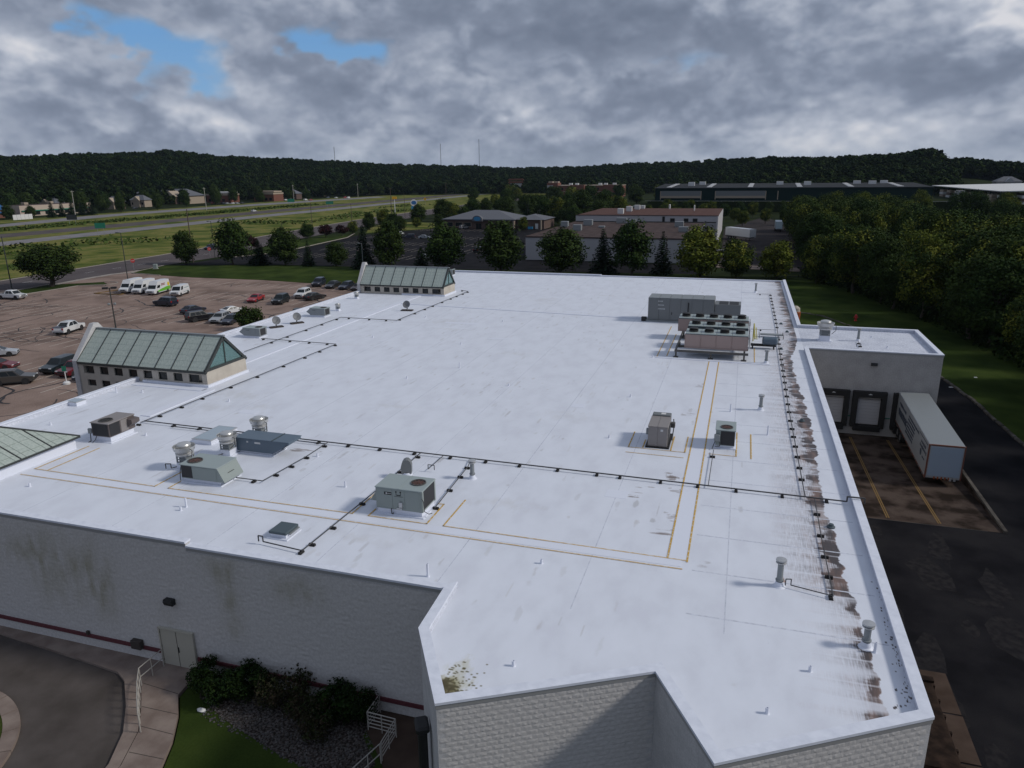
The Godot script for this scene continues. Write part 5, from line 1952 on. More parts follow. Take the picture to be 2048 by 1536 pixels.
	for q in [[-6.77, -21.43, "nearest the saw-tooth south parapet, below the mossy corner"], [-7.66, -28.65, "south of the lower walkway line, centre of the near roof"], [1.87, -21.48, "closest to the lone southeast parapet tip"], [3.37, -24.1, "between the southeast flue and the walkway's end"], [-27.46, -28.63, "standing close beside the slim pipe south of the walkway"], [-24.6, -37.42, "between the sloping unit's gas spur and the main"], [-38.14, -28.81, "near the hipped skylight, at the walkway's west end"], [-46.48, -37.58, "west of the brown unit, near the parapet"], [-38.12, -37.64, "just east of the brown unit"], [-46.25, -46.01, "on the bay south of the big skylight"], [-37.66, -45.8, "east of the gas pipe beside the big skylight"], [-37.61, -69.78, "north of the big skylight's east gable"], [-36.67, -81.77, "near the satellite dish, middle of the west half"], [-27.09, -69.04, "left of centre, north of the lone slim pipe"], [-26.93, -55.6, "south of the lone slim pipe in the roof's middle"], [-17.73, -55.68, "in the middle of the open roof"], [-26.57, -81.4, "north of centre, level with the mesh dish"], [-7.39, -68.49, "at the corner of the condensers' walkway"], [-7.54, -55.23, "west of the twin walkway lines, mid roof"], [-7.55, -45.63, "west of the tall taupe unit"], [14.4, -78.2, "on the dock roof, nearer its front edge"], [13.6, -82.8, "on the dock roof, nearer its back edge"]]:
		copy(stub, Vector3(q[0], DECK, q[1]), rng.randf() * TAU, "short white vent stub " + q[2])
	stub.scale = Vector3(0.9, 2.9, 0.9)
	stub.set_meta("label", "slim tall white vent pipe close to the angled south parapet")
	for q in [[-27.47, -29.06, 2.4, "slim tall white vent pipe just south of the walkway lines"], [-20.53, -33.73, 1.7, "slim white vent pipe west of the large green-grey unit"], [-48.34, -45.44, 2.2, "slim white vent pipe by the west parapet at the big skylight"], [-23.8, -60.1, 2.4, "slim white vent pipe alone in the middle of the roof"], [0.05, -53.55, 2.6, "slim pale vent pipe west of the lone flue"], [2.53, -49.03, 3.0, "slim pale vent pipe south of the lone flue"], [5.72, -25.9, 1.9, "slim white vent pipe right beside the southeast flue"]]:
		var o := copy(stub, Vector3(q[0], DECK, q[1]), 0.0, q[3])
		o.scale = Vector3(0.9, q[2], 0.9)
	make_gas_lines()


func gas_line(label: String, pts: Array, r: float, blocks: Array, goosenecks := []) -> void:
	# pts in xz; blocks: [x, z, turned]
	var t := thing("gas_line", label, "pipe", Vector3(pts[0].x, DECK, pts[0].y), 0.0, "dark gas pipes along the roof")
	var h := 0.13 + r
	var mb := MB.new()
	for k in pts.size() - 1:
		mb.tube(Vector3(pts[k].x - pts[0].x, h, pts[k].y - pts[0].y), Vector3(pts[k + 1].x - pts[0].x, h, pts[k + 1].y - pts[0].y), r, r, 8)
	for g in goosenecks:
		var a := Vector3(g[0] - pts[0].x, h, g[1] - pts[0].y)
		var d := Vector3(g[2], 0, g[3])
		gas_lead(mb, [a, a + Vector3(0, 0.28, 0), a + Vector3(0, 0.28, 0) + d, a + Vector3(0, -0.02, 0) + d], r)
	put("pipe", mb, M.pipe, t)
	if not MESHES.has("block"):
		var b := MB.new()
		b.prism([Vector2(-0.09, 0), Vector2(0.09, 0), Vector2(0.06, 0.12), Vector2(-0.06, 0.12)], 0.32, Transform3D.IDENTITY)
		MESHES.block = b.mesh()
	for q in blocks:
		put("support_block", MESHES.block, M.rubber, t, Vector3(q[0] - pts[0].x, 0.0, q[1] - pts[0].y), (PI / 2 if q[2] else 0.0))


func run_blocks(a: Vector2, b: Vector2, step: float, turned: bool, first := 0.4) -> Array:
	var o := []
	var l := a.distance_to(b)
	var s := first
	while s < l:
		var p := a.lerp(b, s / l)
		o.append([p.x, p.y, turned])
		s += step * rng.randf_range(0.9, 1.1)
	return o


func make_gas_lines() -> void:
	gas_line("long dark gas main crossing the whole roof from west to east parapet", V([-40.2, -39.75, -25.5, -39.5, -7.0, -39.2, 6.25, -39.0]), 0.042, run_blocks(Vector2(-38.0, -39.7), Vector2(-25.5, -39.5), 2.3, false) + run_blocks(Vector2(-24.0, -39.5), Vector2(-7.0, -39.2), 2.35, false) + run_blocks(Vector2(-6.2, -39.2), Vector2(6.0, -39.0), 2.25, false), [[6.25, -39.0, 0.85, 0.0]])
	gas_line("second thinner gas pipe beside the gas main, western third", V([-37.5, -39.35, -26.5, -39.2, -25.1, -39.2]), 0.03, [])
	gas_line("gas pipe running north beside the big gabled skylight", V([-40.2, -39.4, -40.05, -45.7, -39.8, -52.4, -39.5, -65.3, -48.9, -65.7]), 0.035, [[-40.2, -39.2, true], [-40.15, -41.2, true], [-40.1, -43.4, true], [-40.08, -45.7, true], [-39.95, -49.0, true], [-39.8, -52.4, true], [-39.7, -56.2, true], [-39.6, -59.6, true], [-39.55, -62.2, true], [-39.5, -65.1, true], [-40.6, -65.35, false], [-42.8, -65.45, false], [-45.2, -65.55, false], [-48.6, -65.7, false]])
	gas_line("gas pipe zigzagging past the west units to the far skylight", V([-46.75, -60.0, -46.6, -78.6, -40.2, -78.5, -39.0, -78.5, -38.7, -92.0, -38.45, -101.5, -39.9, -102.3]), 0.035, [[-46.75, -64.5, true], [-46.75, -67.4, true], [-46.7, -71.0, true], [-46.65, -74.3, true], [-46.6, -77.6, true], [-45.5, -78.6, false], [-42.7, -78.55, false], [-40.4, -78.5, false], [-38.98, -79.3, true], [-38.9, -83.5, true], [-38.85, -86.5, true], [-38.8, -89.0, true], [-38.7, -92.0, true], [-38.65, -95.0, true], [-38.6, -97.2, true], [-38.5, -99.4, true], [-38.45, -101.3, true], [-39.7, -102.3, false]])
	gas_line("gas pipe passing behind the large green-grey unit to the roof hatch", V([-18.4, -39.45, -18.45, -33.2, -18.65, -26.4, -20.95, -26.65]), 0.032, [[-18.4, -38.9, true], [-18.4, -36.4, true], [-18.48, -31.9, true], [-18.55, -29.0, true], [-18.62, -27.2, true], [-18.72, -26.42, false]], [[-20.95, -26.65, -0.25, 0.0]])
	gas_line("short gas spur east of the large green-grey unit", V([-15.0, -39.35, -14.75, -38.1, -14.45, -32.3]), 0.028, [[-14.8, -38.1, true], [-14.7, -36.7, true], [-14.6, -34.8, true], [-14.47, -32.5, true]])
	gas_line("gas spur bending to the sloping grey unit", V([-25.06, -39.4, -25.06, -36.9, -25.4, -32.87, -27.2, -32.87]), 0.03, [[-25.06, -39.0, true], [-25.06, -36.9, true], [-25.15, -35.4, true], [-25.28, -34.0, true], [-26.0, -32.87, false]])
	gas_line("short gas spur ending in an inverted loop, behind the green-grey unit", V([-16.85, -39.45, -16.9, -37.1]), 0.024, [], [[-16.9, -37.1, 0.4, 0.0]])
	gas_line("gas spur between the two silver fans with a loop at its west end", V([-31.9, -33.0, -30.8, -35.0, -29.4, -38.2]), 0.03, [[-31.3, -34.2, true], [-30.75, -35.1, true]], [[-31.9, -33.0, -0.3, 0.1]])
	gas_line("long gas line on the stained east strip, north of the gas main", V([4.3, -109.0, 4.38, -85.5, 4.2, -75.0, 4.13, -53.6, 4.2, -39.05]), 0.03, run_blocks(Vector2(4.3, -108.8), Vector2(4.38, -85.5), 2.5, true, 0.2) + run_blocks(Vector2(4.3, -79.3), Vector2(4.13, -53.6), 2.1, true, 0.1) + run_blocks(Vector2(4.13, -52.4), Vector2(4.2, -40.5), 1.75, true, 0.1))
	gas_line("gas line on the stained east strip, south of the gas main", V([4.67, -38.95, 4.62, -34.8, 4.62, -29.2, 3.0, -29.6]), 0.024, [[4.65, -37.2, true], [4.62, -34.8, true], [4.62, -32.7, true], [4.62, -30.9, true], [4.55, -29.25, false]], [[3.0, -29.6, -0.22, 0.05]])
	gas_line("gas spur from the walkway to the small grey-green unit", V([-0.85, -39.1, -0.8, -44.8]), 0.022, [[-0.82, -43.9, true]])
	gas_line("thin pipe on the north end of the roof reaching the east line", V([2.4, -108.9, 4.3, -109.0]), 0.022, [[2.9, -108.95, false]])
	gas_line("thin pipe from the condensers to the east line", V([1.4, -83.6, 4.35, -83.7]), 0.025, [[2.6, -83.65, false]])
	gas_line("gas spur beside the flue on the dock roof", V([11.9, -77.4, 12.0, -80.2]), 0.024, [[11.92, -78.0, true], [11.96, -79.3, true]], [[11.9, -77.4, -0.4, 0.0]])


# ---------------------------------------------------------------- vehicles

# nose at +x. Lower body outline (x, y) and cabin [x rear bottom, x rear top, x front top, x front bottom, y belt, y roof]
const CARS := {
	"sedan": {"L": 4.8, "W": 1.84, "r": 0.33, "ax": [-1.42, 1.42], "body": [[-2.38, 0.28], [2.3, 0.24], [2.4, 0.45], [2.32, 0.66], [1.1, 0.9], [0.6, 0.95], [-1.6, 0.98], [-2.3, 0.97], [-2.42, 0.6]], "cab": [-1.95, -1.2, 0.1, 1.0, 0.94, 1.44]},
	"coupe": {"L": 4.6, "W": 1.84, "r": 0.34, "ax": [-1.38, 1.38], "body": [[-2.28, 0.28], [2.2, 0.24], [2.3, 0.45], [2.2, 0.64], [1.0, 0.88], [0.5, 0.93], [-1.6, 1.0], [-2.2, 0.98], [-2.32, 0.6]], "cab": [-1.9, -0.9, 0.05, 0.95, 0.92, 1.38]},
	"suv": {"L": 4.85, "W": 1.95, "r": 0.38, "ax": [-1.42, 1.45], "body": [[-2.36, 0.38], [2.28, 0.34], [2.42, 0.55], [2.38, 0.92], [1.2, 1.08], [0.9, 1.1], [-2.2, 1.12], [-2.42, 1.0]], "cab": [-2.38, -2.1, 0.3, 1.05, 1.08, 1.78]},
	"wagon": {"L": 4.7, "W": 1.82, "r": 0.34, "ax": [-1.38, 1.38], "body": [[-2.3, 0.3], [2.22, 0.28], [2.35, 0.48], [2.28, 0.72], [1.1, 0.94], [0.7, 0.97], [-2.1, 1.0], [-2.36, 0.8]], "cab": [-2.28, -1.8, 0.15, 0.95, 0.96, 1.55]},
	"pickup": {"L": 5.7, "W": 2.0, "r": 0.4, "ax": [-1.85, 1.75], "body": [[-2.8, 0.45], [2.7, 0.4], [2.86, 0.6], [2.82, 1.02], [1.5, 1.16], [1.2, 1.18], [-2.78, 1.16], [-2.86, 0.8]], "cab": [-0.95, -0.7, 0.75, 1.45, 1.14, 1.85]},
	"sail": {"L": 5.6, "W": 2.0, "r": 0.4, "ax": [-1.65, 1.7], "body": [[-2.75, 0.45], [2.65, 0.4], [2.8, 0.6], [2.76, 1.0], [1.5, 1.16], [1.2, 1.18], [-2.72, 1.2], [-2.8, 0.8]], "cab": [-1.75, -0.7, 0.7, 1.4, 1.14, 1.86]},
	"tallvan": {"L": 6.5, "W": 2.06, "r": 0.38, "ax": [-2.0, 1.9], "body": [[-3.2, 0.4], [3.05, 0.36], [3.22, 0.6], [3.18, 0.95], [2.5, 1.22], [2.2, 1.25], [-3.15, 1.25], [-3.24, 1.0]], "cab": [-3.22, -3.1, 1.25, 2.42, 1.2, 2.72]},
	"van": {"L": 5.7, "W": 2.02, "r": 0.37, "ax": [-1.75, 1.75], "body": [[-2.75, 0.4], [2.65, 0.38], [2.84, 0.6], [2.8, 1.0], [2.0, 1.16], [1.7, 1.18], [-2.72, 1.2], [-2.84, 0.9]], "cab": [-2.8, -2.65, 1.0, 1.85, 1.15, 2.08]},
}


func wheel_pair() -> void:
	var mb := MB.new()
	mb.lathe([Vector2(0.62, -0.11), Vector2(0.97, -0.11), Vector2(1.0, -0.07), Vector2(1.0, 0.07), Vector2(0.97, 0.11), Vector2(0.62, 0.11)], 16, Vector3.ZERO, Basis(Vector3.RIGHT, PI / 2))
	MESHES.tyre = mb.mesh()
	mb = MB.new()
	for s in [-1.0, 1.0]:
		mb.lathe([Vector2(0.64, 0.0), Vector2(0.62, 0.095), Vector2(0.2, 0.07), Vector2(0, 0.075)], 12, Vector3.ZERO, Basis(Vector3.RIGHT, s * PI / 2))
	MESHES.rim = mb.mesh()


func car_meshes(kind: String) -> void:
	if MESHES.has("body_" + kind):
		return
	var d: Dictionary = CARS[kind]
	var W: float = d.W
	var pts := []
	for q in d.body:
		pts.append(Vector2(q[0], q[1]))
	# body: full outline in the middle, drawn in a little towards the flanks
	var mb := MB.new()
	var inset := []
	var cen := Vector2(0, 0.7)
	for p in pts:
		inset.append(Vector2(p.x * 0.975, lerpf(p.y, cen.y, 0.06)))
	var hw := W / 2
	var idx := Geometry2D.triangulate_polygon(PackedVector2Array(inset))
	for s in [-1.0, 1.0]:
		for k in range(0, idx.size(), 3):
			var a: Vector2 = inset[idx[k]]
			var b: Vector2 = inset[idx[k + 1]]
			var c: Vector2 = inset[idx[k + 2]]
			if ((b - a).cross(c - a) > 0) == (s > 0):
				mb.tri(Vector3(a.x, a.y, s * hw), Vector3(b.x, b.y, s * hw), Vector3(c.x, c.y, s * hw))
			else:
				mb.tri(Vector3(a.x, a.y, s * hw), Vector3(c.x, c.y, s * hw), Vector3(b.x, b.y, s * hw))
	for k in pts.size():
		var a: Vector2 = pts[k]
		var b: Vector2 = pts[(k + 1) % pts.size()]
		var ia: Vector2 = inset[k]
		var ib: Vector2 = inset[(k + 1) % pts.size()]
		var m := hw - 0.1
		mb.quad(Vector3(a.x, a.y, -m), Vector3(b.x, b.y, -m), Vector3(b.x, b.y, m), Vector3(a.x, a.y, m))
		mb.quad(Vector3(a.x, a.y, m), Vector3(b.x, b.y, m), Vector3(ib.x, ib.y, hw), Vector3(ia.x, ia.y, hw))
		mb.quad(Vector3(ia.x, ia.y, -hw), Vector3(ib.x, ib.y, -hw), Vector3(b.x, b.y, -m), Vector3(a.x, a.y, -m))
	# cabin
	var c: Array = d.cab
	var hb := hw - 0.04
	var ht := hw - (0.26 if c[5] < 2.0 else 0.16)
	var rb := []
	for s in [-1.0, 1.0]:
		rb.append([Vector3(c[0], c[4], s * hb), Vector3(c[3], c[4], s * hb), Vector3(c[2], c[5] - 0.03, s * ht), Vector3(c[1], c[5] - 0.03, s * ht)])
	var L: Array = rb[1]
	var R: Array = rb[0]
	mb.quad(L[0], L[1], L[2], L[3])
	mb.quad(R[1], R[0], R[3], R[2])
	mb.quad(L[1], R[1], R[2], L[2])
	mb.quad(R[0], L[0], L[3], R[3])
	# roof, slightly crowned
	var up := Vector3(0, 0.05, 0)
	var mid0: Vector3 = (L[3] + R[3]) / 2 + up
	var mid1: Vector3 = (L[2] + R[2]) / 2 + up
	mb.quad(L[3], L[2], mid1, mid0)
	mb.quad(mid0, mid1, R[2], R[3])
	mb.tri(L[2], R[2], mid1)
	mb.tri(R[3], L[3], mid0)
	MESHES["body_" + kind] = mb.mesh()
	# glass
	var face := func(a: Vector3, b: Vector3, e: Vector3, f: Vector3, u0: float, u1: float, v0: float, v1: float) -> MB:
		var g := MB.new()
		var nn := (e - a).cross(f - b).normalized() * 0.012
		var at := func(u: float, v: float) -> Vector3: return a.lerp(b, u).lerp(f.lerp(e, u), v) + nn
		g.quad(at.call(u0, v0), at.call(u1, v0), at.call(u1, v1), at.call(u0, v1))
		return g
	MESHES["windscreen_" + kind] = face.call(L[1], R[1], R[2], L[2], 0.06, 0.94, 0.06, 0.86 if c[5] < 2.4 else 0.52).mesh()
	MESHES["rear_" + kind] = face.call(R[0], L[0], L[3], R[3], 0.1, 0.9, 0.1, 0.85 if c[5] < 2.4 else 0.5).mesh()
	var van := kind == "tallvan" or kind == "van"
	for s in 2:
		var sm := MB.new()
		var spans := [[0.07, 0.36], [0.39, 0.66], [0.69, 0.93]] if kind in ["suv", "wagon"] else ([[0.12, 0.5], [0.54, 0.9]] if not van else [[0.72, 0.93]])
		for q in spans:
			var g: MB
			var v1 := 0.86 if c[5] < 2.4 else 0.48
			if s == 1:
				g = face.call(L[0], L[1], L[2], L[3], q[0], q[1], 0.1, v1)
			else:
				g = face.call(R[1], R[0], R[3], R[2], 1.0 - q[1], 1.0 - q[0], 0.1, v1)
			sm.v.append_array(g.v)
			sm.n.append_array(g.n)
			sm.u.append_array(g.u)
		MESHES["side%d_%s" % [s, kind]] = sm.mesh()
	# lamps, grille, sills
	var xf: float = pts[3].x
	var xr := 0.0
	for p in pts:
		xr = minf(xr, p.x)
	var yl: float = pts[3].y
	mb = MB.new()
	mb.cbox(Vector3(0, 0, 0), Vector3(0.12, 0.16, 0.4), 0.03)
	MESHES["lamp_" + kind] = mb.mesh()
	mb = MB.new()
	mb.cbox(Vector3(0, 0, 0), Vector3(0.08, 0.3 if c[5] > 1.5 else 0.18, 0.26 if c[5] > 1.5 else 0.4), 0.02)
	MESHES["tail_" + kind] = mb.mesh()
	mb = MB.new()
	mb.box(Vector3(xf + 0.03, yl - 0.12, 0), Vector3(0.06, 0.2, W * 0.5))
	mb.box(Vector3(xf + 0.02, yl - 0.36, 0), Vector3(0.1, 0.12, W * 0.8))
	mb.box(Vector3(xr - 0.0, 0.45, 0), Vector3(0.08, 0.14, W * 0.8))
	for s in [-1.0, 1.0]:
		mb.box(Vector3(0, d.r - 0.02, s * (hw - 0.03)), Vector3((d.ax[1] - d.ax[0]) * 0.7, 0.12, 0.08))
		for a in d.ax:
			mb.lathe([Vector2(d.r * 1.17, 0), Vector2(0, 0.004)], 14, Vector3(a, d.r + 0.02, s * (hw + 0.003)), Basis(Vector3.RIGHT, s * PI / 2))
	if kind == "pickup":
		mb.box(Vector3(-1.85, 1.165, 0), Vector3(1.75, 0.02, W - 0.3))
	if kind == "sail":
		mb.box(Vector3(-2.2, 1.22, 0), Vector3(0.95, 0.06, W - 0.2))
	MESHES["trim_" + kind] = mb.mesh()


func car(kind: String, color: Material, at: Vector3, heading: float, label: String, group := "parked vehicles in the lot", called := "parked_car", category := "car") -> Node3D:
	car_meshes(kind)
	var d: Dictionary = CARS[kind]
	var t := thing(called, label, category, at, deg_to_rad(heading), group)
	put("body", MESHES["body_" + kind], color, t)
	put("windscreen", MESHES["windscreen_" + kind], M.glass, t)
	put("rear_window", MESHES["rear_" + kind], M.glass, t)
	for s in 2:
		put("side_windows", MESHES["side%d_%s" % [s, kind]], M.glass, t)
	put("trim", MESHES["trim_" + kind], M.trim, t)
	var W: float = d.W
	for a in d.ax:
		for s in [-1.0, 1.0]:
			var w := put("wheel", MESHES.tyre, M.tyre, t, Vector3(a, d.r, s * (W / 2 - 0.1)))
			w.scale = Vector3(d.r, d.r, 1.0)
			put("rim", MESHES.rim, M.rim, w)
	for s in [-1.0, 1.0]:
		put("headlight", MESHES["lamp_" + kind], M.lamp, t, Vector3(d.body[3][0] - 0.04, d.body[3][1] - 0.06, s * (W / 2 - 0.28)))
		var xr := 0.0
		for q in d.body:
			xr = minf(xr, q[0])
		put("tail_light", MESHES["tail_" + kind], M.tail, t, Vector3(xr + 0.02, 0.85 if d.cab[5] < 1.5 else 1.0, s * (W / 2 - 0.2)))
	return t


func make_vehicles() -> void:
	wheel_pair()
	var black := paint(0.008, 0.008, 0.01)
	var navy := paint(0.008, 0.012, 0.028)
	var white := paint(0.62, 0.63, 0.64)
	var N := 90.0
	var S := -90.0
	var E := 0.0
	var Wd := 180.0
	car("pickup", white, Vector3(-143.4, 0, -113.0), 5.0, "white pickup truck at the far left beside the grass strip", "parked vehicles in the lot", "pickup_truck", "pickup truck")
	var av := car("sail", white, Vector3(-102.9, 0, -89.6), N + 14, "white pickup with a dark covered bed, alone in the middle of the lot", "parked vehicles in the lot", "pickup_truck", "pickup truck")
	var mb := MB.new()
	mb.cbox(Vector3(-2.15, 1.26, 0), Vector3(1.2, 0.08, 1.8), 0.03)
	put("bed_cover", mb, navy, av)
	var vx := [-126.2, -122.6, -118.6]
	for k in 3:
		var v := car("tallvan", white, Vector3(vx[k], 0, -127.0 + k * 0.3), S + 12, ["white high-roofed van, leftmost of the three in a row", "white high-roofed van, middle of the three in a row", "white high-roofed van with a lime green lower side and yellow emblem"][k], "row of high-roofed vans", "delivery_van", "van")
		if k == 2:
			mb = MB.new()
			mb.prism([Vector2(-3.1, 0.5), Vector2(1.7, 0.5), Vector2(1.85, 0.75), Vector2(0.6, 1.0), Vector2(-1.5, 1.24), Vector2(-3.1, 1.24)], 0.012, Transform3D(Basis.IDENTITY, Vector3(0, 0.04, -1.032)))
			put("green_livery", mb, paint(0.12, 0.42, 0.03), v)
			mb = MB.new()
			mb.lathe([Vector2(0.42, 0), Vector2(0, 0.004)], 14, Vector3(-2.6, 1.72, -0.99), Basis(Vector3.RIGHT, -PI / 2 + 0.07))
			put("yellow_emblem", mb, paint(0.7, 0.5, 0.03), v)
			mb = MB.new()
			for r in 2:
				for q in 5:
					mb.box(Vector3(-1.2 + q * 0.3 + r * 0.12, 2.05 - r * 0.26, -0.96 - r * 0.02), Vector3(0.22, 0.16, 0.02))
			put("lettering", mb, paint(0.30, 0.06, 0.03), v)
	var v4 := car("van", white, Vector3(-112.3, 0, -125.6), S + 18, "white cargo van with grey lettering beside the high-roofed vans", "parked vehicles in the lot", "delivery_van", "van")
	mb = MB.new()
	for q in 6:
		mb.box(Vector3(-2.3 + q * 0.38, 1.45 + 0.06 * (q % 2), -0.93), Vector3(0.2, 0.18, 0.02))
	mb.box(Vector3(-0.8, 0.72, -1.012), Vector3(2.6, 0.08, 0.01))
	put("lettering", mb, paint(0.10, 0.22, 0.22), v4)
	car("suv", navy, Vector3(-105.6, 0, -114.0), Wd - 6, "black sport utility car crossing the lot in front of the vans")
	car("sedan", navy, Vector3(-95.0, 0, -109.0), N - 4, "dark blue-grey sedan seen from behind, left of the black hatchback")
	car("suv", black, Vector3(-88.6, 0, -103.2), N - 25, "black crossover seen from behind, next to the silver wagon")
	car("wagon", paint(0.30, 0.31, 0.33), Vector3(-84.6, 0, -103.2), S + 12, "silver wagon facing the store between two dark cars")
	car("coupe", white, Vector3(-87.3, 0, -110.2), N - 20, "white coupe behind the silver wagon")
	car("sedan", navy, Vector3(-81.8, 0, -102.6), S + 10, "dark navy sedan beside the green shrub at the roof edge")
	car("coupe", paint(0.30, 0.012, 0.015), Vector3(-91.6, 0, -122.8), S + 12, "bright red coupe alone in its stall")
	car("suv", paint(0.006, 0.012, 0.014), Vector3(-85.2, 0, -121.8), S + 12, "black sport utility car with a bright grille next to the red coupe")
	car("suv", white, Vector3(-85.0, 0, -129.2), S + 10, "white sport utility car beside the black sedan")
	car("sedan", black, Vector3(-81.2, 0, -127.6), N - 14, "black sedan in front of the white sport utility car")
	car("suv", navy, Vector3(-90.3, 0, -144.0), S + 14, "navy sport utility car at the lawn's edge, leftmost of its row")
	car("sedan", black, Vector3(-85.8, 0, -142.4), S + 6, "black sedan by the lawn, right of the navy sport utility car")
	car("wagon", navy, Vector3(-82.0, 0, -141.6), S + 4, "dark navy wagon by the lawn, third of its row")
	car("sedan", paint(0.02, 0.006, 0.008), Vector3(-78.6, 0, -141.0), S + 2, "very dark maroon sedan by the far skylight, last of its row")
	car("suv", paint(0.03, 0.04, 0.048), Vector3(-71.4, 0, -109.2), E + 8, "dark grey car half hidden by the west roof edge")
	car("suv", paint(0.055, 0.05, 0.045), Vector3(-83.4, 0, -63.8), 35.0, "brown-grey crossover at the left edge of the picture")
	car("suv", paint(0.006, 0.014, 0.018), Vector3(-83.2, 0, -70.0), S + 8, "dark teal truck-like car behind the maroon one", "parked vehicles in the lot")
	car("suv", paint(0.12, 0.01, 0.016), Vector3(-79.8, 0, -69.4), S + 6, "maroon sport utility car facing the store by the handicap sign")
	car("sedan", navy, Vector3(-76.2, 0, -68.4), S + 6, "dark blue sedan behind the handicap sign at the skylight corner")
	car("sedan", paint(0.14, 0.012, 0.016), Vector3(-92.0, 0, -68.6), 20.0, "dark red sedan cut by the left edge of the picture")
	car("sedan", paint(0.35, 0.37, 0.4), Vector3(-98.6, 0, -74.0), 40.0, "silver blue sedan at the very left edge of the lot")
	# on the roads
	car("suv", navy, Vector3(-172.5, 0, -210.0), -86, "dark blue sport utility car driving on the frontage road", "moving cars", "car")
	car("sedan", paint(0.03, 0.022, 0.024), Vector3(-187.0, 0, -380.0), 92, "dark brown car on the frontage road by the tall signs", "moving cars", "car")
	car("sedan", white, Vector3(-322.0, 0, -440.0), 92, "white car alone on the highway", "moving cars", "car")
	# neighbour's lot
	for q in [["suv", white, -132.5, -274.0, 96.0, "white car behind the dark one in the neighbouring lot"], ["suv", navy, -123.0, -262.0, 200.0, "dark car standing across the neighbouring lot"], ["sedan", paint(0.30, 0.33, 0.36), -116.5, -262.5, 8.0, "silver sedan in the neighbouring lot between tree crowns"], ["suv", paint(0.28, 0.28, 0.29), -119.5, -313.0, 60.0, "grey car parked before the hip-roofed restaurant"], ["wagon", paint(0.22, 0.24, 0.24), -87.5, -198.0, 30.0, "grey car half hidden behind the small spruce"], ["suv", black, -79.0, -219.5, 80.0, "black car beside the striped kerb in the neighbouring lot"]]:
		car(q[0], q[1], Vector3(q[2], 0, q[3]), q[4], q[5], "cars in the neighbouring lot")
	car("sedan", black, Vector3(-1.5, 0, -240.0), 20, "black car parked below the white trailer in the truck yard", "cars in the neighbouring lot")
	# rows of cars on the far lots, too small to show parts
	var shades := [paint(0.5, 0.5, 0.5), black, navy, paint(0.2, 0.21, 0.22), paint(0.35, 0.36, 0.37), paint(0.2, 0.02, 0.02), paint(0.05, 0.06, 0.08)]
	for row in [[-112, -418, 9, 3.4], [-116, -436, 10, 3.6], [-66, -424, 9, 3.2], [-72, -452, 12, 3.4], [-78, -486, 14, 3.5], [-98, -520, 12, 3.6], [-456, -560, 8, 5.0], [-440, -640, 9, 4.6], [-420, -700, 7, 5.0], [-480, -470, 5, 7.0], [-392, -880, 8, 6.0]]:
		for k in row[2]:
			if rng.randf() < 0.2:
				continue
			var kd: String = ["sedan", "suv", "wagon"][rng.randi() % 3]
			car_meshes(kd)
			var o := put("distant_car", MESHES["body_" + kd], shades[rng.randi() % shades.size()], self, Vector3(row[0] + k * row[3], 0.0, row[1] + rng.randf_range(-1, 1)), PI / 2 * (1 if rng.randf() < 0.5 else -1))
			tag(o, "tiny parked car in a distant crowded lot", "car", "tiny cars on distant lots")


func make_trailers() -> void:
	# semi-trailer backed to the dock, nose towards the camera
	var t := thing("semi_trailer", "white box trailer with grey roof and blurred lettering, backed against the dock", "trailer", Vector3(16.55, -0.72, -68.2))
	trailer_body(t, 13.2, 2.55, paint(0.34, 0.35, 0.36), true)
	t.rotation.x = 0.04
	var w := thing("semi_trailer", "long white trailer standing in the truck yard by the grey warehouse", "trailer", Vector3(-1.0, 0, -280.0), deg_to_rad(38.0))
	trailer_body(w, 14.0, 2.6, paint(0.58, 0.6, 0.62), false)
	w = thing("semi_trailer", "pale blue-white trailer end-on at the edge of the wood", "trailer", Vector3(13.5, 0, -322.0), deg_to_rad(0.0))
	trailer_body(w, 11.0, 2.6, paint(0.4, 0.5, 0.55), false)


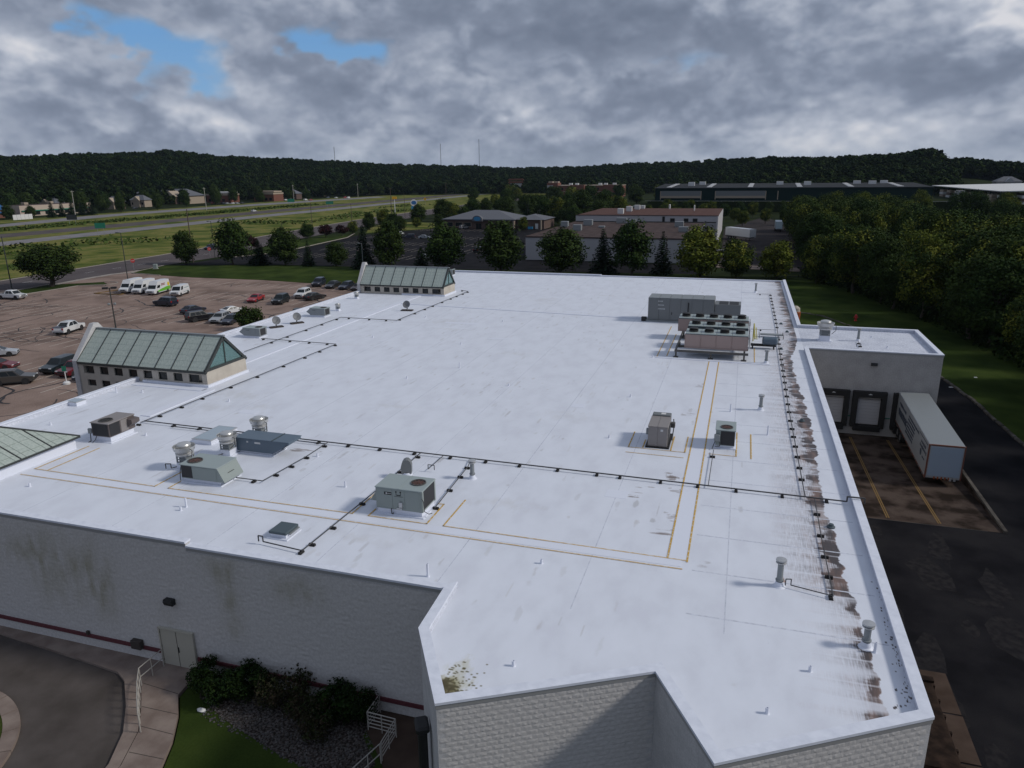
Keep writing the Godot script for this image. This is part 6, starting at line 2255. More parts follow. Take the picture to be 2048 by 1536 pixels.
func trailer_body(t: Node3D, L: float, W: float, m: Material, lettered: bool) -> void:
	# long axis z, nose at +z; floor at 1.15 m, roof at 4.05 m
	var hz := L / 2
	var hx := W / 2
	var mb := MB.new()
	mb.cbox(Vector3(0, 2.6, 0), Vector3(W, 2.86, L), 0.03)
	put("box", mb, m, t)
	mb = MB.new()
	mb.box(Vector3(0, 4.035, 0), Vector3(W - 0.1, 0.012, L - 0.12))
	put("roof_skin", mb, M.galv_dull if lettered else m, t)
	mb = MB.new()
	mb.box(Vector3(0, 1.08, 0), Vector3(W * 0.9, 0.18, L - 0.4))
	mb.box(Vector3(0, 0.95, -hz + 2.6), Vector3(1.0, 0.3, 3.6))
	put("chassis", mb, M.black, t)
	mb = MB.new()
	for s in [-1.0, 1.0]:
		mb.box(Vector3(s * (hx - 0.02), 2.6, hz - 0.04), Vector3(0.1, 2.88, 0.12))
		mb.box(Vector3(s * (hx + 0.004), 1.2, 0), Vector3(0.02, 0.14, L - 0.1))
	mb.box(Vector3(0, 4.0, hz - 0.02), Vector3(W - 0.2, 0.1, 0.1))
	put("corner_post", mb, M.brick if lettered else M.galv_dull, t)
	mb = MB.new()
	mb.cbox(Vector3(0, 2.62, hz + 0.01), Vector3(W - 0.28, 2.5, 0.06), 0.02)
	put("nose_panel", mb, paint(0.30, 0.37, 0.46) if lettered else m, t)
	for s in [-1.0, 1.0]:
		mb = MB.new()
		mb.box(Vector3(s * 0.8, 0.55, hz - 2.6), Vector3(0.14, 1.1, 0.14))
		mb.box(Vector3(s * 0.8, 0.04, hz - 2.6), Vector3(0.3, 0.08, 0.3))
		put("landing_leg", mb, M.black, t)
	for z in [-hz + 1.6, -hz + 2.9]:
		for s in [-1.0, 1.0]:
			var w := put("wheel", MESHES.tyre, M.tyre, t, Vector3(s * (hx - 0.25), 0.5, z), PI / 2)
			w.scale = Vector3(0.5, 0.5, 2.2)
			put("rim", MESHES.rim, M.rim, w)
	mb = MB.new()
	for k in 5:
		mb.box(Vector3(-0.6 + k * 0.26, 1.22, hz + 0.02), Vector3(0.1, 0.2, 0.06))
	put("air_coupling", mb, M.orange if lettered else M.black, t)
	mb = MB.new()
	for k in 2:
		mb.box(Vector3(0.55 + k * 0.3, 1.2, hz + 0.03), Vector3(0.16, 0.28, 0.08))
	put("cable_box", mb, M.galv, t)
	if lettered:
		# lines of print too small to read, on the west side
		mb = MB.new()
		var r2 := RandomNumberGenerator.new()
		r2.seed = 5
		var dash := func(z0: float, z1: float, y: float, h: float) -> void:
			var z := z0
			while z < z1:
				var w2 := r2.randf_range(0.5, 1.0) * h
				mb.box(Vector3(-hx - 0.006, y + r2.randf_range(-0.02, 0.02), z + w2 / 2), Vector3(0.008, h * r2.randf_range(0.7, 1.0), w2))
				z += w2 + h * r2.randf_range(0.12, 0.4)
		dash.call(-5.4, -2.6, 3.3, 0.3)
		for k in 3:
			dash.call(-5.6 + k * 0.1, -1.9, 2.72 - k * 0.2, 0.26)
		for k in 6:
			dash.call(-1.3 - k * 0.12, 1.6 - k * 0.1 + (1.4 if k == 0 else 0.0), 3.5 - k * 0.32, 0.22)
		dash.call(3.0, 6.2, 3.75, 0.07)
		dash.call(4.0, 5.7, 3.3, 0.27)
		dash.call(3.7, 6.0, 2.93, 0.28)
		dash.call(4.9, 5.8, 2.3, 0.14)
		mb.lathe([Vector2(0.3, 0), Vector2(0, 0.002)], 14, Vector3(-hx - 0.008, 2.45, 4.3), Basis(Vector3.BACK, PI / 2))
		put("lettering", mb, plain(lin(0.035, 0.045, 0.07), 0.6), t)
		mb = MB.new()
		for k in 9:
			mb.box(Vector3(-hx - 0.014, 1.2, -hz + 0.8 + k * 1.45), Vector3(0.01, 0.1, 0.45))
		put("marker_strip", mb, M.slate, t)


# ---------------------------------------------------------------- trees and shrubs

func leaf(mb: MB, o: Vector3, nn: Vector3, s: float) -> void:
	var a := nn.cross(Vector3(rng.randf() - 0.5, rng.randf() - 0.5, rng.randf() - 0.5)).normalized()
	var b := nn.cross(a)
	a *= s * rng.randf_range(0.7, 1.3) * 0.5
	b *= s * rng.randf_range(0.5, 0.9) * 0.5
	mb.p(o - a, nn); mb.p(o + a * 0.3 + b, nn); mb.p(o + a * 0.3 - b, nn)
	mb.p(o + a * 0.3 + b, nn); mb.p(o + a * 1.1, nn); mb.p(o + a * 0.3 - b, nn)


func rand_dir() -> Vector3:
	var z := rng.randf_range(-1, 1)
	var a := rng.randf() * TAU
	var r := sqrt(1 - z * z)
	return Vector3(r * cos(a), z, r * sin(a))


func crown(rx: float, ry: float, cy: float, clumps: int, per: int, size: float, tones: Array, cone := 0.0, loose := 1.0) -> ArrayMesh:
	# leaves gathered in clumps spread through an ellipsoid (drawn to a point by cone)
	var mb := MB.new()
	mb.tinted = true
	for k in clumps:
		var d := rand_dir()
		var rr := pow(rng.randf_range(0.25, 1.0), 0.5)
		d.y = d.y * 0.95 + 0.05
		var h := d.y * rr
		var squeeze := 1.0 - cone * (h * 0.5 + 0.5)
		var c := Vector3(d.x * rr * rx * 0.82 * squeeze, cy + h * ry * 0.85, d.z * rr * rx * 0.82 * squeeze)
		var cr := rx * rng.randf_range(0.22, 0.4) * (0.65 + 0.35 * squeeze) * loose
		var tone: Color = (tones[rng.randi() % tones.size()] as Color)
		var g := rng.randf_range(0.8, 1.2)
		for q in per:
			var e := rand_dir()
			var r2 := pow(rng.randf(), 0.4)
			var o := c + Vector3(e.x * cr, e.y * cr * 1.05, e.z * cr) * r2
			var v := g * rng.randf_range(0.78, 1.22)
			mb.col = Color(tone.r * v, tone.g * v, tone.b * v)
			leaf(mb, o, (e + rand_dir() * 0.75 + Vector3(0, 0.25, 0)).normalized(), size)
	return mb.mesh()


func conifer_crown(R: float, H: float, tones: Array, levels := 26) -> ArrayMesh:
	var mb := MB.new()
	mb.tinted = true
	for l in levels:
		var f := float(l) / levels
		var y := 0.06 * H + f * H * 0.95
		var r := R * pow(1.0 - f, 0.85) * rng.randf_range(0.85, 1.1) + 0.08
		var nb_ := 7 + int(8 * (1 - f))
		for k in nb_:
			var a := TAU * k / nb_ + rng.randf_range(-0.25, 0.25)
			var d := Vector3(cos(a), 0, sin(a))
			var reach := r * rng.randf_range(0.75, 1.12)
			var n := 3 + int(reach * 3.5)
			var tone: Color = tones[rng.randi() % tones.size()]
			for q in n:
				var s := (q + 0.6) / n
				var o := Vector3(0, y, 0) + d * reach * s + Vector3(0, -0.22 * reach * s * s + 0.05 * sin(q), 0)
				var v := rng.randf_range(0.75, 1.25)
				mb.col = Color(tone.r * v, tone.g * v, tone.b * v)
				leaf(mb, o + rand_dir() * 0.08, (Vector3(0, 1, 0) + rand_dir() * 0.8).normalized(), 0.55 * (0.6 + 0.5 * (1 - f)))
	return mb.mesh()


func trunk_mesh(h: float, r: float, limbs: int, spread: float, first := 0.3) -> ArrayMesh:
	var mb := MB.new()
	var p := Vector3.ZERO
	var n := 6
	var pts := [p]
	for k in n:
		p += Vector3(rng.randf_range(-0.04, 0.04) * h, h / n, rng.randf_range(-0.04, 0.04) * h)
		pts.append(p)
	for k in n:
		mb.tube(pts[k], pts[k + 1], r * (1.15 - 0.9 * k / n), r * (1.15 - 0.9 * (k + 1) / n), 7, false)
	for k in limbs:
		var f := rng.randf_range(first, 0.85)
		var base: Vector3 = pts[int(f * n)]
		var a := TAU * k / limbs + rng.randf_range(-0.4, 0.4)
		var tip := base + Vector3(cos(a) * spread * rng.randf_range(0.5, 1.0), h * rng.randf_range(0.15, 0.35), sin(a) * spread * rng.randf_range(0.5, 1.0))
		var mid := base.lerp(tip, 0.5) + Vector3(0, -0.06 * h, 0)
		mb.tube(base, mid, r * 0.45, r * 0.28, 5, false)
		mb.tube(mid, tip, r * 0.28, r * 0.08, 5, false)
	return mb.mesh()


const GREEN := [Color(0.032, 0.050, 0.015), Color(0.042, 0.064, 0.018), Color(0.026, 0.042, 0.014)]
const DEEP := [Color(0.027, 0.047, 0.014), Color(0.038, 0.062, 0.017), Color(0.022, 0.039, 0.013)]
const LIME := [Color(0.105, 0.125, 0.022), Color(0.14, 0.15, 0.028), Color(0.07, 0.092, 0.018)]
const SPRUCE := [Color(0.018, 0.032, 0.018), Color(0.026, 0.042, 0.022), Color(0.014, 0.024, 0.014)]
const PLUM := [Color(0.030, 0.013, 0.016), Color(0.040, 0.018, 0.018), Color(0.02, 0.012, 0.013)]


func tree(called: String, cm: Mesh, tm: Mesh, at: Vector3, sx: float, sy: float, label: String, category := "tree", group := "") -> Node3D:
	var t := thing(called, label, category, at, rng.randf() * TAU, group)
	put("trunk", tm, M.bark, t)
	put("crown", cm, M.leaf, t)
	t.scale = Vector3(sx, sy, sx)
	return t


func make_trees() -> void:
	# shared shapes, each about 10 m tall (spruces 10 m) with a crown radius of 4 m (spruce 2.4 m)
	var oval := []
	var tk := []
	for k in 3:
		oval.append(crown(4.2, 5.0, 5.0, 84, 84, 0.42, DEEP if k == 1 else GREEN, 0.35))
		tk.append(trunk_mesh(7.5, 0.2, 8, 2.6))
	var lime := [crown(4.2, 5.0, 5.0, 84, 84, 0.42, LIME, 0.4), crown(4.3, 4.9, 5.0, 84, 84, 0.42, LIME + GREEN, 0.3)]
	var spr := [conifer_crown(2.5, 10.0, SPRUCE), conifer_crown(2.4, 10.0, SPRUCE, 22)]
	var spt := trunk_mesh(8.5, 0.16, 0, 1.0)
	var plum := crown(4.0, 3.4, 5.0, 40, 60, 0.6, PLUM, 0.1)
	var wide := crown(4.5, 4.0, 5.6, 110, 95, 0.36, GREEN, 0.1, 0.85)
	var widet := trunk_mesh(6.5, 0.32, 11, 3.6, 0.22)

	tree("shade_tree", wide, widet, Vector3(-150.4, 0, -128.5), 1.62, 1.06, "broad round shade tree on the grass strip at the lot's left corner")
	var row := [
		["o", 0, -151, -173, 6.3, 8.1, "slender dark tree by the stop sign at the lot entrance"],
		["o", 1, -136, -174, 8.9, 10.9, "full oval tree left of the dark spruce at the lawn's edge"],
		["s", 0, -128, -175, 5.4, 6.4, "dark squat spruce before the plum-leaved trees"],
		["o", 2, -121, -177, 8.2, 8.7, "oval tree between two small spruces behind the lawn"],
		["s", 1, -113, -176, 3.4, 6.3, "small slim spruce on the lawn, left of the little round tree"],
		["o", 0, -105, -177, 5.6, 5.8, "little round-crowned tree standing on the open lawn"],
		["s", 0, -95, -174, 5.4, 10.2, "tall dark spruce beside the lamp post above the far skylight"],
		["o", 2, -88, -175, 8.0, 10.7, "mid-green tree right of the tall spruce by the lamp post"],
		["s", 1, -79, -175, 4.6, 5.4, "low dark spruce half hidden behind the far skylight ridge"],
		["o", 1, -72, -174, 9.7, 10.3, "wide dark tree rising behind the far skylight's east end"],
		["o", 0, -57, -174, 10.0, 11.1, "broad dark tree before the neighbouring lot's striped kerb"],
		["o", 2, -42, -175, 10.6, 9.4, "spreading tree in front of the grey warehouse's left end"],
		["s", 0, -32, -177, 6.0, 9.8, "spruce before the grey warehouse, left of the tall tree"],
		["o", 1, -25, -177, 9.2, 11.2, "tall full tree in the middle of the grey warehouse front"],
		["s", 1, -18, -179, 5.0, 9.4, "spruce before the grey warehouse, right of the tall tree"],
		["l", 0, -9, -176, 10.0, 10.5, "large yellow-green tree at the grey warehouse's right corner"],
		["l", 1, -1, -177, 7.0, 7.9, "yellow-green tree below the white trailer in the yard"],
		["l", 0, 8, -178, 7.6, 7.6, "rounded yellow-green tree at the edge of the truck yard"],
		["l", 1, 16, -172, 6.0, 9.4, "yellow-green tree at the start of the wood by the roof corner"],
	]
	for q in row:
		var w: float = q[4]
		var h: float = q[5]
		if q[0] == "s":
			tree("spruce_tree", spr[q[1]], spt, Vector3(q[2], 0, q[3]), w / 4.0, h / 9.0, q[6], "tree", "trees in the row behind the store")
		else:
			var cm: Mesh = oval[q[1]] if q[0] == "o" else lime[q[1]]
			tree("street_tree", cm, tk[q[1]], Vector3(q[2], 0, q[3]), w / 6.0, h / 8.2, q[6], "tree", "trees in the row behind the store")
	for q in [[-157, -211, 5.5, 5.2, "plum-leaved tree peeping out behind the squat spruce"], [-162, -253, 7.5, 5.4, "dark bushy tree, leftmost of the group by the frontage road"], [-158, -260, 7.4, 5.2, "plum-leaved round tree, middle of the group by the frontage road"], [-155.5, -268, 6.2, 4.6, "plum-leaved small tree, right of the group by the frontage road"]]:
		tree("plum_tree", plum if q[4].begins_with("plum") else oval[1], tk[0], Vector3(q[0], 0, q[1]), q[2] / 8.0, q[3] / 8.4, q[4], "tree", "plum-leaved trees by the frontage road")
	tree("street_tree", lime[1], tk[1], Vector3(-156, 0, -278), 0.68, 0.6, "light green little tree right of the plum-leaved group")
	# trees round the restaurant and the far lots
	var mid := [[-140, -352, 10, 11], [-132, -345, 9, 9], [-126, -338, 7, 7], [-139, -330, 6, 6], [-145, -318, 5, 5], [-118, -368, 12, 13], [-106, -372, 12, 14], [-95, -360, 11, 13], [-86, -352, 11, 14], [-79, -344, 11, 12], [-74, -333, 9, 10], [-70, -322, 8, 8], [-90, -306, 5.5, 6.5], [-128, -392, 11, 11], [-78, -372, 13, 16], [-70, -382, 12, 15], [-98, -470, 11, 11], [-88, -478, 11, 11], [-84, -462, 10, 10], [-118, -590, 16, 15], [-135, -600, 15, 14], [-150, -610, 14, 13], [-100, -560, 13, 12], [-80, -580, 15, 14], [-62, -590, 15, 15], [-148, -300, 8, 8], [-141, -292, 7, 7], [-160, -300, 7, 8], [-163, -320, 8, 9], [-152, -336, 10, 10], [-150, -362, 11, 12], [-139, -378, 11, 12], [-160, -385, 10, 11], [-108, -402, 12, 13], [-92, -400, 12, 14], [-66, -352, 10, 12], [-64, -398, 12, 13], [-120, -430, 11, 12], [-150, -430, 10, 10], [-135, -462, 11, 11], [-160, -480, 11, 11], [-110, -500, 11, 11], [-170, -540, 12, 12], [-185, -580, 13, 12], [-195, -640, 14, 13], [-165, -650, 14, 13], [-110, -680, 15, 14], [-90, -640, 15, 14], [-215, -690, 15, 14], [-235, -640, 13, 12]]
	var n := 0
	for q in mid:
		var where := "leafy green tree in the thicket behind the hip-roofed restaurant"
		if q[1] < -540:
			where = "leafy green tree standing before the red brick offices"
		elif q[1] < -410:
			where = "leafy green tree between the crowded far car lots"
		elif q[0] < -130:
			where = "leafy green tree on the grass by the tall pylon signs"
		var o := tree("leafy_tree", oval[n % 3] if n % 4 else lime[1], tk[n % 3], Vector3(q[0], 0, q[1]), q[2] / 8.0, q[3] / 9.9, where, "tree", where.replace("leafy green tree", "leafy trees"))
		n += 1
	tree("spruce_tree", spr[0], spt, Vector3(-101, 0, -352), 1.2, 1.1, "dark spruce standing behind the hip-roofed restaurant")
	# along the service road west of the highway
	var verge := [[-420, -391, 11, 15.6], [-434, -421, 9, 13], [-428, -432, 7, 11], [-419, -423, 9, 14.5], [-419, -458, 8, 13], [-426, -497, 8, 14], [-432, -540, 9, 15], [-448, -560, 12, 17], [-452, -590, 11, 15], [-444, -616, 12, 15], [-440, -660, 9, 11], [-446, -700, 9, 10], [-418, -352, 8, 8], [-428, -345, 9, 9], [-425, -330, 10, 10], [-405, -790, 14, 14], [-390, -830, 13, 12], [-470, -430, 12, 14], [-482, -450, 13, 14], [-488, -520, 13, 14], [-470, -545, 11, 12], [-505, -545, 10, 9], [-515, -552, 9, 8], [-530, -545, 12, 12], [-455, -645, 13, 14], [-470, -690, 13, 14], [-505, -720, 12, 11], [-450, -740, 13, 13], [-430, -770, 13, 13], [-480, -390, 14, 15], [-490, -410, 14, 15], [-480, -350, 13, 13], [-465, -455, 11, 12], [-455, -500, 11, 11], [-520, -590, 13, 14], [-540, -600, 14, 14], [-490, -610, 12, 12], [-430, -600, 9, 9], [-425, -670, 10, 10], [-460, -720, 12, 12], [-540, -740, 13, 13], [-485, -775, 13, 12], [-410, -860, 12, 11], [-445, -880, 13, 13], [-380, -905, 12, 11]]
	for q in verge:
		var where := "dark green tree among the shops left of the stone lodge"
		if q[1] > -360:
			where = "dark green tree in front of the grey-roofed shop at the left edge"
		elif q[1] > -520 and q[0] > -436:
			where = "dark green tree on the grass along the service road"
		elif q[1] < -680:
			where = "dark green tree near the far strip of gabled shops"
		elif q[1] < -538:
			where = "dark green tree around the lodge and brick shops"
		tree("verge_tree", oval[n % 3], tk[n % 3], Vector3(q[0], 0, q[1]), q[2] / 8.0, q[3] / 9.9, where, "tree", where.replace("dark green tree", "dark green trees"))
		n += 1
	for k in 5:
		tree("spruce_tree", spr[k % 2], spt, Vector3(-415 + k * 0.5, 0, -364 - k * 7.0), 1.3, 1.0, "spruce in the hedge row before the long pink building", "tree", "five spruces before the long pink building")
	make_wood()
	make_hills()
	make_shrubs()


func make_wood() -> void:
	# the wood east of the service drive, trees one by one
	var big := []
	var bt := []
	for k in 4:
		big.append(crown(5.4, 7.0, 8.0, 120, 110, 0.42, [DEEP, GREEN, GREEN + GREEN + LIME, LIME + GREEN][k], 0.15))
		bt.append(trunk_mesh(10.5, 0.26, 9, 3.6, 0.25))
	var r2 := RandomNumberGenerator.new()
	r2.seed = 31
	var n := 0
	var edge := [[14, -182], [21, -165], [29, -138], [33, -118], [35, -98], [35, -78], [35, -55], [35, -30], [35, -8]]
	var placed := []
	# front row along the edge, then ranks behind it
	for rank in 7:
		for k in edge.size() - 1:
			var a := Vector2(edge[k][0], edge[k][1])
			var b := Vector2(edge[k + 1][0], edge[k + 1][1])
			var l := a.distance_to(b)
			var m := int(l / 7.5) if rank < 2 else int(l / 9.5)
			if rank > 1 and k > 5:
				continue
			for q in m:
				var p := a.lerp(b, (q + r2.randf_range(0.2, 0.8)) / m)
				p += Vector2(rank * 7.0, -rank * 2.4) + Vector2(r2.randf_range(-1.8, 1.8), r2.randf_range(-1.8, 1.8))
				placed.append([p, rank])
	# the wood's side along the truck yard, and low trees below the green store
	for j in 17:
		for i in 4:
			placed.append([Vector2(19.0 + i * 9.5 + r2.randf_range(-2, 2) + (4.0 if j > 10 else 0.0), -192.0 - j * 8.6 + r2.randf_range(-2, 2)), 1])
	for k in 52:
		placed.append([Vector2(r2.randf_range(-50, 70), r2.randf_range(-458, -345)), 4])
	for k in 26:
		placed.append([Vector2(r2.randf_range(64, 130), r2.randf_range(-440, -200)), 4])
	for q in placed:
		var p: Vector2 = q[0]
		var s := r2.randf_range(0.78, 1.12)
		if q[1] == 0:
			s *= 0.86
		if q[1] == 4 and p.x < 71.0:
			s = r2.randf_range(0.42, 0.6)
		var where := "dark leafy tree deep in the wood east of the service drive"
		if q[1] == 4:
			where = "low leafy tree on the slope below the dark green store" if p.x < 71.0 else "dark leafy tree at the wood's far right, below the lumber shed"
		elif p.y < -186.0:
			where = "leafy tree on the wood's side facing the truck yard"
		elif q[1] == 0:
			where = "leafy tree in the wood's front row along the mown grass"
		var v: int = [0, 1, 2, 1, 3, 2, 0][r2.randi() % 7]
		var t := tree("wood_tree", big[v], bt[v], Vector3(p.x, 0, p.y), s * r2.randf_range(0.95, 1.2), s, where, "tree", where.replace("leafy tree", "leafy trees"))
		t.rotation.y = r2.randf() * TAU
		n += 1
	# undergrowth closes the foot of the wood
	var mb := MB.new()
	mb.tinted = true
	for k in edge.size() - 1:
		var a := Vector2(edge[k][0], edge[k][1])
		var b := Vector2(edge[k + 1][0], edge[k + 1][1])
		for q in 900:
			var p := a.lerp(b, r2.randf()) + Vector2(r2.randf_range(-1.5, 6.0), r2.randf_range(-1, 1))
			var v := r2.randf_range(0.6, 1.2)
			mb.col = Color(0.02 * v, 0.035 * v, 0.011 * v)
			leaf(mb, Vector3(p.x, r2.randf_range(0.0, 2.2), p.y), rand_dir(), 0.7)
	var o := put("undergrowth", mb, M.leaf, self)
	tag(o, "dark undergrowth along the foot of the wood", "undergrowth", "", "stuff")


func ridge(az: float) -> float:
	# height of the wooded skyline (ground) by azimuth in degrees
	var t := [[-70, 44], [-51, 38], [-45, 43], [-41, 48], [-38, 41], [-35, 38], [-30, 33], [-25.5, 27], [-21, 24], [-17, 18], [-12, 20], [-8, 24], [-4, 25], [0, 24], [4, 22], [8, 23], [11.5, 26], [12.5, 19], [17, 13], [40, 16]]
	for k in t.size() - 1:
		if az < t[k + 1][0]:
			return lerpf(t[k][1], t[k + 1][1], smoothstep(0.0, 1.0, inverse_lerp(t[k][0], t[k + 1][0], az)))
	return 16.0


func hill_start(az: float) -> float:
	if az < -25:
		return lerpf(640.0, 900.0, clampf((az + 52) / 27.0, 0, 1))
	if az < -3:
		return lerpf(900.0, 820.0, (az + 25) / 22.0)
	return lerpf(820.0, 560.0, clampf((az + 3) / 6.0, 0, 1))


func hill_height(az: float, d: float) -> float:
	var s := hill_start(az)
	var e := s + (560.0 if az < -3 else 340.0)
	return ridge(az) * smoothstep(0.0, 1.0, clampf((d - s) / (e - s), 0.0, 1.0))


func make_hills() -> void:
	var mb := MB.new()
	var na_ := 92
	for i in na_:
		var a0 := -72.0 + i * 1.25
		var a1 := a0 + 1.25
		for j in 14:
			var d0 := 500.0 + j * 95.0
			var d1 := d0 + 95.0
			var q := func(a: float, d: float) -> Vector3: return Vector3(sin(deg_to_rad(a)) * d, hill_height(a, d) - 0.3, -cos(deg_to_rad(a)) * d)
			mb.quad(q.call(a0, d0), q.call(a1, d0), q.call(a1, d1), q.call(a0, d1))
	ground_piece("hills", mb, M.wild)
	# the far woods read as one mass: crowns in the thousands
	var r2 := RandomNumberGenerator.new()
	r2.seed = 9
	var kinds := [crown(5.2, 5.0, 6.2, 22, 26, 1.7, DEEP, 0.1), crown(5.0, 5.6, 6.6, 20, 26, 1.7, DEEP + GREEN, 0.3), crown(4.6, 6.4, 7.6, 20, 24, 1.6, DEEP, 0.4)]
	var spots := [[], [], []]
	for k in 15000:
		var az := r2.randf_range(-66.0, 30.0)
		var s := hill_start(az)
		var reach := 640.0 if az < -3 else 420.0
		var d := s - 10.0 + pow(r2.randf(), 0.8) * reach
		if az > -3.0 and az < 14.0 and d < 600.0:
			continue
		if az > 13.0 and az < 18.5 and d < 820.0:
			continue
		var sc := r2.randf_range(0.8, 1.45)
		if az > 10.6 and az < 11.9 and d > s + 250:
			sc *= 1.15
		spots[r2.randi() % 3].append(Transform3D(Basis(Vector3.UP, r2.randf() * TAU).scaled(Vector3(sc * 1.05, sc, sc * 1.05)), Vector3(sin(deg_to_rad(az)) * d, hill_height(az, d) - 0.8, -cos(deg_to_rad(az)) * d)))
	for v in 3:
		var mm := MultiMesh.new()
		mm.transform_format = MultiMesh.TRANSFORM_3D
		mm.use_colors = true
		mm.mesh = kinds[v]
		mm.instance_count = spots[v].size()
		for k in spots[v].size():
			mm.set_instance_transform(k, spots[v][k])
			var g := r2.randf_range(0.38, 0.8)
			mm.set_instance_color(k, Color(g * r2.randf_range(0.85, 1.1), g, g * 0.95))
		var o := MultiMeshInstance3D.new()
		o.name = numbered("distant_woods")
		o.multimesh = mm
		o.material_override = M.leaf
		add_child(o)
		tag(o, "dark woods covering the distant hills along the skyline", "woods", "woods on the skyline", "stuff")


func make_shrubs() -> void:
	var dense := crown(1.0, 0.75, 0.7, 44, 70, 0.11, [Color(0.014, 0.026, 0.009), Color(0.02, 0.035, 0.011), Color(0.012, 0.02, 0.008)], 0.0, 1.1)
	var twig := crown(1.0, 0.8, 0.75, 30, 36, 0.12, [Color(0.035, 0.032, 0.02), Color(0.028, 0.034, 0.015), Color(0.045, 0.036, 0.024)], 0.0, 1.1)
	var st := trunk_mesh(0.9, 0.04, 6, 0.7, 0.05)
	for q in [[-23.3, -24.4, 1.0, 1.0, 0, "dark green shrub right beside the pale double door"], [-22.0, -23.8, 1.05, 1.0, 0, "dark green shrub in front of the wall, second from the double door"], [-20.9, -24.5, 1.15, 1.1, 0, "bushy green shrub against the block wall, third from the door"], [-19.6, -24.2, 0.95, 1.15, 1, "thin brownish shrub in the middle of the planting bed"], [-18.5, -24.5, 1.1, 1.25, 1, "tall twiggy brown shrub reaching the maroon band"], [-17.4, -23.7, 1.1, 1.1, 1, "twiggy shrub overhanging the pebbles"], [-16.1, -24.2, 1.25, 1.15, 0, "dark shrub near the white ramp railing"], [-15.2, -24.5, 0.95, 1.2, 0, "dark shrub touching the white ramp railing"], [-16.4, -22.9, 0.9, 0.8, 1, "low twiggy shrub at the front of the bed"]]:
		var o := thing("shrub", q[5], "shrub", Vector3(q[0], 0.05, q[1]), rng.randf() * TAU, "shrubs along the south wall")
		put("stems", st, M.bark, o)
		put("foliage", twig if q[4] else dense, M.leaf, o)
		o.scale = Vector3(q[2], q[3], q[2])
	var big := thing("shrub", "tall green shrub at the west roof edge beside a navy sedan", "shrub", Vector3(-75.0, 0, -98.5), 0.0)
	put("stems", trunk_mesh(2.0, 0.08, 6, 1.5, 0.1), M.bark, big)
	put("foliage", crown(2.6, 1.9, 2.0, 40, 60, 0.35, GREEN, 0.1), M.leaf, big)
	# taller weeds on the highway verge
	var mb := MB.new()
	mb.tinted = true
	for k in 7000:
		var z := rng.randf_range(-560.0, -150.0)
		var band := rng.randi() % 2
		var x := 0.0
		if band == 0:
			x = rng.randf_range(-352, -332) - maxf(0, -z - 400) * 0.03
		elif band == 1:
			x = rng.randf_range(-260, -215)
			if na.get_noise_2d(x * 0.06, z * 0.06) < 0.05:
				continue
		else:
			x = rng.randf_range(-345, -340)
		var v := rng.randf_range(0.7, 1.3)
		mb.col = Color(0.05 * v, 0.075 * v, 0.02 * v)
		leaf(mb, Vector3(x, rng.randf_range(0, 0.5), z), (Vector3(0, 1, 0) + rand_dir()).normalized(), 1.6)
	tag(put("verge_weeds", mb, M.leaf, self), "patches of taller green weeds on the highway verges", "weeds", "", "stuff")


# ---------------------------------------------------------------- poles, signs, railings and small things

func pole(called: String, label: String, at: Vector3, h: float, r: float, m: Material, head: String, turn := 0.0, group := "") -> Node3D:
	var t := thing(called, label, "pole" if head == "cross" or head == "bare" else "lamp post", at, turn, group)
	var mb := MB.new()
	mb.tube(Vector3.ZERO, Vector3(0, h, 0), r, r * 0.7, 8)
	put("shaft", mb, m, t)
	if head == "twin":
		for s in [-1.0, 1.0]:
			mb = MB.new()
			mb.cbox(Vector3(s * 0.62, h + 0.02, 0), Vector3(0.85, 0.3, 0.5), 0.05)
			put("lamp_head", mb, M.black, t)
		mb = MB.new()
		mb.box(Vector3(0, h, 0), Vector3(0.5, 0.1, 0.1))
		put("arm", mb, m, t)
	elif head == "single":
		mb = MB.new()
		mb.box(Vector3(0.4, h - 0.05, 0), Vector3(0.8, 0.08, 0.08))
		put("arm", mb, m, t)
		mb = MB.new()
		mb.cbox(Vector3(1.05, h - 0.05, 0), Vector3(0.7, 0.2, 0.4), 0.04)
		put("lamp_head", mb, m, t)
	elif head == "cross":
		mb = MB.new()
		mb.box(Vector3(0, h - 0.7, 0.1), Vector3(2.6, 0.14, 0.12))
		put("cross_arm", mb, m, t)
		mb = MB.new()
		for x in [-1.2, -0.6, 0.6, 1.2]:
			mb.tube(Vector3(x, h - 0.63, 0.1), Vector3(x, h - 0.42, 0.1), 0.05, 0.03, 6)
		put("insulator", mb, M.palepole, t)
	return t


func board(called: String, label: String, category: String, at: Vector3, w: float, h: float, y: float, m: Material, turn: float, posts := 2, post_r := 0.07, group := "") -> Node3D:
	var t := thing(called, label, category, at, turn, group)
	for k in posts:
		var mb := MB.new()
		var x := (k - (posts - 1) / 2.0) * w * 0.6
		mb.tube(Vector3(x, 0, 0), Vector3(x, y + h * 0.4, 0), post_r, post_r, 6)
		put("post", mb, M.galv_dull, t)
	var mb := MB.new()
	mb.cbox(Vector3(0, y, 0.1), Vector3(w, h, 0.08), 0.02)
	put("panel", mb, m, t)
	return t


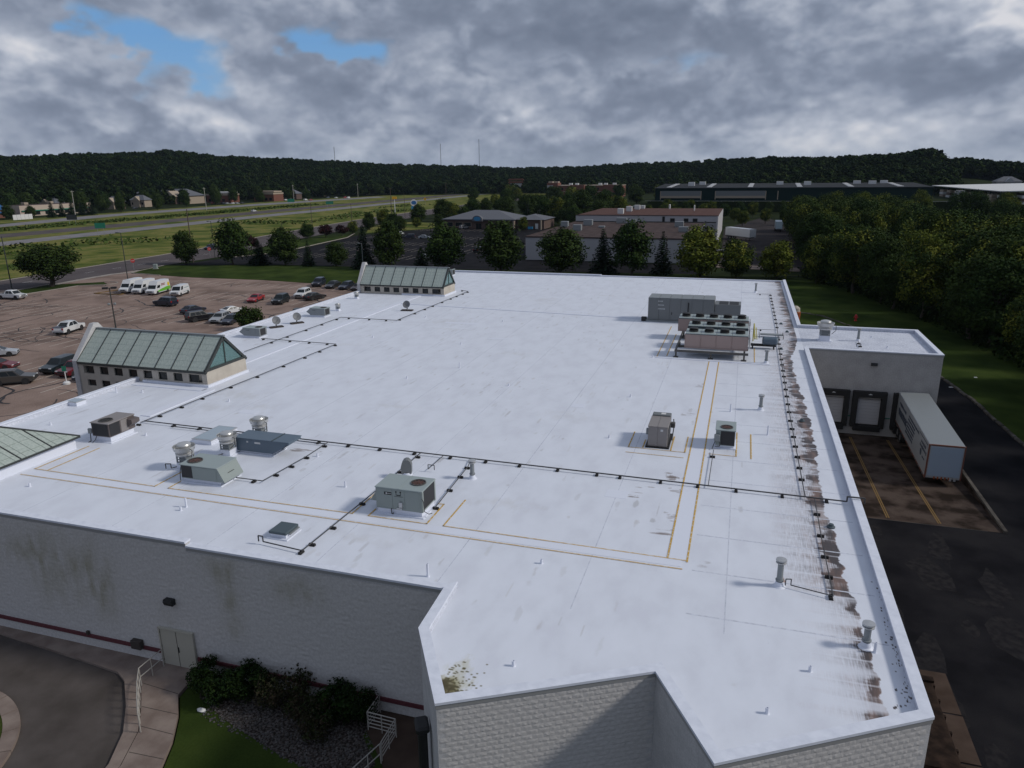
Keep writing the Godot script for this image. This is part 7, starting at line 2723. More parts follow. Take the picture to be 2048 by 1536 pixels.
func make_street_things() -> void:
	var lamp := pole("lot_lamp", "dark twin-headed lamp post rising behind the big gabled skylight", Vector3(-95.4, 0, -91.6), 7.1, 0.11, M.bronze, "twin", 0.6)
	var mb := MB.new()
	for s in [-1.0, 1.0]:
		mb.cbox(Vector3(s * 0.42, 4.55, 0.1), Vector3(0.4, 0.36, 0.36), 0.08)
	put("floodlight", mb, M.galv_dull, lamp)
	pole("lot_lamp", "tall dark lamp post behind the row of white vans", Vector3(-137.0, 0, -137.2), 11.7, 0.11, M.bronze, "single", PI)
	pole("lot_lamp", "tall dark pole beside the white pickup at the left edge", Vector3(-157.0, 0, -124.0), 11.6, 0.13, M.bronze, "bare")
	pole("lot_lamp", "grey lamp post standing before the tall spruce by the far skylight", Vector3(-94.0, 0, -171.6), 6.9, 0.1, M.galv_dull, "single", 2.8)
	pole("utility_pole", "brown wooden pole rising from the slender tree at the entrance", Vector3(-151.6, 0, -176.6), 15.0, 0.17, M.woodpole, "bare")
	pole("street_lamp", "dark street lamp at the junction right of the slender tree", Vector3(-154.0, 0, -189.0), 10.9, 0.11, M.bronze, "single", PI)
	for q in [[-178, -260, 5.1, "small dark lamp among the plum-leaved trees"], [-170, -328, 5.9, "small dark lamp left of the pair near the white sign pole"], [-172, -338, 6.1, "small dark lamp right of the pair near the white sign pole"], [-86, -267, 7.0, "slim dark lamp in front of the restaurant"], [-89, -326, 7.7, "slim pale lamp at the clump of trees by the restaurant"]]:
		pole("street_lamp", q[3], Vector3(q[0], 0, q[1]), q[2], 0.1, M.bronze, "single", rng.randf() * 6.0)
	for q in [[-201, -319, 11.1, "bare dark pole on the verge left of its twin"], [-201, -358, 9.1, "bare dark pole on the verge right of its twin"], [-181, -382, 13.5, "tall dark pole beside the white sign pole"]]:
		pole("verge_pole", q[3], Vector3(q[0], 0, q[1]), q[2], 0.14, M.woodpole, "bare")
	for q in [[-404, -371, 16.2, "pale leaning pole beside the five spruces"], [-378, -461, 16.0, "pale pole left of the brick shop beyond the highway"], [-385, -585, 15.5, "pale pole before the far strip of gabled shops"], [-408, -744, 14.3, "pale pole farthest along the service road"]]:
		var p := pole("utility_pole", q[3], Vector3(q[0], 0, q[1]), q[2], 0.24, M.palepole, "cross", 1.5, "pale poles along the service road")
		if q[0] == -404:
			p.rotation.x = 0.03
	for q in [[-213, -430, 15.6, "brown pole with a cross arm behind the yellow sign"], [-316, -774, 13.8, "brown pole with a cross arm at the far highway bend"], [-304, -846, 14.9, "brown pole with a cross arm above the leafy clump"]]:
		pole("utility_pole", q[3], Vector3(q[0], 0, q[1]), q[2], 0.2, M.woodpole, "cross", 0.3, "brown poles along the highway")
	for q in [[-906, -1555, 84, "thin radio mast on the skyline, shortest and leftmost"], [-689, -1663, 90, "thin radio mast on the skyline, middle of the three"], [-605, -1695, 99, "thin radio mast on the skyline, tallest and rightmost"]]:
		var t := thing("radio_mast", q[3], "mast", Vector3(q[0], 0, q[1]), 0, "radio masts on the skyline")
		mb = MB.new()
		for k in 3:
			var a := TAU * k / 3
			mb.tube(Vector3(cos(a) * 0.8, 0, sin(a) * 0.8), Vector3(cos(a) * 0.5, q[2], sin(a) * 0.5), 0.22, 0.18, 5)
		put("legs", mb, M.galv_dull, t)
		mb = MB.new()
		for k in int(q[2] / 4):
			var y := k * 4.0
			for j in 3:
				var a := TAU * j / 3
				var b := TAU * (j + 1) / 3
				mb.tube(Vector3(cos(a) * 0.7, y, sin(a) * 0.7), Vector3(cos(b) * 0.7, y + 4.0, sin(b) * 0.7), 0.09, 0.09, 4)
		put("bracing", mb, M.galv_dull, t)
		mb = MB.new()
		mb.tube(Vector3(0, q[2] - 4, 0), Vector3(0, q[2] + 1, 0), 0.7, 0.5, 8)
		put("antenna", mb, M.galv_dull, t)
	# signs
	board("highway_sign", "green highway sign on posts beside the near lanes, left part", "road sign", Vector3(-262, 0, -252), 4.2, 2.2, 4.2, M.sign_green, 0.5)
	board("highway_sign", "pair-like wide green highway sign farther along the near lanes", "road sign", Vector3(-280, 0, -469), 5.2, 1.9, 5.0, M.sign_green, 0.4)
	board("highway_sign", "grey back of a highway sign by the far lanes, below the pale pole", "road sign", Vector3(-337, 0, -307), 5.0, 2.6, 4.0, M.grey_metal, 0.5)
	board("highway_sign", "grey-green sign back on the verge before the brick shops", "road sign", Vector3(-345, 0, -520), 5.5, 2.4, 4.6, M.sign_green, 0.5)
	var dm := thing("warning_sign", "orange diamond warning sign beside the far highway lanes", "road sign", Vector3(-243, 0, -551), 0.3)
	mb = MB.new()
	mb.tube(Vector3.ZERO, Vector3(0, 4.0, 0), 0.08, 0.08, 6)
	put("post", mb, M.galv_dull, dm)
	mb = MB.new()
	mb.box(Vector3(0, 4.6, 0.1), Vector3(2.0, 2.0, 0.08), Basis(Vector3.BACK, PI / 4))
	put("panel", mb, M.sign_yellow, dm)
	for q in [[-155.2, -158.0, "red stop sign at the lot entrance by the pavement"], [-156.2, -189.5, "red stop sign farther up at the neighbouring lot's entrance"]]:
		var s := thing("stop_sign", q[2], "road sign", Vector3(q[0], 0, q[1]), deg_to_rad(38))
		mb = MB.new()
		mb.tube(Vector3.ZERO, Vector3(0, 2.6, 0), 0.05, 0.05, 6)
		put("post", mb, M.galv_dull, s)
		mb = MB.new()
		var oct := []
		for k in 8:
			oct.append(Vector2(cos(TAU * (k + 0.5) / 8), sin(TAU * (k + 0.5) / 8)) * 0.55)
		mb.prism(oct, 0.04, Transform3D(Basis.IDENTITY, Vector3(0, 2.5, 0.08)))
		put("panel", mb, M.sign_red, s)
		var tm := TextMesh.new()
		tm.text = "STOP"
		tm.font_size = 32
		tm.pixel_size = 0.0105
		tm.depth = 0.01
		put("lettering", tm, M.whitewall, s, Vector3(0, 2.5, 0.108))
	var pyl := thing("pylon_sign", "round white and blue pylon sign above the dark trees at the frontage road", "sign", Vector3(-168, 0, -366), 0.5)
	mb = MB.new()
	mb.tube(Vector3.ZERO, Vector3(0, 8.6, 0), 0.3, 0.3, 8)
	put("post", mb, M.sign_blue, pyl)
	mb = MB.new()
	mb.lathe([Vector2(0, -0.35), Vector2(1.75, -0.35), Vector2(1.75, 0.35), Vector2(0, 0.35)], 24, Vector3(0, 9.2, 0), Basis(Vector3.RIGHT, PI / 2))
	put("disc", mb, M.whitewall, pyl)
	mb = MB.new()
	mb.lathe([Vector2(1.35, 0), Vector2(0, 0.01)], 24, Vector3(0, 9.25, 0.37), Basis(Vector3.RIGHT, PI / 2) * Basis.from_scale(Vector3(1, 1, 0.75)))
	put("blue_oval", mb, M.roof_blue, pyl)
	mb = MB.new()
	mb.cbox(Vector3(0, 6.6, 0), Vector3(2.8, 1.9, 0.5), 0.1)
	put("lower_panel", mb, M.sign_blue, pyl)
	var yp := thing("pylon_sign", "small yellow sign on a tall white pole by the frontage road", "sign", Vector3(-164, 0, -335), 0.4)
	mb = MB.new()
	mb.tube(Vector3.ZERO, Vector3(0, 12.2, 0), 0.2, 0.16, 8)
	put("post", mb, M.whitewall, yp)
	mb = MB.new()
	mb.cbox(Vector3(0, 12.7, 0), Vector3(2.3, 1.2, 0.4), 0.08)
	put("panel", mb, M.sign_yellow, yp)
	# accessible parking sign in its weighted base
	var hs := thing("parking_sign", "small green parking sign in a white concrete base before the parked cars", "sign", Vector3(-76.8, 0, -65.2), 0.5)
	mb = MB.new()
	mb.lathe([Vector2(0.42, 0), Vector2(0.42, 0.22), Vector2(0.25, 0.35), Vector2(0, 0.35)], 10)
	put("base", mb, M.whitewall, hs)
	mb = MB.new()
	mb.tube(Vector3(0, 0.3, 0), Vector3(0, 2.1, 0), 0.06, 0.06, 6)
	put("post", mb, M.whitewall, hs)
	mb = MB.new()
	mb.box(Vector3(0, 1.95, 0.06), Vector3(0.5, 0.62, 0.03))
	put("panel", mb, M.sign_green, hs)
	# utility cabinet, hydrant, orange barrel
	var ub := thing("utility_cabinet", "small grey-green cabinet on the lawn by the stop sign", "cabinet", Vector3(-150.8, 0.06, -161.0), 0.4)
	mb = MB.new()
	mb.cbox(Vector3(0, 0.65, 0), Vector3(1.0, 1.3, 0.9), 0.06)
	put("housing", mb, M.unit_green, ub)
	mb = MB.new()
	mb.box(Vector3(0, 0.05, 0), Vector3(1.3, 0.1, 1.2))
	put("pad", mb, M.kerb, ub)
	var hy := thing("fire_hydrant", "red fire hydrant on the grass beside the service drive", "hydrant", Vector3(18.6, 0.07, -129.3))
	mb = MB.new()
	mb.lathe([Vector2(0.24, 0), Vector2(0.24, 0.08), Vector2(0.17, 0.1), Vector2(0.16, 0.75), Vector2(0.21, 0.78), Vector2(0.18, 0.95), Vector2(0.06, 1.05), Vector2(0, 1.12)], 12)
	put("barrel", mb, M.sign_red, hy)
	mb = MB.new()
	mb.tube(Vector3(-0.32, 0.6, 0), Vector3(0.32, 0.6, 0), 0.1, 0.1, 8)
	mb.tube(Vector3(0, 0.55, 0), Vector3(0, 0.55, 0.34), 0.12, 0.12, 8)
	put("nozzle", mb, M.sign_red, hy)
	var ob := thing("salt_spreader", "orange hopper with a white load behind the northeast parapet", "hopper", Vector3(8.6, -0.01, -119.5))
	mb = MB.new()
	mb.lathe([Vector2(0.4, 0.5), Vector2(0.7, 1.4), Vector2(0.75, 2.9), Vector2(0.65, 3.0)], 8)
	put("hopper", mb, M.orange, ob)
	mb = MB.new()
	for k in 4:
		var a := TAU * k / 4 + 0.4
		mb.tube(Vector3(cos(a) * 0.65, 0, sin(a) * 0.65), Vector3(cos(a) * 0.6, 1.3, sin(a) * 0.6), 0.07, 0.07, 6)
	put("leg", mb, M.steel, ob)
	mb = MB.new()
	mb.lathe([Vector2(0.66, 2.95), Vector2(0.6, 3.5), Vector2(0.25, 3.8), Vector2(0, 3.85)], 9)
	put("load", mb, M.beige, ob)
	# railings at the south wall
	var rl := thing("walk_railing", "white tube railing curving along the walk to the double door", "railing", Vector3(-26.4, 0.14, -24.9), 0)
	railing(rl, V([-26.45, -24.95, -26.45, -23.45, -25.75, -22.6, -24.95, -21.75, -24.1, -20.9]), Vector3(-26.4, 0.14, -24.9), 1.0, 2)
	rl = thing("ramp_railing", "white five-bar railing zigzagging down the ramp at the wall corner", "railing", Vector3(-14.4, 0.1, -25.1), 0)
	railing(rl, V([-14.4, -25.1, -14.4, -23.95, -13.0, -23.9, -12.98, -22.5]), Vector3(-14.4, 0.1, -25.1), 1.0, 5)
	rl = thing("lower_railing", "white railing running down to the lower corner of the ramp", "railing", Vector3(-12.98, 0.1, -22.4), 0)
	railing(rl, V([-12.98, -22.4, -13.4, -21.0, -13.9, -19.2]), Vector3(-12.98, 0.1, -22.4), 1.0, 2)
	# paper bag on the lawn
	var pb := MB.new()
	pb.lathe([Vector2(0.16, 0), Vector2(0.2, 0.06), Vector2(0.14, 0.12), Vector2(0.03, 0.16)], 6, Vector3.ZERO, Basis.from_scale(Vector3(1.3, 1, 0.7)))
	pb.tri(Vector3(0.15, 0.05, 0), Vector3(0.32, 0.14, 0.02), Vector3(0.2, 0.02, 0.14))
	tag(put("plastic_bag", pb, M.whitewall, self, Vector3(-22.5, 0.05, -22.9)), "crumpled white bag lying on the grass near the shrubs", "bag")
	# scraps of litter
	for q in [[27.5, -96.0], [28.8, -81.0], [23.8, -91.0]]:
		var l := MB.new()
		l.box(Vector3(0, 0.015, 0), Vector3(0.35, 0.03, 0.22), Basis(Vector3.UP, rng.randf() * 3.0))
		l.box(Vector3(0.15, 0.03, 0.05), Vector3(0.2, 0.03, 0.14), Basis(Vector3(0.3, 1, 0).normalized(), rng.randf() * 3.0))
		tag(put("litter", l, M.whitewall, self, Vector3(q[0], 0.07 if q[0] > 26 else 0.0, q[1])), "small pale scrap of litter beside the service drive", "litter", "scraps of litter by the drive")
	# rusty container and concrete pads under the southeast corner
	var ct := thing("waste_compactor", "rusty brown waste container against the east wall near the camera", "container", Vector3(8.15, -0.01, -28.2))
	mb = MB.new()
	mb.cbox(Vector3(0, 1.5, 0), Vector3(2.0, 2.6, 5.6), 0.06)
	put("shell", mb, M.rust, ct)
	mb = MB.new()
	for k in 6:
		mb.box(Vector3(1.03, 1.5, -2.4 + k * 0.96), Vector3(0.1, 2.5, 0.12))
	mb.box(Vector3(0, 2.84, 2.6), Vector3(2.1, 0.12, 0.3))
	mb.box(Vector3(0, 2.84, -2.6), Vector3(2.1, 0.12, 0.3))
	put("rib", mb, M.rust, ct)
	mb = MB.new()
	for x in [-0.7, 0.7]:
		mb.box(Vector3(x, 0.1, 0), Vector3(0.2, 0.2, 5.4))
	put("skid", mb, M.black, ct)
	for k in 4:
		mb = MB.new()
		mb.slab(V([6.95, -35.6 + k * 3.1, 11.1 + 0.02 * k, -35.6 + k * 3.1, 11.1, -32.6 + k * 3.1, 6.95, -32.6 + k * 3.1]), -0.05, 0.02 + 0.004 * (k % 2))
		ground_piece("concrete_pad", mb, M.paver)


func railing(t: Node3D, pts: Array, o: Vector3, h: float, bars: int) -> void:
	for k in bars:
		var mb := MB.new()
		var y := h * (1.0 - float(k) / bars * (0.95 if bars > 2 else 1.0))
		for i in pts.size() - 1:
			mb.tube(Vector3(pts[i].x - o.x, y, pts[i].y - o.z), Vector3(pts[i + 1].x - o.x, y, pts[i + 1].y - o.z), 0.025, 0.025, 6)
		put("rail", mb, M.palepole, t)
	for i in pts.size():
		var mb := MB.new()
		mb.tube(Vector3(pts[i].x - o.x, 0, pts[i].y - o.z), Vector3(pts[i].x - o.x, h, pts[i].y - o.z), 0.028, 0.028, 6)
		put("post", mb, M.palepole, t)
		if i < pts.size() - 1 and (pts[i] as Vector2).distance_to(pts[i + 1]) > 0.9:
			var m2: Vector2 = (pts[i] + pts[i + 1]) / 2
			mb = MB.new()
			mb.tube(Vector3(m2.x - o.x, 0, m2.y - o.z), Vector3(m2.x - o.x, h, m2.y - o.z), 0.025, 0.025, 6)
			put("post", mb, M.palepole, t)


# ---------------------------------------------------------------- other buildings

func wall_box(t: Node3D, called: String, c: Vector3, s: Vector3, m: Material) -> MeshInstance3D:
	var mb := MB.new()
	mb.box(c, s)
	return put(called, mb, m, t)


func hip_roof(mb: MB, x0: float, x1: float, z0: float, z1: float, ev: float, rg: float, over := 0.6) -> void:
	# ridge along the longer side
	x0 -= over; x1 += over; z0 -= over; z1 += over
	var dx := x1 - x0
	var dz := z1 - z0
	var A := Vector3(x0, ev, z1)
	var B := Vector3(x1, ev, z1)
	var C2 := Vector3(x1, ev, z0)
	var D := Vector3(x0, ev, z0)
	var P: Vector3
	var Q: Vector3
	if dx >= dz:
		P = Vector3(x0 + dz / 2, rg, (z0 + z1) / 2)
		Q = Vector3(x1 - dz / 2, rg, (z0 + z1) / 2)
		mb.quad(A, B, Q, P)
		mb.quad(C2, D, P, Q)
		mb.tri(B, C2, Q)
		mb.tri(D, A, P)
	else:
		P = Vector3((x0 + x1) / 2, rg, z1 - dx / 2)
		Q = Vector3((x0 + x1) / 2, rg, z0 + dx / 2)
		mb.quad(B, C2, Q, P)
		mb.quad(D, A, P, Q)
		mb.tri(A, B, P)
		mb.tri(C2, D, Q)
	mb.quad(D, C2, B, A)


func gable_roof(mb: MB, x0: float, x1: float, z0: float, z1: float, ev: float, rg: float, along_x: bool, over := 0.5) -> void:
	if along_x:
		var zc := (z0 + z1) / 2
		mb.prism([Vector2(z0 - over - zc, ev), Vector2(0, ev - 0.001), Vector2(z1 + over - zc, ev), Vector2(0, rg)], x1 - x0 + 2 * over, Transform3D(Basis(Vector3.UP, -PI / 2), Vector3((x0 + x1) / 2, 0, zc)))
	else:
		var xc := (x0 + x1) / 2
		mb.prism([Vector2(x0 - over - xc, ev), Vector2(0, ev - 0.001), Vector2(x1 + over - xc, ev), Vector2(0, rg)], z1 - z0 + 2 * over, Transform3D(Basis.IDENTITY, Vector3(xc, 0, (z0 + z1) / 2)))


func add_window(t: Node3D, c: Vector3, w: float, h: float, frame: Material, turn := 0.0) -> void:
	var o := Node3D.new()
	o.name = "window"
	t.add_child(o, true)
	o.position = c
	o.rotation.y = turn
	wall_box(o, "pane", Vector3(0, 0, 0.02), Vector3(w, h, 0.04), M.glass)
	var mb := MB.new()
	for s in [-1.0, 1.0]:
		mb.box(Vector3(s * w / 2, 0, 0.04), Vector3(0.12, h + 0.12, 0.1))
		mb.box(Vector3(0, s * h / 2, 0.041), Vector3(w - 0.12, 0.12, 0.1))
	put("frame", mb, frame, o)


func roof_box(t: Node3D, x: float, y: float, z: float, s: Vector3, m: Material) -> void:
	var mb := MB.new()
	mb.cbox(Vector3(x, y + s.y / 2 + 0.2, z), s, 0.05)
	mb.box(Vector3(x, y + 0.1, z), Vector3(s.x * 0.85, 0.22, s.z * 0.85))
	put("roof_unit", mb, m, t)


func make_buildings() -> void:
	# grey warehouse
	var t := thing("warehouse", "pale grey warehouse with two brown flat roofs behind the tree row", "building")
	wall_box(t, "front_wall", Vector3(-36, 3.2, -236), Vector3(46, 6.4, 66), M.warehouse)
	wall_box(t, "front_roof", Vector3(-36, 6.44, -236), Vector3(45.4, 0.06, 65.4), M.roof_brown)
	var mb := MB.new()
	mb.box(Vector3(-36, 6.45, -203.0), Vector3(46.2, 0.34, 0.3))
	mb.box(Vector3(-59.0, 6.45, -236), Vector3(0.3, 0.34, 66))
	mb.box(Vector3(-13.0, 6.45, -236), Vector3(0.3, 0.34, 66))
	put("parapet", mb, M.roof_brown, t)
	wall_box(t, "rear_wall", Vector3(-33.8, 4.35, -296), Vector3(50.4, 8.7, 54), M.warehouse)
	wall_box(t, "rear_roof", Vector3(-33.8, 8.76, -296), Vector3(50.2, 0.1, 53.6), M.roof_red)
	mb = MB.new()
	mb.box(Vector3(-33.8, 8.85, -269.0), Vector3(50.6, 0.25, 0.3))
	put("rear_parapet", mb, M.roof_brown, t)
	mb = MB.new()
	mb.box(Vector3(-33.8, 6.62, -268.92), Vector3(50.0, 0.3, 0.14))
	put("dark_flashing", mb, M.bronze, t)
	mb = MB.new()
	mb.prism([Vector2(-12, 0), Vector2(12, 0), Vector2(12, 8.2), Vector2(-12, 9.8)], 0.5, Transform3D(Basis(Vector3.UP, PI / 2), Vector3(-8.3, 0, -262)))
	put("fin_wall", mb, M.warehouse, t)
	for x in [-24.2, -19.5, -16.4]:
		add_window(t, Vector3(x, 7.35, -268.98), 1.5, 1.0, M.bronze)
	add_window(t, Vector3(-27.3, 7.6, -268.98), 0.8, 1.7, M.bronze)
	for q in [[-57, -243, 2.4, 1.6], [-49, -226, 2.6, 1.7], [-50.5, -250, 3.0, 1.8], [-36, -251, 3.0, 1.9], [-20, -247, 2.8, 1.6], [-17, -226, 2.8, 1.4], [-44, -240, 2.0, 0.4], [-41, -262, 3.6, 1.7]]:
		roof_box(t, q[0], 6.47, q[1], Vector3(q[2], q[3], 1.8), M.galv_dull)
	for q in [[-44, -278, 2.2, 1.8], [-43.5, -296, 2.2, 1.8], [-42.5, -312, 2.2, 1.6], [-41, -318, 1.6, 1.2], [-30, -318, 0.6, 1.6], [-19, -303, 0.4, 2.0]]:
		roof_box(t, q[0], 8.8, q[1], Vector3(q[2], q[3], 1.6), M.whitewall)
	mb = MB.new()
	mb.cbox(Vector3(-26, 4.4, -202.95), Vector3(0.7, 0.5, 0.2), 0.05)
	put("wall_light", mb, M.bronze, t)
	var yw := thing("yard_wall", "low pale ramp wall at the warehouse's east corner", "wall", Vector3(-4.5, 0, -222))
	mb = MB.new()
	mb.box(Vector3(0, 1.0, 0), Vector3(5.5, 2.0, 0.4))
	mb.box(Vector3(-4.4, 1.7, -1.0), Vector3(3.2, 3.4, 5.0))
	put("wall", mb, M.warehouse, yw)

	# hip-roofed restaurant
	t = thing("restaurant", "brown brick restaurant with a grey hipped roof and arched blue entrance sign", "building")
	wall_box(t, "wall", Vector3(-113, 2.1, -325), Vector3(33, 4.2, 22), M.brick_dark)
	wall_box(t, "wing_wall", Vector3(-90, 2.0, -326), Vector3(12.6, 4.0, 18), M.brick_dark)
	mb = MB.new()
	hip_roof(mb, -129.5, -96.5, -336, -314, 4.2, 7.7, 0.9)
	put("roof", mb, M.roof_slate, t)
	mb = MB.new()
	hip_roof(mb, -97.5, -83.8, -335, -317, 4.0, 6.0, 0.8)
	put("wing_roof", mb, M.roof_slate, t)
	mb = MB.new()
	mb.box(Vector3(-113, 4.05, -312.98), Vector3(34.6, 0.4, 0.2))
	put("fascia", mb, M.roof_slate, t)
	for x in [-127.0, -122.5, -118.3]:
		add_window(t, Vector3(x, 1.9, -313.98), 3.4, 1.9, M.stone)
	for x in [-108.0, -96.6, -84.2]:
		wall_box(t, "column", Vector3(x, 2.0, -313.6), Vector3(0.6, 4.0, 0.6), M.stone)
	mb = MB.new()
	var ar := [Vector2(2.3, 3.4), Vector2(2.3, 4.2)]
	for k in 9:
		var a := PI * k / 8
		ar.append(Vector2(cos(a) * 2.3, 4.2 + sin(a) * 1.7))
	ar.append(Vector2(-2.3, 3.4))
	mb.prism(ar, 2.2, Transform3D(Basis.IDENTITY, Vector3(-113, 0, -313.0)))
	put("entrance_arch", mb, M.roof_slate, t)
	mb = MB.new()
	mb.lathe([Vector2(1.5, 0), Vector2(0, 0.02)], 18, Vector3(-113, 4.55, -311.88), Basis(Vector3.RIGHT, PI / 2) * Basis.from_scale(Vector3(1.1, 1, 0.62)))
	put("entrance_sign", mb, M.sign_blue, t)
	for s in [-1.0, 1.0]:
		wall_box(t, "door", Vector3(-113 + s * 0.65, 1.2, -313.92), Vector3(1.2, 2.3, 0.12), M.glass)
	wall_box(t, "service_door", Vector3(-87.0, 1.2, -316.9), Vector3(1.3, 2.3, 0.1), M.whitewall)
	var bn := thing("recycling_bin", "blue bins beside the restaurant's service door", "bin", Vector3(-89.5, 0, -315.6))
	mb = MB.new()
	mb.cbox(Vector3(0, 0.6, 0), Vector3(2.2, 1.2, 1.0), 0.1)
	put("body", mb, M.sign_blue, bn)
	mb = MB.new()
	mb.cbox(Vector3(0, 1.24, 0), Vector3(2.3, 0.1, 1.1), 0.03)
	put("lid", mb, M.slate, bn)

	# big green store on its terrace, with the lumber shed beside it
	mb = MB.new()
	mb.slab(V([-58, -470, 330, -455, 330, -760, -58, -760]), -0.1, 6.0)
	ground_piece("terrace", mb, M.wild)
	mb = MB.new()
	for k in 26:
		mb.box(Vector3(-56 + k * 7.0, 6.35, -469.6 + k * 0.27), Vector3(6.9, 0.12, 0.12))
		mb.box(Vector3(-56 + k * 7.0, 6.15, -469.6 + k * 0.27), Vector3(0.15, 0.5, 0.15))
	tag(put("guard_rail", mb, M.warehouse, self), "long pale guard rail along the terrace below the dark green store", "guard rail")
	t = thing("home_store", "very long dark green store with skylights in its low roof, above the wood", "building")
	wall_box(t, "wall", Vector3(23, 9.9, -532), Vector3(154, 7.8, 112), M.greenmetal)
	mb = MB.new()
	mb.prism([Vector2(-57, 13.85), Vector2(57, 13.85), Vector2(0, 15.4)], 154.4, Transform3D(Basis(Vector3.UP, -PI / 2), Vector3(23, 0, -532)))
	put("roof", mb, M.grey_metal, t)
	mb = MB.new()
	mb.box(Vector3(23, 13.85, -475.8), Vector3(154.8, 0.5, 0.5))
	put("gutter", mb, M.unit_grey, t)
	for q in [[-50.8, -26.4], [-17.9, 11.2]]:
		wall_box(t, "rack_panel", Vector3((q[0] + q[1]) / 2, 9.9, -475.9), Vector3(q[1] - q[0], 4.2, 0.2), M.unit_grey)
		wall_box(t, "rack_band", Vector3((q[0] + q[1]) / 2, 8.4, -475.75), Vector3(q[1] - q[0], 1.3, 0.2), M.stone)
		for k in 2:
			wall_box(t, "rack_post", Vector3(q[k], 9.4, -475.7), Vector3(0.5, 5.0, 0.3), M.stone)
	wall_box(t, "rack_post", Vector3(18.0, 9.4, -475.7), Vector3(0.5, 5.0, 0.3), M.stone)
	for row in [-46, -22, 2, 30, 58, 84]:
		for k in 7:
			mb = MB.new()
			var z := -480.0 - k * 7.0
			mb.cbox(Vector3(row + k * 0.2, 13.95 + (k * 7.0 + 4.0) / 57.0 * 1.55 + 0.12, z), Vector3(3.0, 0.5, 3.0), 0.2)
			put("skylight", mb, M.whitewall, t)
	for q in [[-34, -500], [-28, -516], [20, -512], [36, -506], [66, -520], [74, -514], [82, -524]]:
		roof_box(t, q[0], 14.3, q[1], Vector3(4.0, 2.4, 3.0), M.whitewall)
	t = thing("lumber_shed", "open lumber shed with a bright flat white roof at the right edge", "shed", Vector3(0, 6, 0))
	mb = MB.new()
	mb.prism([Vector2(0, 6.2), Vector2(62, 7.4), Vector2(62, 7.8), Vector2(0, 6.6)], 150, Transform3D(Basis.IDENTITY, Vector3(121, 0, -505)))
	put("roof", mb, M.whitewall, t)
	for k in 9:
		for x in [122.0, 150.0, 182.0]:
			wall_box(t, "post", Vector3(x, 3.1 + (x - 121) * 0.009, -434 - k * 17.5), Vector3(0.4, 6.2 + (x - 121) * 0.018, 0.4), M.greenmetal)
	wall_box(t, "rear_wall", Vector3(183, 3.5, -505), Vector3(0.3, 7.0, 150), M.greenmetal)
	for k in 24:
		var lt := thing("lumber_stack", "banded lumber stack under the white-roofed shed", "lumber", Vector3(124 + (k % 3) * 9.0, 6.0, -434 - (k / 3) * 17.0), 0.0, "lumber stacks in the shed")
		for j in 3:
			wall_box(lt, "bundle", Vector3(rng.randf_range(-0.3, 0.3), 0.75 + j * 1.5, 0), Vector3(5.0, 1.3, 9.0), [M.stone, M.whitewall, M.wood][rng.randi() % 3])
	var ws := thing("wrapped_stack", "tall white wrapped stack beside the lumber shed", "stack", Vector3(112, 6.0, -470))
	wall_box(ws, "lower_pack", Vector3(0, 1.6, 0), Vector3(5, 3.2, 4), M.whitewall)
	wall_box(ws, "upper_pack", Vector3(0.3, 4.6, 0), Vector3(4, 2.6, 3.6), M.warehouse)

	# red brick offices with a corner tower
	t = thing("brick_office", "red brick two-storey building with pale cornice and white corner emblem, far centre", "building")
	wall_box(t, "wall", Vector3(-150, 5.4, -752), Vector3(66, 10.8, 28), M.brick)
	wall_box(t, "tower", Vector3(-186, 6.8, -744), Vector3(11, 13.6, 14), M.brick)
	wall_box(t, "bay", Vector3(-160, 5.8, -736), Vector3(14, 11.6, 6), M.brick)
	wall_box(t, "bay", Vector3(-128, 5.8, -736), Vector3(12, 11.6, 6), M.brick)
	wall_box(t, "cornice", Vector3(-150, 10.95, -752), Vector3(66.6, 0.5, 28.6), M.stone)
	wall_box(t, "string_course", Vector3(-146, 5.2, -737.9), Vector3(58, 0.6, 0.3), M.stone)
	for x in [-189, -183]:
		wall_box(t, "tower_cap", Vector3(x, 14.3, -744), Vector3(4.2, 1.4, 6), M.stone)
	wall_box(t, "emblem_panel", Vector3(-188.2, 7.5, -736.9), Vector3(6, 7.6, 0.3), M.warehouse)
	mb = MB.new()
	mb.lathe([Vector2(1.7, 0), Vector2(0, 0.02)], 16, Vector3(-188.2, 7.8, -736.7), Basis(Vector3.RIGHT, PI / 2) * Basis.from_scale(Vector3(0.6, 1, 1)))
	put("emblem", mb, M.bronze, t)
	for k in 8:
		for y in [7.8, 2.8]:
			add_window(t, Vector3(-176 + k * 7.2, y, -737.9), 2.0, 2.4, M.brick_dark)
	for q in [[-170, -750], [-164, -752], [-140, -750], [-134, -748], [-126, -752]]:
		roof_box(t, q[0], 11.1, q[1], Vector3(3.4, 1.8, 2.4), M.whitewall)
	var rp := thing("pylon_sign", "red double-roofed pylon sign above the trees left of the brick offices", "sign", Vector3(-262, 0, -862), 0.2)
	mb = MB.new()
	for s in [-1.0, 1.0]:
		mb.box(Vector3(s * 7.5, 7.5, 0), Vector3(1.0, 15, 1.0))
	put("post", mb, M.brick, rp)
	for y in [15.2, 12.2]:
		mb = MB.new()
		mb.prism([Vector2(-10, 0), Vector2(10, 0), Vector2(8, 1.8), Vector2(-8, 1.8)], 2.2, Transform3D(Basis.IDENTITY, Vector3(0, y, 0)))
		put("sign_roof", mb, M.brick, rp)
	wall_box(rp, "panel", Vector3(0, 9.5, 0), Vector3(14, 4.0, 0.8), M.warehouse)

	# shops and houses beyond the highway
	t = thing("pink_shop", "long low pink-beige building behind a row of spruces", "building")
	wall_box(t, "wall", Vector3(-455, 3.4, -397), Vector3(16, 6.8, 56), M.pinkwall)
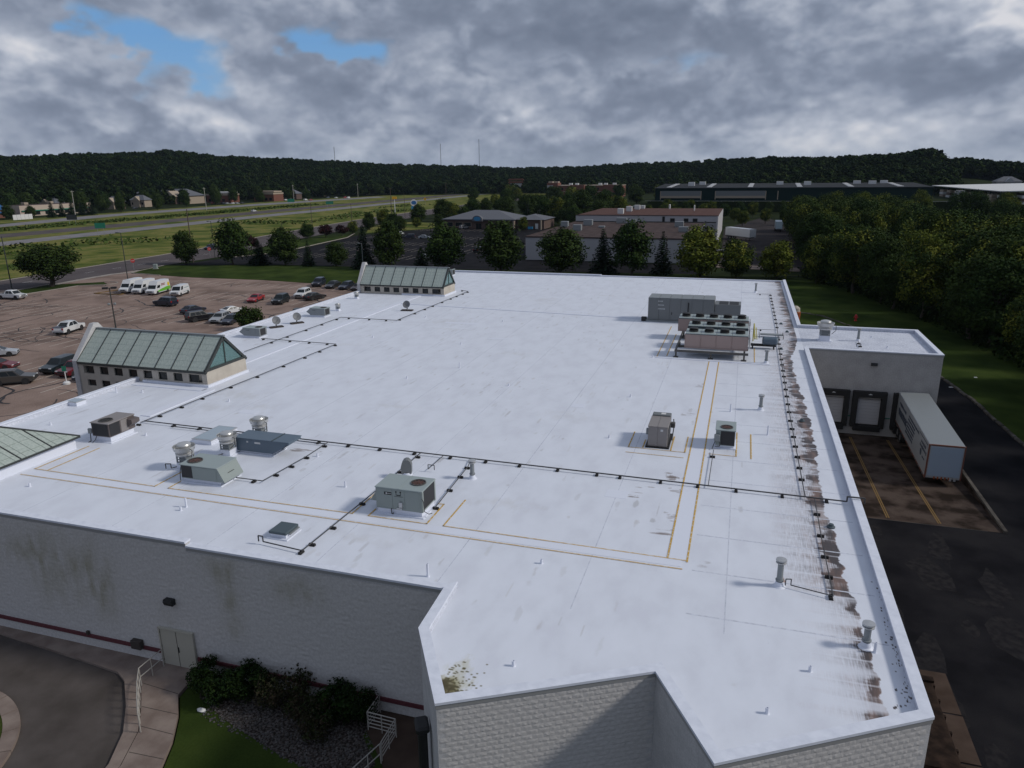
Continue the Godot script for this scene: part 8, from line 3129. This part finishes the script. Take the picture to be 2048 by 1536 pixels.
	wall_box(t, "awning", Vector3(-446.6, 3.4, -397), Vector3(0.8, 0.6, 54), M.sign_green)
	wall_box(t, "roof", Vector3(-455, 6.85, -397), Vector3(15.6, 0.1, 55.6), M.roof_brown)
	for k in 7:
		add_window(t, Vector3(-446.98, 1.8, -374 - k * 7.6), 3.6, 2.2, M.bronze, PI / 2)
	for q in [[-455, -380], [-456, -400]]:
		roof_box(t, q[0], 6.9, q[1], Vector3(3, 1.4, 3), M.stone)
	t = thing("grey_roofed_shop", "shop with a pale grey roof and blue gable at the left edge", "building")
	wall_box(t, "wall", Vector3(-462, 3.0, -342), Vector3(26, 6.0, 34), M.stone)
	mb = MB.new()
	hip_roof(mb, -475, -449, -359, -325, 6.0, 10.2, 1.0)
	put("roof", mb, M.galv_dull, t)
	mb = MB.new()
	gable_roof(mb, -452, -446, -358, -350, 5.0, 9.4, true, 0.5)
	put("blue_gable", mb, M.roof_blue, t)
	wall_box(t, "porch", Vector3(-448.2, 2.4, -354), Vector3(4, 4.8, 7), M.brick)
	wall_box(t, "blue_awning", Vector3(-445.7, 3.4, -354), Vector3(1.4, 1.0, 6), M.roof_blue)
	var wf := thing("white_fence", "white solid fence panel below the grey-roofed shop", "fence", Vector3(-415, 0, -344))
	for k in 5:
		mb = MB.new()
		mb.cbox(Vector3(0, 1.5, -5 + k * 2.6), Vector3(0.12, 3.0, 2.5), 0.03)
		put("panel", mb, M.whitewall, wf)
	t = thing("stone_lodge", "stone-fronted lodge with grey gabled roofs below the wooded hill", "building")
	wall_box(t, "wall", Vector3(-500, 3.5, -572), Vector3(44, 7, 20), M.stone)
	mb = MB.new()
	hip_roof(mb, -522, -478, -582, -562, 7.0, 13.0, 1.2)
	put("roof", mb, M.roof_slate, t)
	mb = MB.new()
	gable_roof(mb, -500, -488, -566, -556, 6.4, 11.5, false, 0.6)
	put("gable", mb, M.stone, t)
	wall_box(t, "gable_wall", Vector3(-494, 3.2, -559.5), Vector3(11, 6.4, 6), M.brick_dark)
	mb = MB.new()
	hip_roof(mb, -545, -526, -575, -560, 6.5, 11.0, 1.0)
	put("wing_roof", mb, M.roof_slate, t)
	wall_box(t, "wing_wall", Vector3(-535.5, 3.2, -567.5), Vector3(18, 6.4, 14), M.stone)
	for k in 5:
		add_window(t, Vector3(-518 + k * 4.2, 3.4, -561.95), 2.2, 2.2, M.stone)
	for q in [[-470, -598, 24, "red brick shop with a white flat roof right of the stone lodge", true], [-441, -628, 22, "red brick shop with pale cornice bands, half behind trees", false]]:
		t = thing("brick_shop", q[3], "building", Vector3(q[0], 0, q[1]), 0.0, "brick shops beyond the highway")
		wall_box(t, "wall", Vector3(0, 3.4, 0), Vector3(q[2], 6.8, 16), M.brick)
		wall_box(t, "cornice", Vector3(0, 7.2, 0.2), Vector3(q[2] + 0.6, 1.4, 16.6), M.stone)
		wall_box(t, "upper_band", Vector3(0, 9.0, -1), Vector3(q[2] - 2, 1.2, 13), M.whitewall if q[4] else M.stone)
		for k in 4:
			add_window(t, Vector3(-q[2] / 2 + 3.5 + k * 5.0, 2.2, 8.0), 3.0, 2.4, M.bronze)
	for q in [[-520, -752, 16, 12, "gabled house-like shop, left of the far strip"], [-498, -748, 22, 12, "brick shop with twin gables in the far strip"], [-470, -762, 24, 12, "blue-grey roofed shop at the right of the far strip"], [-428, -930, 30, 12, "far grey-roofed shop with a pale portico near the highway bend"], [205, -720, 18, 12, "pale gabled house above the lumber shed"], [232, -735, 16, 12, "second pale gabled house above the lumber shed"], [-478, -505, 14, 8, "low pale building peeping between dark trees left of the lodge"], [-470, -470, 12, 7, "small brown building behind the verge trees"], [-545, -640, 20, 12, "shop behind the lodge, at the foot of the hill"], [-450, -680, 18, 10, "low shop between the brick shops and the far strip"], [-440, -800, 22, 10, "long shop right of the far strip, under the hill"], [-400, -965, 24, 10, "shop at the highway bend, right of the pale portico"], [-500, -440, 16, 9, "shop behind the long pink building"]]:
		var y := 7.0 if q[0] > 0 else 0.0
		t = thing("gabled_shop", q[4], "building", Vector3(q[0], y, q[1]), 0.0, "gabled shops and houses far off")
		wall_box(t, "wall", Vector3(0, 2.8, 0), Vector3(q[2], 5.6, q[3]), M.warehouse if q[0] > 0 else (M.stone if rng.randf() < 0.5 else M.brick_dark))
		mb = MB.new()
		hip_roof(mb, -q[2] / 2.0, q[2] / 2.0, -q[3] / 2.0, q[3] / 2.0, 5.6, 9.6, 0.8)
		put("roof", mb, M.roof_slate, t)
		mb = MB.new()
		gable_roof(mb, -3.5, 3.5, q[3] / 2.0 - 4, q[3] / 2.0 + 1.5, 5.2, 8.6, false, 0.4)
		put("gable", mb, M.stone if q[0] < 0 else M.warehouse, t)
		wall_box(t, "gable_wall", Vector3(0, 2.6, q[3] / 2.0 + 0.4), Vector3(6.4, 5.2, 2.0), M.stone if q[0] < 0 else M.warehouse)
		for s in [-1.0, 1.0]:
			add_window(t, Vector3(s * q[2] * 0.34, 2.8, q[3] / 2.0 + 0.0), 2.2, 2.0, M.stone)


func _ready() -> void:
	rng.seed = 20240
	set_view()
	make_materials()
	make_ground()
	make_lot_paint()
	make_store()
	make_atrium("big gabled skylight of pale green panes nearest the camera, over dark square windows", -55.9, -42.05, -48.8, -54.0, true, 2)
	make_atrium("gabled skylight of pale green panes at the far northwest of the roof", -54.15, -40.6, -97.35, -101.65, true, 1)
	make_hip_skylight()
	make_buildings()
	make_trees()
	make_units()
	make_trailers_after_wheels()
	make_street_things()


func make_trailers_after_wheels() -> void:
	make_vehicles()
	make_trailers()
